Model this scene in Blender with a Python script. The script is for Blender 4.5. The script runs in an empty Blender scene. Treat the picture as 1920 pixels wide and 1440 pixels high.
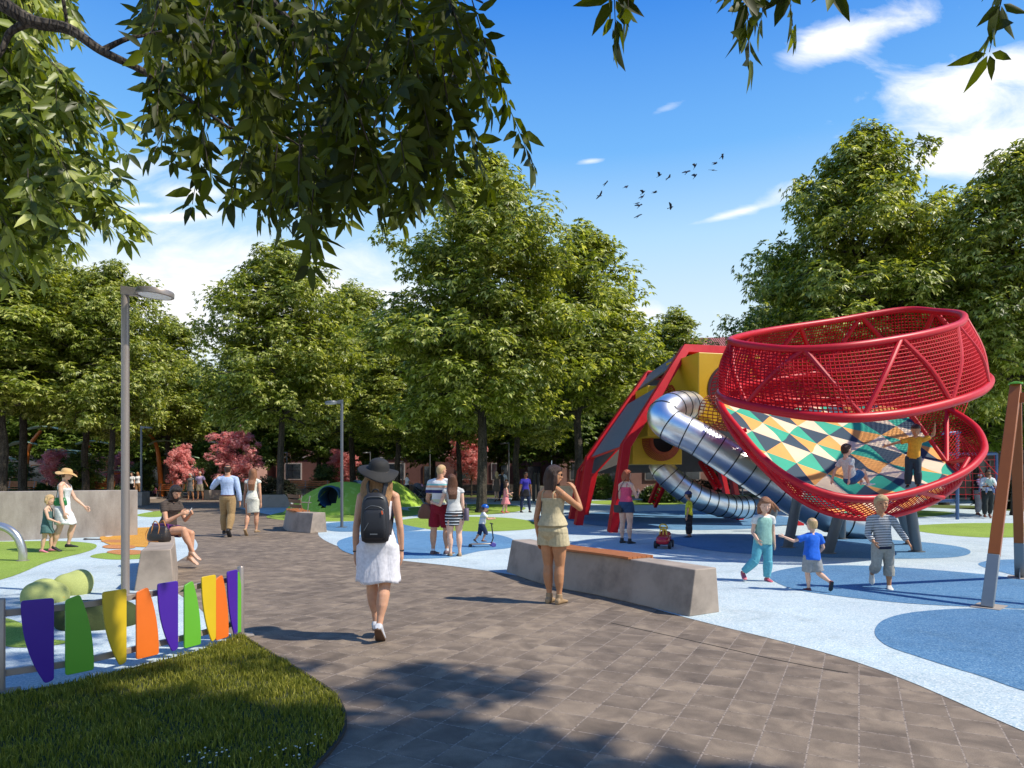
import bpy, math, random
import numpy as np
from mathutils import Vector as V, Matrix

random.seed(7)
R = math.radians
SC = bpy.context.scene
COL = SC.collection
F, HC, YH, CX = 1288.0, 1.62, 889.0, 960.0      # focal length in photo pixels, eye height, horizon row, centre column


def P(px, py, d):
    """a point of the photo (1920 px wide) at distance d, as a world point"""
    return V(((px - CX) * d / F, d, HC - (py - YH) * d / F))


def G(px, py, z=0.0):
    """where the photo's pixel meets the ground"""
    d = (HC - z) * F / (py - YH)
    return V(((px - CX) * d / F, d, z))


def S(r, g, b, k=1.0):
    def l(c):
        c /= 255.0
        return c / 12.92 if c <= .04045 else ((c + .055) / 1.055) ** 2.4
    return (l(r) * k, l(g) * k, l(b) * k)


# ------------------------------------------------------------------ materials
def newmat(name):
    m = bpy.data.materials.new(name)
    m.use_nodes = True
    nt = m.node_tree
    return m, nt, nt.nodes['Principled BSDF']


def nd(nt, typ, ins=None, **props):
    n = nt.nodes.new(typ)
    for k, v in props.items():
        setattr(n, k, v)
    for k, v in (ins or {}).items():
        if isinstance(v, bpy.types.NodeSocket):
            nt.links.new(v, n.inputs[k])
        else:
            n.inputs[k].default_value = v
    return n


def ramp(nt, fac, stops, interp='LINEAR'):
    n = nt.nodes.new('ShaderNodeValToRGB')
    nt.links.new(fac, n.inputs[0])
    cr = n.color_ramp
    cr.interpolation = interp
    while len(cr.elements) < len(stops):
        cr.elements.new(.5)
    for e, (p, c) in zip(cr.elements, stops):
        e.position = p
        e.color = (c[0], c[1], c[2], 1)
    return n.outputs[0]


def mixc(nt, fac, a, b, mode='MIX'):
    n = nt.nodes.new('ShaderNodeMix')
    n.data_type = 'RGBA'
    n.blend_type = mode
    for i, v in ((0, fac), (6, a), (7, b)):
        if isinstance(v, bpy.types.NodeSocket):
            nt.links.new(v, n.inputs[i])
        elif i == 0:
            n.inputs[0].default_value = v
        else:
            n.inputs[i].default_value = (v[0], v[1], v[2], 1)
    return n.outputs[2]


def mth(nt, op, a, b=0.0, c=0.0, clamp=False):
    n = nt.nodes.new('ShaderNodeMath')
    n.operation = op
    n.use_clamp = clamp
    for i, v in enumerate((a, b, c)):
        if isinstance(v, bpy.types.NodeSocket):
            nt.links.new(v, n.inputs[i])
        else:
            n.inputs[i].default_value = v
    return n.outputs[0]


def objco(nt):
    return nt.nodes.new('ShaderNodeTexCoord').outputs['Object']


def mul(c, k):
    return (c[0] * k, c[1] * k, c[2] * k)


def bump(nt, bs, height, strength=.3, dist=.01):
    b = nd(nt, 'ShaderNodeBump', {'Height': height, 'Strength': strength, 'Distance': dist})
    nt.links.new(b.outputs[0], bs.inputs['Normal'])


def mat(name, col, rough=.5, metal=0.0, var=.12, scale=5.0, bmp=0.0, bscale=60.0, spec=.5, coat=0.0, stain=None, det=5):
    m, nt, bs = newmat(name)
    co = objco(nt)
    n = nd(nt, 'ShaderNodeTexNoise', {'Vector': co, 'Scale': scale, 'Detail': det, 'Roughness': .6})
    c = ramp(nt, n.outputs[0], [(.25, mul(col, 1 - var)), (.75, mul(col, 1 + var))])
    if stain:
        n2 = nd(nt, 'ShaderNodeTexNoise', {'Vector': co, 'Scale': stain[1], 'Detail': 6, 'Roughness': .65})
        c = mixc(nt, ramp(nt, n2.outputs[0], [(.48, (0, 0, 0)), (.72, (.8, .8, .8))]), c, stain[0])
    nt.links.new(c, bs.inputs['Base Color'])
    rr = mth(nt, 'MULTIPLY_ADD', n.outputs[0], .2, rough - .1, True)
    nt.links.new(rr, bs.inputs['Roughness'])
    bs.inputs['Metallic'].default_value = metal
    bs.inputs['Specular IOR Level'].default_value = spec
    bs.inputs['Coat Weight'].default_value = coat
    bs.inputs['Coat Roughness'].default_value = .15
    if bmp:
        nb = nd(nt, 'ShaderNodeTexNoise', {'Vector': co, 'Scale': bscale, 'Detail': 3})
        bump(nt, bs, nb.outputs[0], bmp, .01)
    return m


def cloth(name, col, var=.12, fold=.3, fscale=6.0, rough=.85):
    m, nt, bs = newmat(name)
    co = objco(nt)
    mp = nd(nt, 'ShaderNodeMapping', {'Vector': co, 'Scale': (1.6, 1.6, .55)})
    n = nd(nt, 'ShaderNodeTexNoise', {'Vector': mp.outputs[0], 'Scale': fscale, 'Detail': 3, 'Distortion': .6})
    n2 = nd(nt, 'ShaderNodeTexNoise', {'Vector': co, 'Scale': 30, 'Detail': 2})
    nt.links.new(ramp(nt, n2.outputs[0], [(.3, mul(col, 1 - var)), (.7, mul(col, 1 + var))]), bs.inputs['Base Color'])
    bs.inputs['Roughness'].default_value = rough
    bs.inputs['Specular IOR Level'].default_value = .2
    bs.inputs['Sheen Weight'].default_value = .1
    bump(nt, bs, n.outputs[0], fold, .05)
    return m


def bands(name, stops, z0, z1, rough=.85, fold=.4, axis=2, repeat=0):
    """cloth woven in horizontal bands, between heights z0 and z1 of its wearer"""
    m, nt, bs = newmat(name)
    co = objco(nt)
    sx = nd(nt, 'ShaderNodeSeparateXYZ', {0: co})
    t = mth(nt, 'DIVIDE', mth(nt, 'SUBTRACT', sx.outputs[axis], z0), z1 - z0)
    if repeat:
        t = mth(nt, 'FRACT', mth(nt, 'MULTIPLY', t, repeat))
    nt.links.new(ramp(nt, t, stops, 'CONSTANT'), bs.inputs['Base Color'])
    n = nd(nt, 'ShaderNodeTexNoise', {'Vector': co, 'Scale': 9, 'Detail': 3})
    bs.inputs['Roughness'].default_value = rough
    bs.inputs['Specular IOR Level'].default_value = .2
    bump(nt, bs, n.outputs[0], fold, .04)
    return m


# ------------------------------------------------------------------ objects
MW = {}


def tag(o, label=None, cat=None, group=None, kind=None):
    for k, v in (('label', label), ('category', cat), ('group', group), ('kind', kind)):
        if v:
            o[k] = v
    return o


def thing(name, label, cat, loc=(0, 0, 0), rz=0.0, group=None):
    o = bpy.data.objects.new(name, None)
    o.empty_display_size = .2
    COL.objects.link(o)
    o.location = loc
    o.rotation_euler = (0, 0, rz)
    MW[o] = Matrix.Translation(V(loc)) @ Matrix.Rotation(rz, 4, 'Z')
    return tag(o, label, cat, group)


def dup(root, loc=None, rz=None, label=None, group=None, scale=None):
    r = root.copy()
    COL.objects.link(r)
    if loc is not None:
        r.location = loc
    if rz is not None:
        r.rotation_euler = (0, 0, rz)
    if scale is not None:
        r.scale = scale
    if label:
        r['label'] = label
    if group:
        r['group'] = group
    for ch in list(root.children):
        c = ch.copy()
        COL.objects.link(c)
        c.parent = r
        for g in ch.children:
            d = g.copy()
            COL.objects.link(d)
            d.parent = c
    return r


def smoothpath(pts, n=6, closed=False):
    pts = [V(p) for p in pts]
    N = len(pts)
    out = []
    rng = range(N if closed else N - 1)
    for i in rng:
        if closed:
            a, b, c, d = pts[i - 1], pts[i], pts[(i + 1) % N], pts[(i + 2) % N]
        else:
            b, c = pts[i], pts[i + 1]
            a = pts[i - 1] if i else b * 2 - c
            d = pts[i + 2] if i + 2 < N else c * 2 - b
        for k in range(n):
            t = k / n
            out.append(.5 * ((2 * b) + (c - a) * t + (2 * a - 5 * b + 4 * c - d) * t * t + (3 * b - a - 3 * c + d) * t ** 3))
    if not closed:
        out.append(pts[-1])
    return out


class B:
    def __init__(s):
        s.v, s.f = [], []

    def add(s, vs, fs):
        o = len(s.v)
        s.v += [tuple(v) for v in vs]
        s.f += [tuple(i + o for i in f) for f in fs]
        return s

    def box(s, c, size, rz=0.0, M=None):
        hx, hy, hz = size[0] / 2, size[1] / 2, size[2] / 2
        M = M or Matrix.Rotation(rz, 3, 'Z')
        c = V(c)
        vs = [c + M @ V((x * hx, y * hy, z * hz)) for z in (-1, 1) for y in (-1, 1) for x in (-1, 1)]
        return s.add(vs, [(0, 2, 3, 1), (4, 5, 7, 6), (0, 1, 5, 4), (2, 6, 7, 3), (0, 4, 6, 2), (1, 3, 7, 5)])

    def loft(s, rings, cap=True, closed=False):
        n = len(rings[0])
        vs = [p for r in rings for p in r]
        fs = []
        m = len(rings)
        for i in range(m if closed else m - 1):
            a, b = i * n, ((i + 1) % m) * n
            for k in range(n):
                k2 = (k + 1) % n
                fs.append((a + k, a + k2, b + k2, b + k))
        if cap and not closed:
            fs.append(tuple(range(n))[::-1])
            fs.append(tuple(range((m - 1) * n, m * n)))
        return s.add(vs, fs)

    def tube(s, path, r, n=8, cap=True, closed=False, ry=None, up=None):
        path = [V(p) for p in path]
        m = len(path)
        rr = r if hasattr(r, '__len__') else [r] * m
        ry = ry if ry is not None else rr
        ry = ry if hasattr(ry, '__len__') else [ry] * m
        u = None
        rings = []
        for i, p in enumerate(path):
            if closed:
                t = path[(i + 1) % m] - path[i - 1]
            else:
                t = path[min(i + 1, m - 1)] - path[max(i - 1, 0)]
            if t.length < 1e-9:
                t = V((0, 0, 1))
            t.normalize()
            if up is not None:
                u = V(up) - t * V(up).dot(t)
            elif u is None:
                u = t.orthogonal() if abs(t.z) > .95 else V((0, 0, 1)).cross(t)
            u = u - t * u.dot(t)
            if u.length < 1e-6:
                u = t.orthogonal()
            u.normalize()
            w = t.cross(u)
            rings.append([p + u * (math.cos(a) * rr[i]) + w * (math.sin(a) * ry[i]) for a in [2 * math.pi * k / n for k in range(n)]])
        return s.loft(rings, cap, closed)

    def sweep(s, path, w, h, up=(0, 0, 1), closed=False):
        """a rectangular bar along a polyline, mitred at its bends; w across, h along up"""
        path = [V(p) for p in path]
        m = len(path)
        rings = []
        for i, p in enumerate(path):
            a = path[i] - path[i - 1] if (i or closed) else path[1] - path[0]
            b = path[(i + 1) % m] - path[i] if (i < m - 1 or closed) else a
            a, b = a.normalized(), b.normalized()
            t = (a + b)
            t = t.normalized() if t.length > 1e-6 else a
            sd = a.cross(V(up))
            if sd.length < .2:
                sd = a.cross(V((0, 1, 0)))
            sd2 = b.cross(V(up))
            if sd2.length < .2:
                sd2 = b.cross(V((0, 1, 0)))
            sd = (sd.normalized() + sd2.normalized())
            sd = (sd - t * sd.dot(t)).normalized()
            uu = sd.cross(t).normalized()
            k = 1 / max(.5, t.dot(a))
            perp = (b - a)
            kx = ky = 1.0
            if perp.length > 1e-4:
                pn = perp.normalized()
                kx = 1 + (k - 1) * abs(pn.dot(sd))
                ky = 1 + (k - 1) * abs(pn.dot(uu))
            rings.append([p + sd * (x * w / 2 * kx) + uu * (y * h / 2 * ky) for x, y in ((-1, -1), (1, -1), (1, 1), (-1, 1))])
        return s.loft(rings, True, closed)

    def ext(s, pts, vec):
        pts = [V(p) for p in pts]
        n = len(pts)
        vs = pts + [p + V(vec) for p in pts]
        fs = [tuple(range(n))[::-1], tuple(range(n, 2 * n))] + [(i, (i + 1) % n, n + (i + 1) % n, n + i) for i in range(n)]
        return s.add(vs, fs)

    def poly(s, pts):
        return s.add(pts, [tuple(range(len(pts)))])

    def ell(s, c, r, n=16, m=10, M=None, z0=-1.0):
        c = V(c)
        r = (r, r, r) if not hasattr(r, '__len__') else r
        rings = []
        a0 = math.asin(max(-1, z0))
        for i in range(m + 1):
            a = a0 + (math.pi / 2 - a0) * i / m
            ca, sa = max(math.cos(a), .002), math.sin(a)
            ring = [V((r[0] * ca * math.cos(t), r[1] * ca * math.sin(t), r[2] * sa)) for t in [2 * math.pi * k / n for k in range(n)]]
            rings.append([c + (M @ p if M else p) for p in ring])
        return s.loft(rings)

    def lathe(s, c, prof, n=24, M=None):
        c = V(c)
        rings = []
        for r, z in prof:
            ring = [V((r * math.cos(t), r * math.sin(t), z)) for t in [2 * math.pi * k / n for k in range(n)]]
            rings.append([c + (M @ p if M else p) for p in ring])
        return s.loft(rings)

    def build(s, name, m, parent=None, world=False, smooth=35, bevel=0.0, vox=0.0, sm=0, origin=None, fac=.5, sub=0):
        vs = s.v
        if parent is not None and world:
            inv = MW[parent].inverted()
            vs = [tuple(inv @ V(v)) for v in vs]
        if origin is not None:
            ox, oy, oz = origin
            vs = [(x - ox, y - oy, z - oz) for x, y, z in vs]
        me = bpy.data.meshes.new(name)
        me.from_pydata(vs, [], s.f)
        if m:
            me.materials.append(m)
        if smooth:
            me.polygons.foreach_set('use_smooth', [True] * len(me.polygons))
            if not vox and not sub:
                me.set_sharp_from_angle(angle=R(smooth))
        o = bpy.data.objects.new(name, me)
        COL.objects.link(o)
        if origin is not None:
            o.location = origin
        if parent is not None:
            o.parent = parent
            MW[o] = MW[parent]
        else:
            MW[o] = Matrix.Translation(V(origin)) if origin is not None else Matrix()
        if vox:
            r = o.modifiers.new('remesh', 'REMESH')
            r.mode = 'VOXEL'
            r.voxel_size = vox
            r.use_smooth_shade = True
            if sm:
                k = o.modifiers.new('smooth', 'SMOOTH')
                k.iterations = sm
                k.factor = fac
        if sub:
            k = o.modifiers.new('sub', 'SUBSURF')
            k.levels = k.render_levels = sub
        if bevel:
            k = o.modifiers.new('bevel', 'BEVEL')
            k.width = bevel
            k.segments = 2
            k.limit_method = 'ANGLE'
            k.angle_limit = R(35)
        return o


def npmesh(name, verts, tris, m, parent=None, attr=None, per=3, smooth=False):
    """a mesh straight from numpy arrays; attr = one float per vertex named shade"""
    me = bpy.data.meshes.new(name)
    nv, nf = len(verts), len(tris)
    me.vertices.add(nv)
    me.vertices.foreach_set('co', np.ascontiguousarray(verts, dtype=np.float32).ravel())
    me.loops.add(nf * per)
    me.loops.foreach_set('vertex_index', np.ascontiguousarray(tris, dtype=np.int32).ravel())
    me.polygons.add(nf)
    me.polygons.foreach_set('loop_start', np.arange(0, nf * per, per, dtype=np.int32))
    if smooth:
        me.polygons.foreach_set('use_smooth', np.ones(nf, dtype=bool))
    if attr is not None:
        a = me.attributes.new('shade', 'FLOAT', 'POINT')
        a.data.foreach_set('value', np.ascontiguousarray(attr, dtype=np.float32))
    me.update(calc_edges=True)
    me.validate()
    me.materials.append(m)
    o = bpy.data.objects.new(name, me)
    COL.objects.link(o)
    if parent is not None:
        o.parent = parent
        MW[o] = MW[parent]
    return o


# shared materials
M = {}
M['red'] = mat('red_paint', S(204, 12, 30, .85), .42, var=.06, coat=.0, spec=.4)
M['steel_pole'] = mat('brushed_pole', S(176, 164, 156, .8), .38, .55, var=.05, scale=2)
M['grey_pole'] = mat('grey_pole', S(120, 124, 128, .8), .4, .3, var=.06)
M['concrete'] = mat('cast_concrete', S(204, 187, 172, .62), .8, var=.1, scale=2.2, bmp=.15, bscale=90, spec=.25, stain=(S(150, 138, 128, .5), 1.4))
M['wood'] = mat('orange_wood', S(190, 116, 66, .75), .5, var=.2, scale=9)
M['darkwood'] = mat('brown_wood', S(122, 86, 56, .7), .55, var=.25, scale=9)
M['black'] = mat('black_plastic', S(34, 34, 38), .5, var=.1)
M['chrome'] = mat('slide_steel', (.84, .84, .84), .34, 1.0, var=.05, scale=1.5)
M['white'] = mat('white_paint', (.75, .75, .74), .45)
# ================================================================= the setting
def ground_poly(name, pts, m, z, n=6, smooth=True):
    pts = [V((p[0], p[1], 0)) for p in pts]
    if smooth:
        pts = smoothpath(pts, n, True)
    b = B()
    b.poly([(p.x, p.y, z) for p in pts])
    me_o = b.build(name, m, smooth=0)
    import bmesh
    bm = bmesh.new()
    bm.from_mesh(me_o.data)
    bmesh.ops.triangulate(bm, faces=bm.faces[:])
    for f in bm.faces:
        if f.normal.z < 0:
            f.normal_flip()
    bm.to_mesh(me_o.data)
    bm.free()
    return tag(me_o, kind='structure')


def rubber(name, col, dark, light, k=1.0):
    """poured rubber granules: fine speckle in three tones"""
    m, nt, bs = newmat(name)
    co = objco(nt)
    n1 = nd(nt, 'ShaderNodeTexVoronoi', {'Vector': co, 'Scale': 95})
    n2 = nd(nt, 'ShaderNodeTexNoise', {'Vector': co, 'Scale': 26, 'Detail': 8, 'Roughness': .85})
    n3 = nd(nt, 'ShaderNodeTexNoise', {'Vector': co, 'Scale': .5, 'Detail': 5})
    sp = nd(nt, 'ShaderNodeSeparateColor', {0: n1.outputs['Color']})
    c = ramp(nt, mth(nt, 'ADD', mth(nt, 'MULTIPLY', sp.outputs[0], .5), mth(nt, 'MULTIPLY', n2.outputs[0], .55)),
             [(.22, dark), (.42, col), (.62, mul(col, 1.06)), (.82, light)])
    c = mixc(nt, 1.0, c, ramp(nt, n3.outputs[0], [(.3, (.86, .86, .88)), (.7, (1.06, 1.06, 1.05))]), 'MULTIPLY')
    n4 = nd(nt, 'ShaderNodeTexNoise', {'Vector': co, 'Scale': 1.7, 'Detail': 9, 'Roughness': .72, 'Distortion': .8})
    c = mixc(nt, 1.0, c, ramp(nt, n4.outputs[0], [(.34, (.86, .86, .85)), (.5, (1, 1, 1)), (.7, (1.04, 1.04, 1.03))]), 'MULTIPLY')
    nt.links.new(c, bs.inputs['Base Color'])
    bs.inputs['Roughness'].default_value = .92
    bs.inputs['Specular IOR Level'].default_value = .15
    bump(nt, bs, n2.outputs[0], .35, .01)
    return m


M['r_pale'] = rubber('pale_blue_rubber', S(198, 214, 220, .78), S(150, 186, 206, .76), S(240, 242, 240, .84))
M['r_mid'] = rubber('mid_blue_rubber', S(108, 158, 202, .68), S(62, 118, 172, .62), S(160, 198, 226, .7))
M['r_deep'] = rubber('deep_blue_rubber', S(98, 146, 188, .68), S(62, 112, 158, .62), S(152, 188, 214, .72))
M['r_green'] = rubber('lime_rubber', S(166, 196, 84, .6), S(126, 160, 50, .55), S(208, 226, 130, .65))
M['r_orange'] = rubber('orange_rubber', S(236, 170, 72, .7), S(206, 132, 44, .6), S(246, 206, 130, .75))


def paving_mat():
    m, nt, bs = newmat('dark_pavers')
    co = objco(nt)
    mp = nd(nt, 'ShaderNodeMapping', {'Vector': co, 'Rotation': (0, 0, R(26.8))})
    sx = nd(nt, 'ShaderNodeSeparateXYZ', {0: mp.outputs[0]})
    T = .27
    ux, uy = mth(nt, 'DIVIDE', sx.outputs[0], T), mth(nt, 'DIVIDE', sx.outputs[1], T)
    fx, fy = mth(nt, 'FRACT', ux), mth(nt, 'FRACT', uy)

    def edge(f):
        return mth(nt, 'ABSOLUTE', mth(nt, 'SUBTRACT', f, .5))
    jx = mth(nt, 'GREATER_THAN', edge(fx), .483)
    jy = mth(nt, 'GREATER_THAN', edge(fy), .485)
    # random tone of each slab
    cell = nd(nt, 'ShaderNodeCombineXYZ', {0: mth(nt, 'FLOOR', ux), 1: mth(nt, 'FLOOR', uy)})
    wn = nd(nt, 'ShaderNodeTexWhiteNoise', {'Vector': cell.outputs[0]}, noise_dimensions='2D')
    # rubbed stains running across each slab
    off = nd(nt, 'ShaderNodeVectorMath', {0: wn.outputs['Color'], 'Scale': 9.0}, operation='SCALE')
    st = nd(nt, 'ShaderNodeVectorMath', {0: mp.outputs[0], 1: off.outputs[0]}, operation='ADD')
    n1 = nd(nt, 'ShaderNodeTexNoise', {'Vector': st.outputs[0], 'Scale': 3.2, 'Detail': 4, 'Roughness': .55, 'Distortion': .5})
    n2 = nd(nt, 'ShaderNodeTexNoise', {'Vector': co, 'Scale': 150, 'Detail': 3, 'Roughness': .8})
    n3 = nd(nt, 'ShaderNodeTexNoise', {'Vector': mp.outputs[0], 'Scale': .55, 'Detail': 4})
    n4 = nd(nt, 'ShaderNodeTexNoise', {'Vector': co, 'Scale': 40, 'Detail': 4, 'Roughness': .7})
    c = ramp(nt, n1.outputs[0], [(.3, S(104, 92, 81, .92)), (.5, S(126, 112, 98, .95)), (.7, S(150, 134, 116, 1))])
    c = mixc(nt, 1.0, c, ramp(nt, wn.outputs['Value'], [(0, (.87, .86, .86)), (1, (1.08, 1.07, 1.05))]), 'MULTIPLY')
    c = mixc(nt, 1.0, c, ramp(nt, n2.outputs[0], [(.3, (.72, .71, .71)), (.7, (1.26, 1.26, 1.25))]), 'MULTIPLY')
    c = mixc(nt, 1.0, c, ramp(nt, n3.outputs[0], [(.3, (.84, .84, .84)), (.7, (1.08, 1.08, 1.07))]), 'MULTIPLY')
    jn = ramp(nt, n4.outputs[0], [(.35, S(66, 58, 54, .7)), (.55, S(176, 160, 146, .8))])
    j = mth(nt, 'MAXIMUM', jx, jy)
    c = mixc(nt, mth(nt, 'MULTIPLY', j, .95), c, jn)
    nt.links.new(c, bs.inputs['Base Color'])
    nt.links.new(mth(nt, 'MULTIPLY_ADD', n1.outputs[0], -.25, .85), bs.inputs['Roughness'])
    bs.inputs['Specular IOR Level'].default_value = .35
    h = mth(nt, 'SUBTRACT', mth(nt, 'MULTIPLY', n2.outputs[0], .25), j)
    bump(nt, bs, h, .5, .006)
    return m


M['pave'] = paving_mat()
M['earth'] = mat('park_ground', S(120, 108, 98, .5), .95, var=.25, scale=.6, bmp=.2, bscale=30)
M['asphalt'] = mat('grey_path', S(150, 138, 130, .6), .9, var=.18, scale=.8, bmp=.1, bscale=80)
M['kerb'] = mat('pale_kerb', S(190, 178, 168, .6), .8, var=.12, scale=1.5)
M['lawn_base'] = mat('lawn_soil', S(70, 78, 34, .5), 1, var=.35, scale=8, bmp=.3, bscale=60)

b = B()
b.box((0, 400, -.06), (3000, 1200, .1))
tag(b.build('ground', M['earth'], smooth=0), kind='structure')
b = B()
b.poly([(-60, -12, 0), (60, -12, 0), (60, 46, 0), (-60, 46, 0)])
tag(b.build('paved_path', M['pave'], smooth=0), kind='structure')

# right-hand play surface (edge runs along the paved path)
edge = [G(2300, 1530), G(1920, 1372), G(1600, 1240), G(1285, 1158), G(1120, 1112), G(965, 1079), G(850, 1062), G(745, 1050),
        G(670, 1036), G(618, 1018), G(597, 1003), G(600, 990), G(560, 976), G(490, 962), G(440, 951), G(425, 944)]
ep = smoothpath(edge[:12], 5)[:-1] + smoothpath(edge[11:], 5)
far = [G(470, 938), G(760, 934), G(1100, 935), G(1500, 937), G(2300, 936)]
ground_poly('play_surface', [tuple(p) for p in ep] + [tuple(p) for p in far] + [(22, 3.5)], M['r_pale'], .004, smooth=False)
# left-hand play surface
le = [G(445, 1195), G(402, 1172), G(372, 1140), G(322, 1104), G(308, 1075), G(330, 1055), G(368, 1030), G(366, 1012), G(345, 996),
      G(318, 974), G(300, 964), G(268, 956), G(180, 952)]
lp = smoothpath(le, 5)
lf = [(-26, 30), (-24, 8), (-9, 3.0), tuple(G(-300, 1345))[:2], tuple(G(5, 1302))[:2], tuple(G(150, 1277))[:2], tuple(G(270, 1247))[:2],
      tuple(G(360, 1224))[:2], tuple(G(415, 1206))[:2]]
ground_poly('play_surface', [tuple(p) for p in lp] + lf, M['r_pale'], .004, smooth=False)


def patch(pts, m, z, name='rubber_patch'):
    return ground_poly(name, [tuple(G(*p)) for p in pts], M[m], z)


patch([(1640, 1185), (1660, 1162), (1720, 1148), (1830, 1142), (2000, 1150), (2300, 1190), (2400, 1330), (2000, 1312), (1830, 1266), (1720, 1232), (1660, 1210)], 'r_deep', .008)
patch([(1442, 1082), (1462, 1070), (1530, 1061), (1640, 1062), (1760, 1070), (1900, 1084), (2050, 1110), (1960, 1140), (1840, 1139), (1700, 1132), (1560, 1117), (1480, 1103)], 'r_deep', .008)
patch([(1834, 1058), (1880, 1050), (1990, 1052), (2080, 1072), (1960, 1086), (1880, 1074)], 'r_mid', .0081)
patch([(1250, 1012), (1330, 1003), (1500, 1004), (1690, 1014), (1790, 1024), (1820, 1036), (1780, 1046), (1640, 1048), (1450, 1042), (1310, 1030)], 'r_mid', .008)
patch([(1055, 968), (1150, 960), (1330, 958), (1450, 966), (1500, 978), (1430, 990), (1280, 994), (1120, 986)], 'r_mid', .008)
patch([(636, 1028), (640, 1012), (700, 1000), (800, 996), (900, 998), (958, 1010), (962, 1026), (900, 1034), (840, 1046), (740, 1048), (670, 1042)], 'r_mid', .008)
patch([(600, 984), (660, 978), (740, 980), (800, 988), (770, 996), (690, 997), (620, 996)], 'r_deep', .0082)
patch([(1100, 950), (1300, 945), (1480, 948), (1560, 956), (1400, 960), (1200, 958)], 'r_pale', .0079)
patch([(745, 978), (800, 970), (880, 969), (960, 972), (1012, 982), (1000, 992), (900, 997), (800, 992)], 'r_green', .009)
patch([(770, 952), (860, 946), (940, 946), (985, 952), (960, 961), (880, 966), (790, 962)], 'r_green', .009)
patch([(1100, 940), (1180, 938), (1290, 939), (1320, 943), (1240, 947), (1130, 946)], 'r_green', .009)
patch([(1440, 940), (1520, 939), (1600, 943), (1560, 948), (1470, 947)], 'r_green', .009)
patch([(1500, 958), (1590, 953), (1700, 956), (1790, 962), (1720, 970), (1600, 972), (1530, 966)], 'r_green', .009)
patch([(1690, 990), (1740, 984), (1840, 981), (2000, 984), (2050, 996), (1900, 1008), (1780, 1004)], 'r_green', .009)
patch([(500, 968), (560, 956), (640, 950), (740, 955), (790, 962), (740, 972), (640, 978), (540, 976)], 'r_green', .0085)
# left-hand patches
patch([(-250, 1035), (-120, 1018), (0, 1016), (110, 1015), (170, 1019), (181, 1026), (160, 1036), (90, 1054), (0, 1088), (-200, 1120)], 'r_green', .009)
patch([(255, 966), (300, 958), (345, 957), (330, 964), (290, 970)], 'r_green', .009)
patch([(170, 1045), (190, 1038), (240, 1037), (300, 1040), (290, 1046), (220, 1050)], 'r_green', .009)
patch([(-40, 1180), (0, 1160), (40, 1170), (70, 1195), (130, 1205), (60, 1215), (0, 1210)], 'r_green', .009)

# the lawn in the near left corner
lawn_edge = [G(-320, 1352), G(5, 1304), G(150, 1279), G(270, 1249), G(360, 1226), G(415, 1208), G(452, 1193), G(520, 1235), G(580, 1272), G(625, 1303),
             G(645, 1338), G(645, 1372), G(620, 1410), G(588, 1446), G(560, 1500), G(400, 1650)]
lq = smoothpath(lawn_edge[:7], 4)[:-1] + smoothpath(lawn_edge[6:], 5)
LAWN = [(p.x, p.y) for p in lq] + [(-6, 1.5)]
b = B()
b.ext([(x, y, 0) for x, y in LAWN], (0, 0, .012))
lo = b.build('lawn_bed', M['lawn_base'], smooth=0)
tag(lo, kind='structure')
b = B()
ed = [V((x, y, .008)) for x, y in LAWN[24:-1]]
b.sweep(ed, .02, .03)
tag(b.build('lawn_kerb', mat('dark_edging', S(66, 60, 52, .6), .8), smooth=0), kind='structure')


def inside(x, y, poly):
    c = np.zeros(len(x), dtype=bool)
    n = len(poly)
    for i in range(n):
        x0, y0 = poly[i]
        x1, y1 = poly[i - 1]
        if y0 == y1:
            continue
        k = ((y0 > y) != (y1 > y)) & (x < (x1 - x0) * (y - y0) / (y1 - y0) + x0)
        c ^= k
    return c


def leafmat(name, dark, mid, light, trans=.35, rough=.42, spec=.5, tcol=None, noise=0.0):
    m, nt, bs = newmat(name)
    at = nd(nt, 'ShaderNodeAttribute', attribute_name='shade')
    c = ramp(nt, at.outputs['Fac'], [(0, dark), (.5, mid), (1, light)])
    nt.links.new(c, bs.inputs['Base Color'])
    bs.inputs['Roughness'].default_value = rough
    bs.inputs['Specular IOR Level'].default_value = spec
    if trans:
        tr = nd(nt, 'ShaderNodeBsdfTranslucent')
        nt.links.new(mixc(nt, 1.0, c, tcol or (1.5, 1.45, .6), 'MULTIPLY'), tr.inputs[0])
        mx = nd(nt, 'ShaderNodeMixShader', {0: trans, 1: bs.outputs[0], 2: tr.outputs[0]})
        nt.links.new(mx.outputs[0], nt.nodes['Material Output'].inputs[0])
    return m


M['grass'] = leafmat('grass_blades', S(82, 90, 26, .95), S(128, 130, 44, 1.0), S(190, 180, 92, 1.05), .35, .6, .25)


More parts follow.
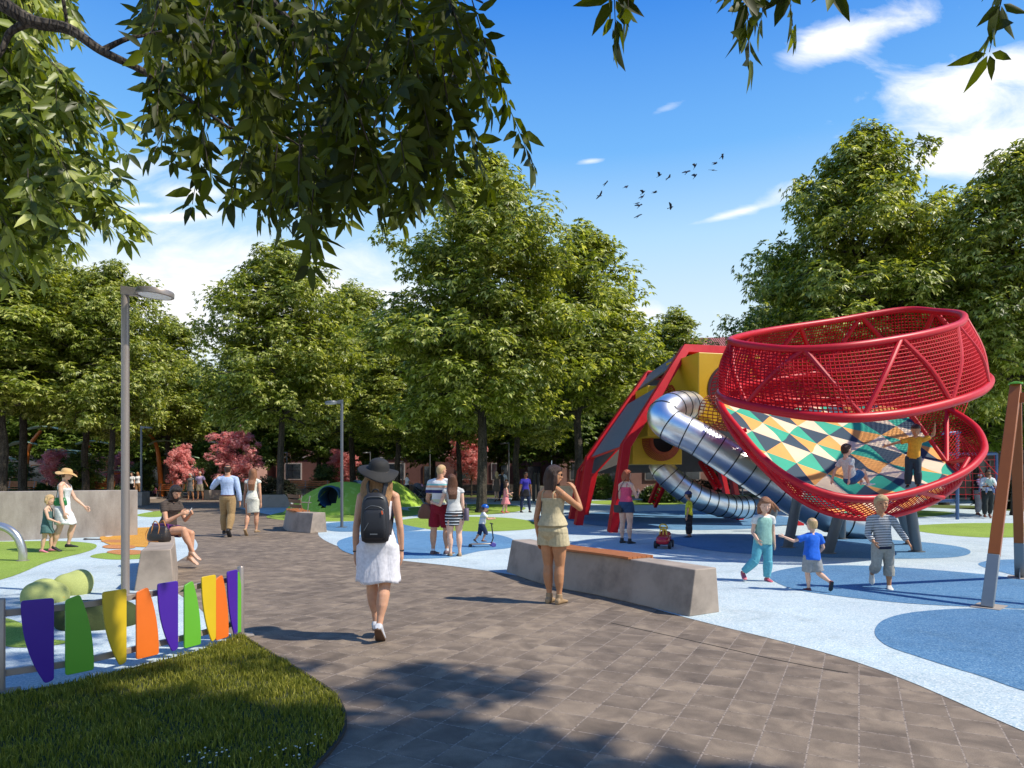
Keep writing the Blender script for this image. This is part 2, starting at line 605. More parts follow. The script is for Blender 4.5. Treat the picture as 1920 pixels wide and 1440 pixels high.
def grass(name, poly, n, hmin, hmax, w=.0035, seed=1, m='grass', z=.01):
    rng = np.random.default_rng(seed)
    xs = [p[0] for p in poly]
    ys = [p[1] for p in poly]
    x = rng.uniform(min(xs), max(xs), n)
    y = rng.uniform(min(ys), max(ys), n)
    k = inside(x, y, poly)
    x, y = x[k], y[k]
    n = len(x)
    h = rng.uniform(hmin, hmax, n) * (.7 + .6 * (np.sin(x * 9 + 2 * np.sin(y * 7)) * .5 + .5))
    a = rng.uniform(0, 2 * np.pi, n)
    lean = rng.uniform(.1, .75, n)
    b_ = rng.uniform(0, 2 * np.pi, n)
    W = rng.uniform(.6, 1.3, n) * w
    base = np.stack([x, y, np.full(n, z)], 1)
    side = np.stack([np.cos(a), np.sin(a), np.zeros(n)], 1) * W[:, None]
    ld = np.stack([np.cos(b_), np.sin(b_), np.zeros(n)], 1)
    mid = base + ld * (h * lean * .25)[:, None] + np.array([0, 0, 1.]) * (h * .55)[:, None]
    tip = base + ld * (h * lean)[:, None] + np.array([0, 0, 1.]) * (h * (1 - lean * .35))[:, None]
    v = np.stack([base - side, base + side, mid + side * .7, mid - side * .7, tip], 1).reshape(-1, 3)
    i = np.arange(n)[:, None] * 5
    t = np.concatenate([i + [0, 1, 2], i + [0, 2, 3], i + [3, 2, 4]])
    s = np.repeat(np.clip(rng.normal(.42, .22, n), 0, 1), 5)
    o = npmesh(name, v, t, M[m], attr=s)
    return tag(o, kind='stuff')


tag(grass('grass', LAWN, 150000, .03, .062, seed=3), 'short olive green grass filling the lawn corner by the coloured fence', 'grass')

# an open joint between two fields of pavers
b = B()
jp = [G(1145, 1168), G(1250, 1191), G(1340, 1211), G(1440, 1234), G(1530, 1252), G(1590, 1262)]
b.sweep([V((q_.x, q_.y, .0005)) for q_ in jp], .012, .004)
tag(b.build('paving_joint', mat('open_joint', S(44, 38, 34, .6), .95), smooth=0), kind='structure')
# small white clover flowers at the lawn's near edge
rng = np.random.default_rng(9)
pts = []
for (px, py, sx_, sy_, k) in ((395, 1425, 26, 8, 14), (560, 1425, 30, 14, 16), (600, 1395, 10, 6, 4), (470, 1434, 40, 5, 5)):
    for _ in range(k):
        q_ = G(px + rng.normal(0, sx_), min(1450, py + rng.normal(0, sy_)))
        if inside(np.array([q_.x]), np.array([q_.y]), LAWN)[0]:
            pts.append(q_)
b = B()
for q_ in pts:
    r_ = rng.uniform(.004, .008)
    b.ell((q_.x, q_.y, rng.uniform(.04, .055)), (r_, r_, r_ * .6), 7, 4)
tag(b.build('clover_flowers', mat('clover_white', S(226, 226, 210, .8), .8), smooth=60), 'small white clover flowers scattered at the near edge of the lawn', 'flowers', kind='stuff')

# far paths, kerbs and lawns
ground_poly('path', [tuple(G(-400, 926)), tuple(G(2400, 924)), tuple(G(2400, 917.5)), tuple(G(-400, 917.5))], M['asphalt'], .004, smooth=False)
def far_lawn(poly):
    ground_poly('lawn', [tuple(G(*p)) for p in poly], M['r_lawn'], .012, smooth=False)
M['r_lawn'] = mat('far_lawn', S(104, 120, 44, .55), 1, var=.5, scale=2.2, bmp=.4, bscale=14)
far_lawn([(700, 932), (1100, 932), (1100, 926), (700, 926)])
far_lawn([(1125, 933), (1420, 934), (1420, 925), (1125, 924)])
far_lawn([(405, 926), (470, 927), (470, 919), (405, 919)])
far_lawn([(1690, 950), (1990, 962), (1990, 952), (1720, 946)])
far_lawn([(-600, 916), (2500, 916), (2500, 904), (-600, 904)])
for (x0, y0, x1, y1) in ((270, 936, 440, 928), (-200, 927.5, 2200, 927), (1100, 935.5, 2100, 936.2)):
    a, c = G(x0, y0), G(x1, y1)
    b = B()
    b.sweep([V((a.x, a.y, .05)), V((c.x, c.y, .05))], .35, .1)
    tag(b.build('kerb', M['kerb'], smooth=0), kind='structure')
# distant hill; aerial haze is painted into its pale blue colour
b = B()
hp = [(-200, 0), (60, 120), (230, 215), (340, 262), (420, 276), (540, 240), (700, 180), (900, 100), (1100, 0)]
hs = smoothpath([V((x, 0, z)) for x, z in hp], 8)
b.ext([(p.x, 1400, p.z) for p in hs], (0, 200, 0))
tag(b.build('hill', mat('hazed_hill', S(205, 220, 232, .95), 1, var=.06, scale=.01), smooth=0), kind='structure')
# ================================================================= trees and plants
def unit(a):
    return a / np.maximum(np.linalg.norm(a, axis=-1, keepdims=True), 1e-9)


def leaves(base, dirs, nrm, length, width, rng, fine=False, fold=.22):
    """pointed leaves folded along the midrib; returns verts, tris"""
    n = len(base)
    d = unit(dirs)
    s = unit(np.cross(d, nrm))
    u = np.cross(s, d)
    L = length[:, None]
    Wd = width[:, None]
    if fine:
        mid = base + d * L * .45 - u * L * .04
        tip = base + d * L - u * L * .12
        a1, b1 = base + d * L * .26 + s * Wd + u * Wd * fold, base + d * L * .26 - s * Wd + u * Wd * fold
        a2, b2 = base + d * L * .62 + s * Wd * .78 + u * Wd * fold - u * L * .05, base + d * L * .62 - s * Wd * .78 + u * Wd * fold - u * L * .05
        v = np.stack([base, a1, a2, tip, b2, b1, mid], 1).reshape(-1, 3)
        i = np.arange(n)[:, None] * 7
        t = np.concatenate([i + q for q in ([0, 1, 6], [1, 2, 6], [2, 3, 6], [6, 3, 4], [6, 4, 5], [0, 6, 5])])
        return v, t, 7
    tip = base + d * L - u * L * .1
    a1, b1 = base + d * L * .42 + s * Wd + u * Wd * fold, base + d * L * .42 - s * Wd + u * Wd * fold
    v = np.stack([base, a1, tip, b1], 1).reshape(-1, 3)
    i = np.arange(n)[:, None] * 4
    t = np.concatenate([i + [0, 1, 2], i + [0, 2, 3]])
    return v, t, 4


def compound(nodes, out, rng, L=.24, fine=False, kids=4, droop=.55, wf=.2, jit=.25):
    """each node carries a hanging fan of leaflets; out = the direction the twig grows"""
    n = len(nodes)
    ax = unit(out + np.array([0, 0, -1.]) * droop + rng.normal(0, jit, (n, 3)))
    up = unit(np.array([0, 0, 1.]) + out * .35 + rng.normal(0, .25, (n, 3)))
    sd = unit(np.cross(ax, up))
    B_, D_, N_, Ls, Ws = [], [], [], [], []
    angs = {3: (-55, 0, 55), 4: (-75, -25, 25, 75), 5: (-95, -50, 0, 50, 95)}[kids]
    for a in angs:
        a = a + rng.normal(0, 10, n)
        c, s = np.cos(np.radians(a))[:, None], np.sin(np.radians(a))[:, None]
        d = unit(ax * c + sd * s + np.array([0, 0, -.22]))
        B_.append(nodes + d * .02)
        D_.append(d)
        N_.append(unit(np.cross(sd, ax)) * np.where(rng.random(n) < .93, 1, -1)[:, None] + rng.normal(0, .22, (n, 3)))
        l = L * rng.uniform(.72, 1.2, n)
        Ls.append(l)
        Ws.append(l * wf * rng.uniform(.8, 1.2, n))
    return leaves(np.concatenate(B_), np.concatenate(D_), np.concatenate(N_), np.concatenate(Ls), np.concatenate(Ws), rng, fine)


M['leaf'] = leafmat('ash_leaves', S(64, 74, 18, .95), S(124, 138, 42, 1.0), S(212, 212, 130, 1.05), .4, .4, .5, (1.5, 1.45, .5))
M['leaf_far'] = leafmat('dark_leaves', S(58, 76, 26, .95), S(100, 122, 46, 1.0), S(156, 172, 84, 1.0), .4, .45, .45, (1.4, 1.5, .5))
M['leaf_near'] = leafmat('near_leaves', S(50, 58, 10, .7), S(80, 92, 16, .75), S(120, 130, 36, .8), .34, .55, .25, (2.2, 2.1, .3))
M['leaf_pink'] = leafmat('pink_blossom', S(226, 122, 122, .95), S(246, 168, 162, .95), S(252, 218, 210, .95), .45, .6, .3, (1.05, 1.0, 1.0))
M['leaf_bush'] = leafmat('bush_leaves', S(54, 72, 26, .8), S(92, 116, 46, .85), S(150, 166, 92, .9), .25, .5, .4, (1.4, 1.45, .5))
M['leaf_dark'] = leafmat('hedge_leaves', S(30, 36, 24, .7), S(52, 58, 40, .75), S(92, 90, 76, .8), .2, .5, .4, (1.2, 1.3, .7))


def bark_mat():
    m, nt, bs = newmat('tree_bark')
    co = objco(nt)
    mp = nd(nt, 'ShaderNodeMapping', {'Vector': co, 'Scale': (1, 1, .3)})
    n = nd(nt, 'ShaderNodeTexVoronoi', {'Vector': mp.outputs[0], 'Scale': 26}, feature='DISTANCE_TO_EDGE')
    n2 = nd(nt, 'ShaderNodeTexNoise', {'Vector': mp.outputs[0], 'Scale': 12, 'Detail': 6})
    c = ramp(nt, n2.outputs[0], [(.3, S(70, 64, 58, .75)), (.7, S(116, 106, 94, .8))])
    c = mixc(nt, ramp(nt, n.outputs[0], [(0, (.75, .75, .75)), (.16, (0, 0, 0))]), c, S(38, 34, 30, .7))
    nt.links.new(c, bs.inputs['Base Color'])
    bs.inputs['Roughness'].default_value = .9
    bs.inputs['Specular IOR Level'].default_value = .2
    bump(nt, bs, mth(nt, 'MINIMUM', n.outputs[0], .2), .8, .05)
    return m


M['bark'] = bark_mat()


def profile_pyramid(t):
    return np.interp(t, [0, .1, .3, .5, .7, .85, 1], [.62, .92, 1.0, .82, .55, .34, .08])


def profile_round(t):
    return np.interp(t, [0, .1, .3, .55, .75, .9, 1], [.6, .9, 1.0, .95, .72, .42, .12])


def profile_full(t):
    return np.interp(t, [0, .1, .3, .5, .68, .82, .93, 1], [.6, .9, 1.0, .92, .7, .46, .22, .06])


def tree_proto(H, cb, Rm, prof, seed, nb=64, L=.25, clump=.62, per=40, leaf='leaf', tr=.2, kids=4):
    rng = np.random.default_rng(seed)
    trunk = B()
    tp = [V((0, 0, -.05)), V((0, 0, .35)), V((.02, 0, 1.2))]
    k = 9
    wob = rng.normal(0, .09, (k, 2))
    for i in range(1, k):
        z = 1.2 + (H * .93 - 1.2) * i / (k - 1)
        tp.append(V((wob[i][0] * i / 3, wob[i][1] * i / 3, z)))
    tps = smoothpath(tp, 3)
    trunk.tube(tps, [tr * (1.3 if i < 2 else 1.06 if i < 4 else 1) * max(.06, 1 - p.z / (H * .98)) ** .75 for i, p in enumerate(tps)], 10)

    def tat(z):
        for i in range(len(tps) - 1):
            if tps[i + 1].z >= z:
                a, b = tps[i], tps[i + 1]
                return a.lerp(b, (z - a.z) / max(1e-6, b.z - a.z))
        return tps[-1]
    nodes, outs = [], []
    # the crown is a set of lobes: azimuths where boughs reach further
    lob = rng.uniform(0, 2 * math.pi, 5)
    for i in range(nb):
        t = ((i + .5) / nb) ** 1.12
        az = i * 2.399963 + rng.normal(0, .25)
        z0 = cb + t * (H * .97 - cb) * .9
        env = float(prof(t))
        lobe = .82 + .3 * max(math.cos((az - l) * 1.0 + z0 * .5) for l in lob[:3]) * .8
        ln = Rm * env * lobe * rng.uniform(.72, 1.08)
        rise = rng.uniform(.15, .55) + .5 * t
        st = tat(z0)
        pts = []
        m = 6
        for j in range(m + 1):
            s = j / m
            zz = z0 + ln * (rise * s - (.26 + .18 * (1 - t)) * s * s)
            a2 = az + .25 * s * rng.normal(0, .5)
            pts.append(V((st.x + math.cos(a2) * ln * s, st.y + math.sin(a2) * ln * s, min(zz, H * .985))))
        r0 = max(.02, tr * .36 * (1 - t) + .015)
        trunk.tube(pts, [r0 * (1 - .85 * j / m) for j in range(m + 1)], 5)
        nc = max(2, int(round(ln * 1.55)))
        for c in range(nc):
            s = .3 + .72 * (c + rng.uniform(.2, .9)) / nc
            f = min(s, 1) * m
            j = min(int(f), m - 1)
            p = pts[j].lerp(pts[j + 1], f - j)
            cr = clump * rng.uniform(.75, 1.35) * (.75 + .35 * env)
            side = V((-math.sin(az), math.cos(az), 0)) * rng.normal(0, .38 * ln * s * .6 + .2)
            cen = np.array([p.x + side.x, p.y + side.y, p.z + rng.normal(.05, .22)])
            q = rng.normal(0, 1, (per, 3))
            q = unit(q) * (rng.random((per, 1)) ** .42)
            q *= np.array([cr * 1.15, cr * 1.15, cr * .72])
            nodes.append(cen + q)
            ra = np.array([math.cos(az), math.sin(az), .0])
            outs.append(unit(q / cr * .9 + ra * .55 + np.array([0, 0, .1])))
    nodes, outs = np.concatenate(nodes), np.concatenate(outs)
    ok = nodes[:, 2] > cb * .8 + .25 * np.sin(nodes[:, 0] * 2.1) + .25 * np.sin(nodes[:, 1] * 1.7)
    nodes, outs = nodes[ok], outs[ok]
    v, t, k = compound(nodes, outs, rng, L, False, kids)
    # tone differs leaf by leaf and spray by spray
    nl = len(v) // k
    sp = np.sin(nodes[:, 0] * 1.9 + 1.3 * np.sin(nodes[:, 2] * 1.7)) * np.sin(nodes[:, 1] * 2.1 + nodes[:, 2]) * .16
    sh = np.clip(np.tile(sp, kids) + rng.normal(.46, .2, nl), 0, 1)
    sh = np.where(rng.random(nl) < .05, .97, sh)
    return trunk, (v, t, np.repeat(sh, k), M[leaf])


PROTO = {}


def make_proto(key, name, label, loc, **kw):
    trunk, (v, t, sh, m) = tree_proto(**kw)
    root = thing(name, label, 'tree', loc)
    trunk.build('trunk', M['bark'], root)
    npmesh('crown', v, t, m, root, sh)
    PROTO[key] = root
    return root


GT = 'green trees round the playground'
used = set()


def plant(key, px, d, label, top=None, wide=1.0, rz=0.0, name='park_tree', group=GT, kinds=None, base_h=None):
    x = (px - CX) * d / F
    h0 = PH[key]
    s = 1.0
    if top is not None:
        s = (HC + (YH - top) * d / F) / h0 * 1.035
    if key not in used:
        used.add(key)
        make_proto(key, name, label, (x, d, 0), **PK[key])
        o = PROTO[key]
        o.rotation_euler = (0, 0, rz)
        o['label'] = label
        o['group'] = group
        o.scale = (s * wide, s * wide, s)
    else:
        o = dup(PROTO[key], (x, d, 0), rz, label, group, (s * wide, s * wide, s))
    return o


PK = {
    'tall': dict(H=15.6, cb=3.9, Rm=5.0, prof=profile_pyramid, seed=11, nb=84, per=50, tr=.24, clump=.66, L=.25),
    'full': dict(H=13.5, cb=4.3, Rm=4.7, prof=profile_full, seed=23, nb=72, per=46, tr=.21, clump=.66, L=.24),
    'slim': dict(H=13.5, cb=4.2, Rm=3.5, prof=profile_pyramid, seed=37, nb=66, per=46, tr=.2, clump=.6, L=.24),
    'far': dict(H=12, cb=2.6, Rm=4.4, prof=profile_round, seed=51, nb=54, per=34, tr=.18, clump=.8, L=.32, leaf='leaf_far'),
    'pink': dict(H=5.2, cb=1.6, Rm=2.4, prof=profile_round, seed=61, nb=40, per=40, tr=.09, clump=.36, L=.17, leaf='leaf_pink', kids=5),
    'shrub': dict(H=4.6, cb=1.0, Rm=2.2, prof=profile_round, seed=71, nb=40, per=36, tr=.08, clump=.42, L=.2, leaf='leaf_bush'),
}
PH = {k: v['H'] for k, v in PK.items()}

plant('tall', 903, 29, 'tallest broad ash tree in the middle, its rough trunk behind the toddler on the scooter', 262, .9, 0.4)
plant('full', 525, 34, 'bushy green tree standing left of the green domes with one straight trunk', 452, .88, 1.0)
plant('full', 207, 38, 'green tree behind the concrete wall, its trunk just left of the tall lamp', 486, .82, 2.2)
plant('full', 43, 40, 'green tree behind the wall with the pale brown trunk at the photo edge', 415, .9, 3.5)
plant('slim', 160, 43, 'green tree behind the wall between two darker trunks, above the straw hat', 520, 1.1, 0.8)
plant('slim', 316, 50, 'rounded green tree right of the tall lamp at the edge of the sky gap', 588, 1.05, 2.6)
plant('slim', 4, 36, 'tree whose dark trunk is cut by the left edge of the photo', 400, 1.2, 4.0)
plant('full', 662, 47, 'green tree between the small lamp and the black sun hat', 528, .95, 4.4)
plant('slim', 1085, 37, 'leaning green crown on the right shoulder of the tallest tree', 412, 1.1, 1.9)
plant('full', 862, 45, 'tree with the paler trunk just left of the tallest tree', 560, .9, 5.2)
plant('slim', 1262, 47, 'small round topped tree above the peak of the red play tower', 570, 1.05, 3.1)
plant('tall', 1622, 30, 'big pyramid shaped tree rising behind the red net bowl', 205, .84, 2.1)
plant('full', 1905, 27, 'leafy tree at the right edge behind the swing frame', 268, .72, 0.3)
plant('full', 1770, 36, 'dense tree between the red net bowl and the right edge tree', 420, .9, 1.5)
plant('full', 1478, 42, 'lower green tree at the left foot of the big pyramid tree', 470, .7, 2.9)
plant('slim', 745, 43, 'tree with a thin dark trunk behind the backpack woman', 600, 1.15, 5.5)
plant('slim', 968, 42, 'tree with a slender grey trunk right of the tallest tree', 560, 1.2, 0.2)
GF = 'darker trees at the back of the park'
for i, (px, d, top, lab, wd) in enumerate([
        (95, 58, 640, 'dark background tree behind the straw hat woman', 1.1), (262, 62, 690, 'dark background tree straight behind the tall lamp pole', 1.1),
        (418, 64, 694, 'dark background tree above the lilac shirt man in the sky gap', 1.0), (470, 55, 668, 'background tree above the largest pink blossom tree', .9),
        (598, 57, 640, 'dark background tree above the first green dome', 1.1), (705, 60, 640, 'dark background tree above the wide black hat', 1.1),
        (812, 58, 640, 'dark background tree above the striped shirt man', 1.1), (935, 60, 640, 'dark background tree behind the backpack pair', 1.1),
        (1040, 56, 630, 'dark background tree above the woman in sunglasses', 1.1), (1160, 58, 620, 'dark background tree at the left foot of the red tower', 1.1),
        (1345, 60, 690, 'low background tree seen under the tiled roof behind the tower', 1.0), (1560, 50, 560, 'dark background tree behind the net bowl rim', 1.1),
        (1690, 46, 520, 'dark background tree right of the net bowl top ring', 1.2), (1830, 42, 500, 'dark background tree behind the couple carrying children', 1.1),
        (-60, 55, 600, 'dark background tree cut by the left photo edge', 1.1), (2010, 46, 480, 'dark background tree cut by the right photo edge', 1.1)]):
    plant('far', px, d, lab, top, wd, i * 1.7, 'background_tree', GF)
GP = 'pink blossom trees'
for i, (px, d, top, lab, wd) in enumerate([
        (447, 44.5, 803, 'largest pink blossom tree behind the couple holding hands', .74), (340, 46, 836, 'pink blossom tree behind the elderly couple', .62),
        (106, 46, 845, 'salmon pink blossom tree left of the straw hat', 1.0), (640, 52, 846, 'pink blossom tree behind the small lamp and the dome', .9),
        (884, 50, 815, 'deep pink blossom tree flanking the tallest tree trunk', .75), (222, 52, 850, 'pink blossom tree half hidden behind the tall lamp', .8)]):
    plant('pink', px, d, lab, top, wd, i * 1.3, 'blossom_tree', GP)
GS = 'green shrubs under the trees'
for i, (px, d, top, lab, wd) in enumerate([
        (150, 44, 850, 'bright green shrub right of the straw hat', 1.1), (395, 48, 862, 'bright green shrub between two pink blossom trees', .9),
        (690, 50, 868, 'green shrub right of the far pink blossom by the dome', .9), (605, 50, 872, 'green shrub left of the small lamp pole', 1.0),
        (30, 46, 868, 'green shrub behind the wall at the left edge', 1.1), (268, 50, 870, 'green shrub behind the far two walking women', 1.0)]):
    plant('shrub', px, d, lab, top, wd, i * 2.1, 'green_shrub', GS)


def bush(name, px, d, w, h, dep, label, m='leaf_bush', n=1500, L=.13, group=None, seed=1, flowers=None):
    rng = np.random.default_rng(seed)
    q = unit(rng.normal(0, 1, (n, 3))) * (rng.random((n, 1)) ** .3)
    lump = 1 + .22 * np.sin(q[:, :1] * 5 + seed) * np.sin(q[:, 1:2] * 4 + q[:, 2:] * 6)
    pos = q * lump * np.array([w / 2, dep / 2, h * .55]) + np.array([0, 0, h * .5])
    pos = pos[pos[:, 2] > .02]
    v, t, k = compound(pos, unit(pos - np.array([0, 0, h * .4])), rng, L, False, 4, .1, .24)
    sh = np.repeat(np.clip(rng.normal(.45, .24, len(v) // k), 0, 1), k)
    x = (px - CX) * d / F
    root = thing(name, label, 'bush', (x, d, 0), 0, group)
    npmesh('foliage', v, t, M[m], root, sh)
    b = B()
    for i in range(7):
        a = i * .9
        b.tube([(0, 0, 0), (math.cos(a) * w * .15, math.sin(a) * dep * .15, h * .3), (math.cos(a) * w * .32, math.sin(a) * dep * .3, h * .66)], [.03, .02, .008], 5)
    b.build('stem', M['bark'], root)
    if flowers:
        p2 = pos[rng.random(len(pos)) < .16] * 1.05
        v, t, k = compound(p2, unit(p2), rng, L * .6, False, 5, -.2, .4)
        npmesh('flowers', v, t, M[flowers], root, np.repeat(rng.random(len(v) // k), k))
    return root


M['leaf_white'] = leafmat('pale_flowers', S(170, 150, 160, .8), S(206, 190, 186, .85), S(236, 226, 214, .9), .2, .7, .2, (1.1, 1.1, 1.1))
GB = 'low bushes in the planting beds'
bush('flowering_bush', 1244, 39, 2.5, 1.05, 1.6, 'round flowering bush in the bed under the yellow boxes', n=1700, seed=4, flowers='leaf_white', group=GB)
bush('flowering_bush', 1218, 40, 1.0, .8, 1.0, 'small mauve flowering bush at the left of the round one', 'leaf_dark', 700, seed=5, flowers='leaf_white', group=GB)
bush('dark_hedge', 512, 40, 2.9, 1.35, 1.4, 'dark clipped hedge behind the concrete planter left of the domes', 'leaf_dark', 2600, seed=6, group=GB)
bush('dark_hedge', 1890, 32, 3.2, 1.25, 1.4, 'dark clipped hedge behind the swing post at the right', 'leaf_dark', 2600, seed=8, group=GB)
bush('dark_hedge', 690, 44, 2.6, 1.1, 1.4, 'dark clipped hedge behind the second green dome', 'leaf_dark', 1800, seed=9, group=GB)
bush('low_bush', 322, 52, 1.9, 1.1, 1.6, 'green bush beside the far orange bench', n=1300, seed=10, group=GB)
bush('low_bush', 78, 46, 1.8, .9, 1.4, 'green bush over the wall beside the straw hat', n=1200, seed=12, group=GB)
bush('low_bush', 190, 46, 2.6, .95, 1.4, 'green bush over the wall left of the tall lamp', n=1500, seed=13, group=GB)
bush('low_bush', 1335, 44, 3.5, 1.2, 1.6, 'dark green bush behind the lower steel slide', 'leaf_dark', 2000, seed=14, group=GB)
bush('yellow_bush', 1128, 44, 1.6, 1.5, 1.4, 'yellow green bush between the left legs of the red tower', n=1500, seed=15, group=GB)


# ---- the trees the photographer stands under
def hang(px, py, d, length, rng, lean=None):
    """a thin hanging twig and its leaf nodes"""
    p = P(px, py, d)
    a = lean if lean is not None else rng.uniform(-.35, .45)
    b_ = rng.normal(0, .25)
    pts = [p + V((a * length * s * (.6 + .5 * s), b_ * length * s, -length * s * (.75 + .3 * s))) for s in (0, .25, .5, .75, 1)]
    return pts


def near_tree(root, trunk, branches, sprays, rng, L, leafm, kids=4, tw=.006):
    b = B()
    b.tube(trunk[0], trunk[1], 12)
    for pts, r0, r1 in branches:
        pp = smoothpath(pts, 5)
        b.tube(pp, [r0 + (r1 - r0) * i / (len(pp) - 1) for i in range(len(pp))], 8)
    nodes, outs = [], []
    for pts in sprays:
        b.tube(pts, [tw * (1 - .6 * i / (len(pts) - 1)) for i in range(len(pts))], 4, cap=False)
        ln = sum((pts[i + 1] - pts[i]).length for i in range(len(pts) - 1))
        k = max(3, int(ln / (L * .5)))
        for i in range(1, k + 1):
            f = i / k * (len(pts) - 1)
            j = min(int(f), len(pts) - 2)
            q = pts[j].lerp(pts[j + 1], f - j)
            t = (pts[j + 1] - pts[j]).normalized()
            nodes.append((q.x, q.y, q.z))
            outs.append((t.x * .9 + rng.normal(0, .2), t.y + rng.normal(0, .3), t.z * .8))
    nodes, outs = np.array(nodes), unit(np.array(outs))
    v, t, k = compound(nodes, outs, rng, L, True, kids, .35, .17, .2)
    sh = np.repeat(np.clip(rng.normal(.4, .22, len(v) // k), 0, 1), k)
    b.build('trunk', M['bark'], root, world=True)
    inv = MW[root].inverted()
    off = np.array(inv.to_translation())
    npmesh('crown', v + off, t, M[leafm], root, sh)


rng = np.random.default_rng(5)
root = thing('shade_tree', 'near shade tree whose dark drooping branch hangs across the top of the photo', 'tree', (-5.6, 4.6, 0))
poly = [(232, -60), (250, 40), (262, 110), (300, 150), (292, 235), (345, 300), (365, 330), (440, 380), (470, 425), (545, 440), (600, 455), (650, 395), (700, 385), (760, 395), (800, 370), (850, 300), (900, 235),
        (900, 160), (870, 90), (850, 20), (820, -60)]
sprays = []
n = 0
xs, ys = np.array([p[0] for p in poly]), np.array([p[1] for p in poly])
while n < 225:
    x, y = rng.uniform(200, 960), rng.uniform(-60, 430)
    if not inside(np.array([x]), np.array([y + 45.0]), poly)[0]:
        continue
    d = rng.uniform(4.3, 7.6)
    ln = rng.uniform(.3, .62)
    sprays.append(hang(x, y - 60 - ln * 40, d, ln, rng))
    n += 1
for (x, y, d, ln, le) in [(885, 0, 4.5, .9, .4), (840, -10, 4.4, .85, .3), (780, 120, 4.6, .7, .25), (590, 330, 4.6, .62, .05), (560, 250, 4.7, .6, .1), (650, 230, 4.8, .5, .1), (520, 270, 4.9, .5, -.1), (470, 250, 5, .5, -.2),
                          (700, 280, 4.8, .5, .12), (385, 220, 5, .6, -.15), (300, 90, 5.2, .62, -.05), (350, 180, 5.3, .55, -.2), (740, 270, 5, .55, .2), (840, 90, 4.5, .8, .3), (770, 60, 4.4, .9, .18)]:
    sprays.append(hang(x, y, d, ln, rng, le))
base = V((-5.6, 4.6, 0))
tr = ([base, base + V((.1, 0, 1.5)), base + V((.3, .1, 3.0)), base + V((.7, .2, 4.6)), base + V((.9, .4, 7))], [.3, .24, .21, .17, .1])
J = base + V((.5, .15, 3.9))
br = [([J, P(-120, -60, 5.2), P(0, 5, 5), P(60, 40, 5), P(130, 55, 5), P(190, 95, 5), P(262, 130, 5.1), P(330, 170, 5.2), P(430, 240, 5.3)], .066, .01),
      ([P(190, 95, 5), P(240, 72, 5.1), P(300, 60, 5.2), P(400, 30, 5.3)], .022, .007),
      ([P(60, 40, 5), P(20, 60, 5.0), P(0, 100, 5.0), P(-40, 150, 5)], .03, .012),
      ([J + V((0, 0, 1)), P(100, -160, 5.4), P(300, -90, 5.5), P(480, -20, 5.5), P(560, 60, 5.5), P(640, 150, 5.6)], .06, .01),
      ([P(300, -90, 5.5), P(520, -110, 5), P(700, -60, 4.8), P(850, -20, 4.6), P(905, 5, 4.5)], .035, .006),
      ([P(100, -160, 5.4), P(110, -60, 5.6), P(125, 40, 5.8), P(128, 45, 5.8)], .02, .01),
      ([P(480, -20, 5.5), P(420, 60, 5.8), P(440, 160, 6), P(520, 290, 6.2)], .02, .006),
      ([P(430, 240, 5.3), P(520, 250, 5.3), P(600, 300, 5.3)], .011, .005)]
near_tree(root, tr, br, sprays, rng, .175, 'leaf_near', 4)

rng = np.random.default_rng(15)
root = thing('shade_tree', 'sunlit leafy tree filling the left edge above the concrete wall', 'tree', (-9.4, 9.4, 0))
poly = [(-200, -80), (0, -60), (120, -60), (150, 20), (130, 60), (80, 70), (95, 120), (140, 170), (165, 210), (150, 270), (110, 300), (180, 330), (215, 380), (200, 420), (140, 420), (90, 440), (60, 480), (0, 500), (-200, 520)]
sprays = []
n = 0
while n < 500:
    x, y = rng.uniform(-200, 215), rng.uniform(-80, 480)
    if not inside(np.array([x]), np.array([y + 15.0]), poly)[0]:
        continue
    d = rng.uniform(7.6, 11)
    ln = rng.uniform(.3, .65)
    sprays.append(hang(x - 30, y - 25 - ln * 30, d, ln, rng, rng.uniform(.1, 1.0)))
    n += 1
for (x, y, d, ln, le) in [(140, 150, 8, .6, 1.1), (125, 250, 8.2, .6, 1.2), (130, 330, 8.3, .6, 1.3), (105, 290, 8, .7, 1.1), (90, 330, 8.4, .7, 1.2), (40, 380, 8.4, .6, .9), (130, 200, 8.2, .6, 1.2)]:
    sprays.append(hang(x, y, d, ln, rng, le))
base = V((-9.4, 9.4, 0))
tr = ([base, base + V((.1, 0, 2)), base + V((.2, 0, 4)), base + V((.4, .2, 7)), base + V((.6, .2, 10))], [.3, .24, .2, .15, .06])
br = [([base + V((.2, 0, 3.6)), P(-60, 300, 9), P(20, 330, 9), P(100, 330, 8.6), P(150, 370, 8.4)], .06, .008),
      ([base + V((.2, 0, 3.0)), P(-60, 400, 9), P(30, 400, 9), P(90, 390, 8.8), P(160, 390, 8.6)], .05, .008),
      ([base + V((.3, 0, 5)), P(-60, 150, 9), P(40, 120, 9.2), P(110, 180, 9.2)], .07, .01),
      ([base + V((.3, 0, 6)), P(-60, 0, 9), P(40, -20, 9.2), P(110, 0, 9.2)], .07, .01)]
near_tree(root, tr, br, sprays, rng, .24, 'leaf', 4)

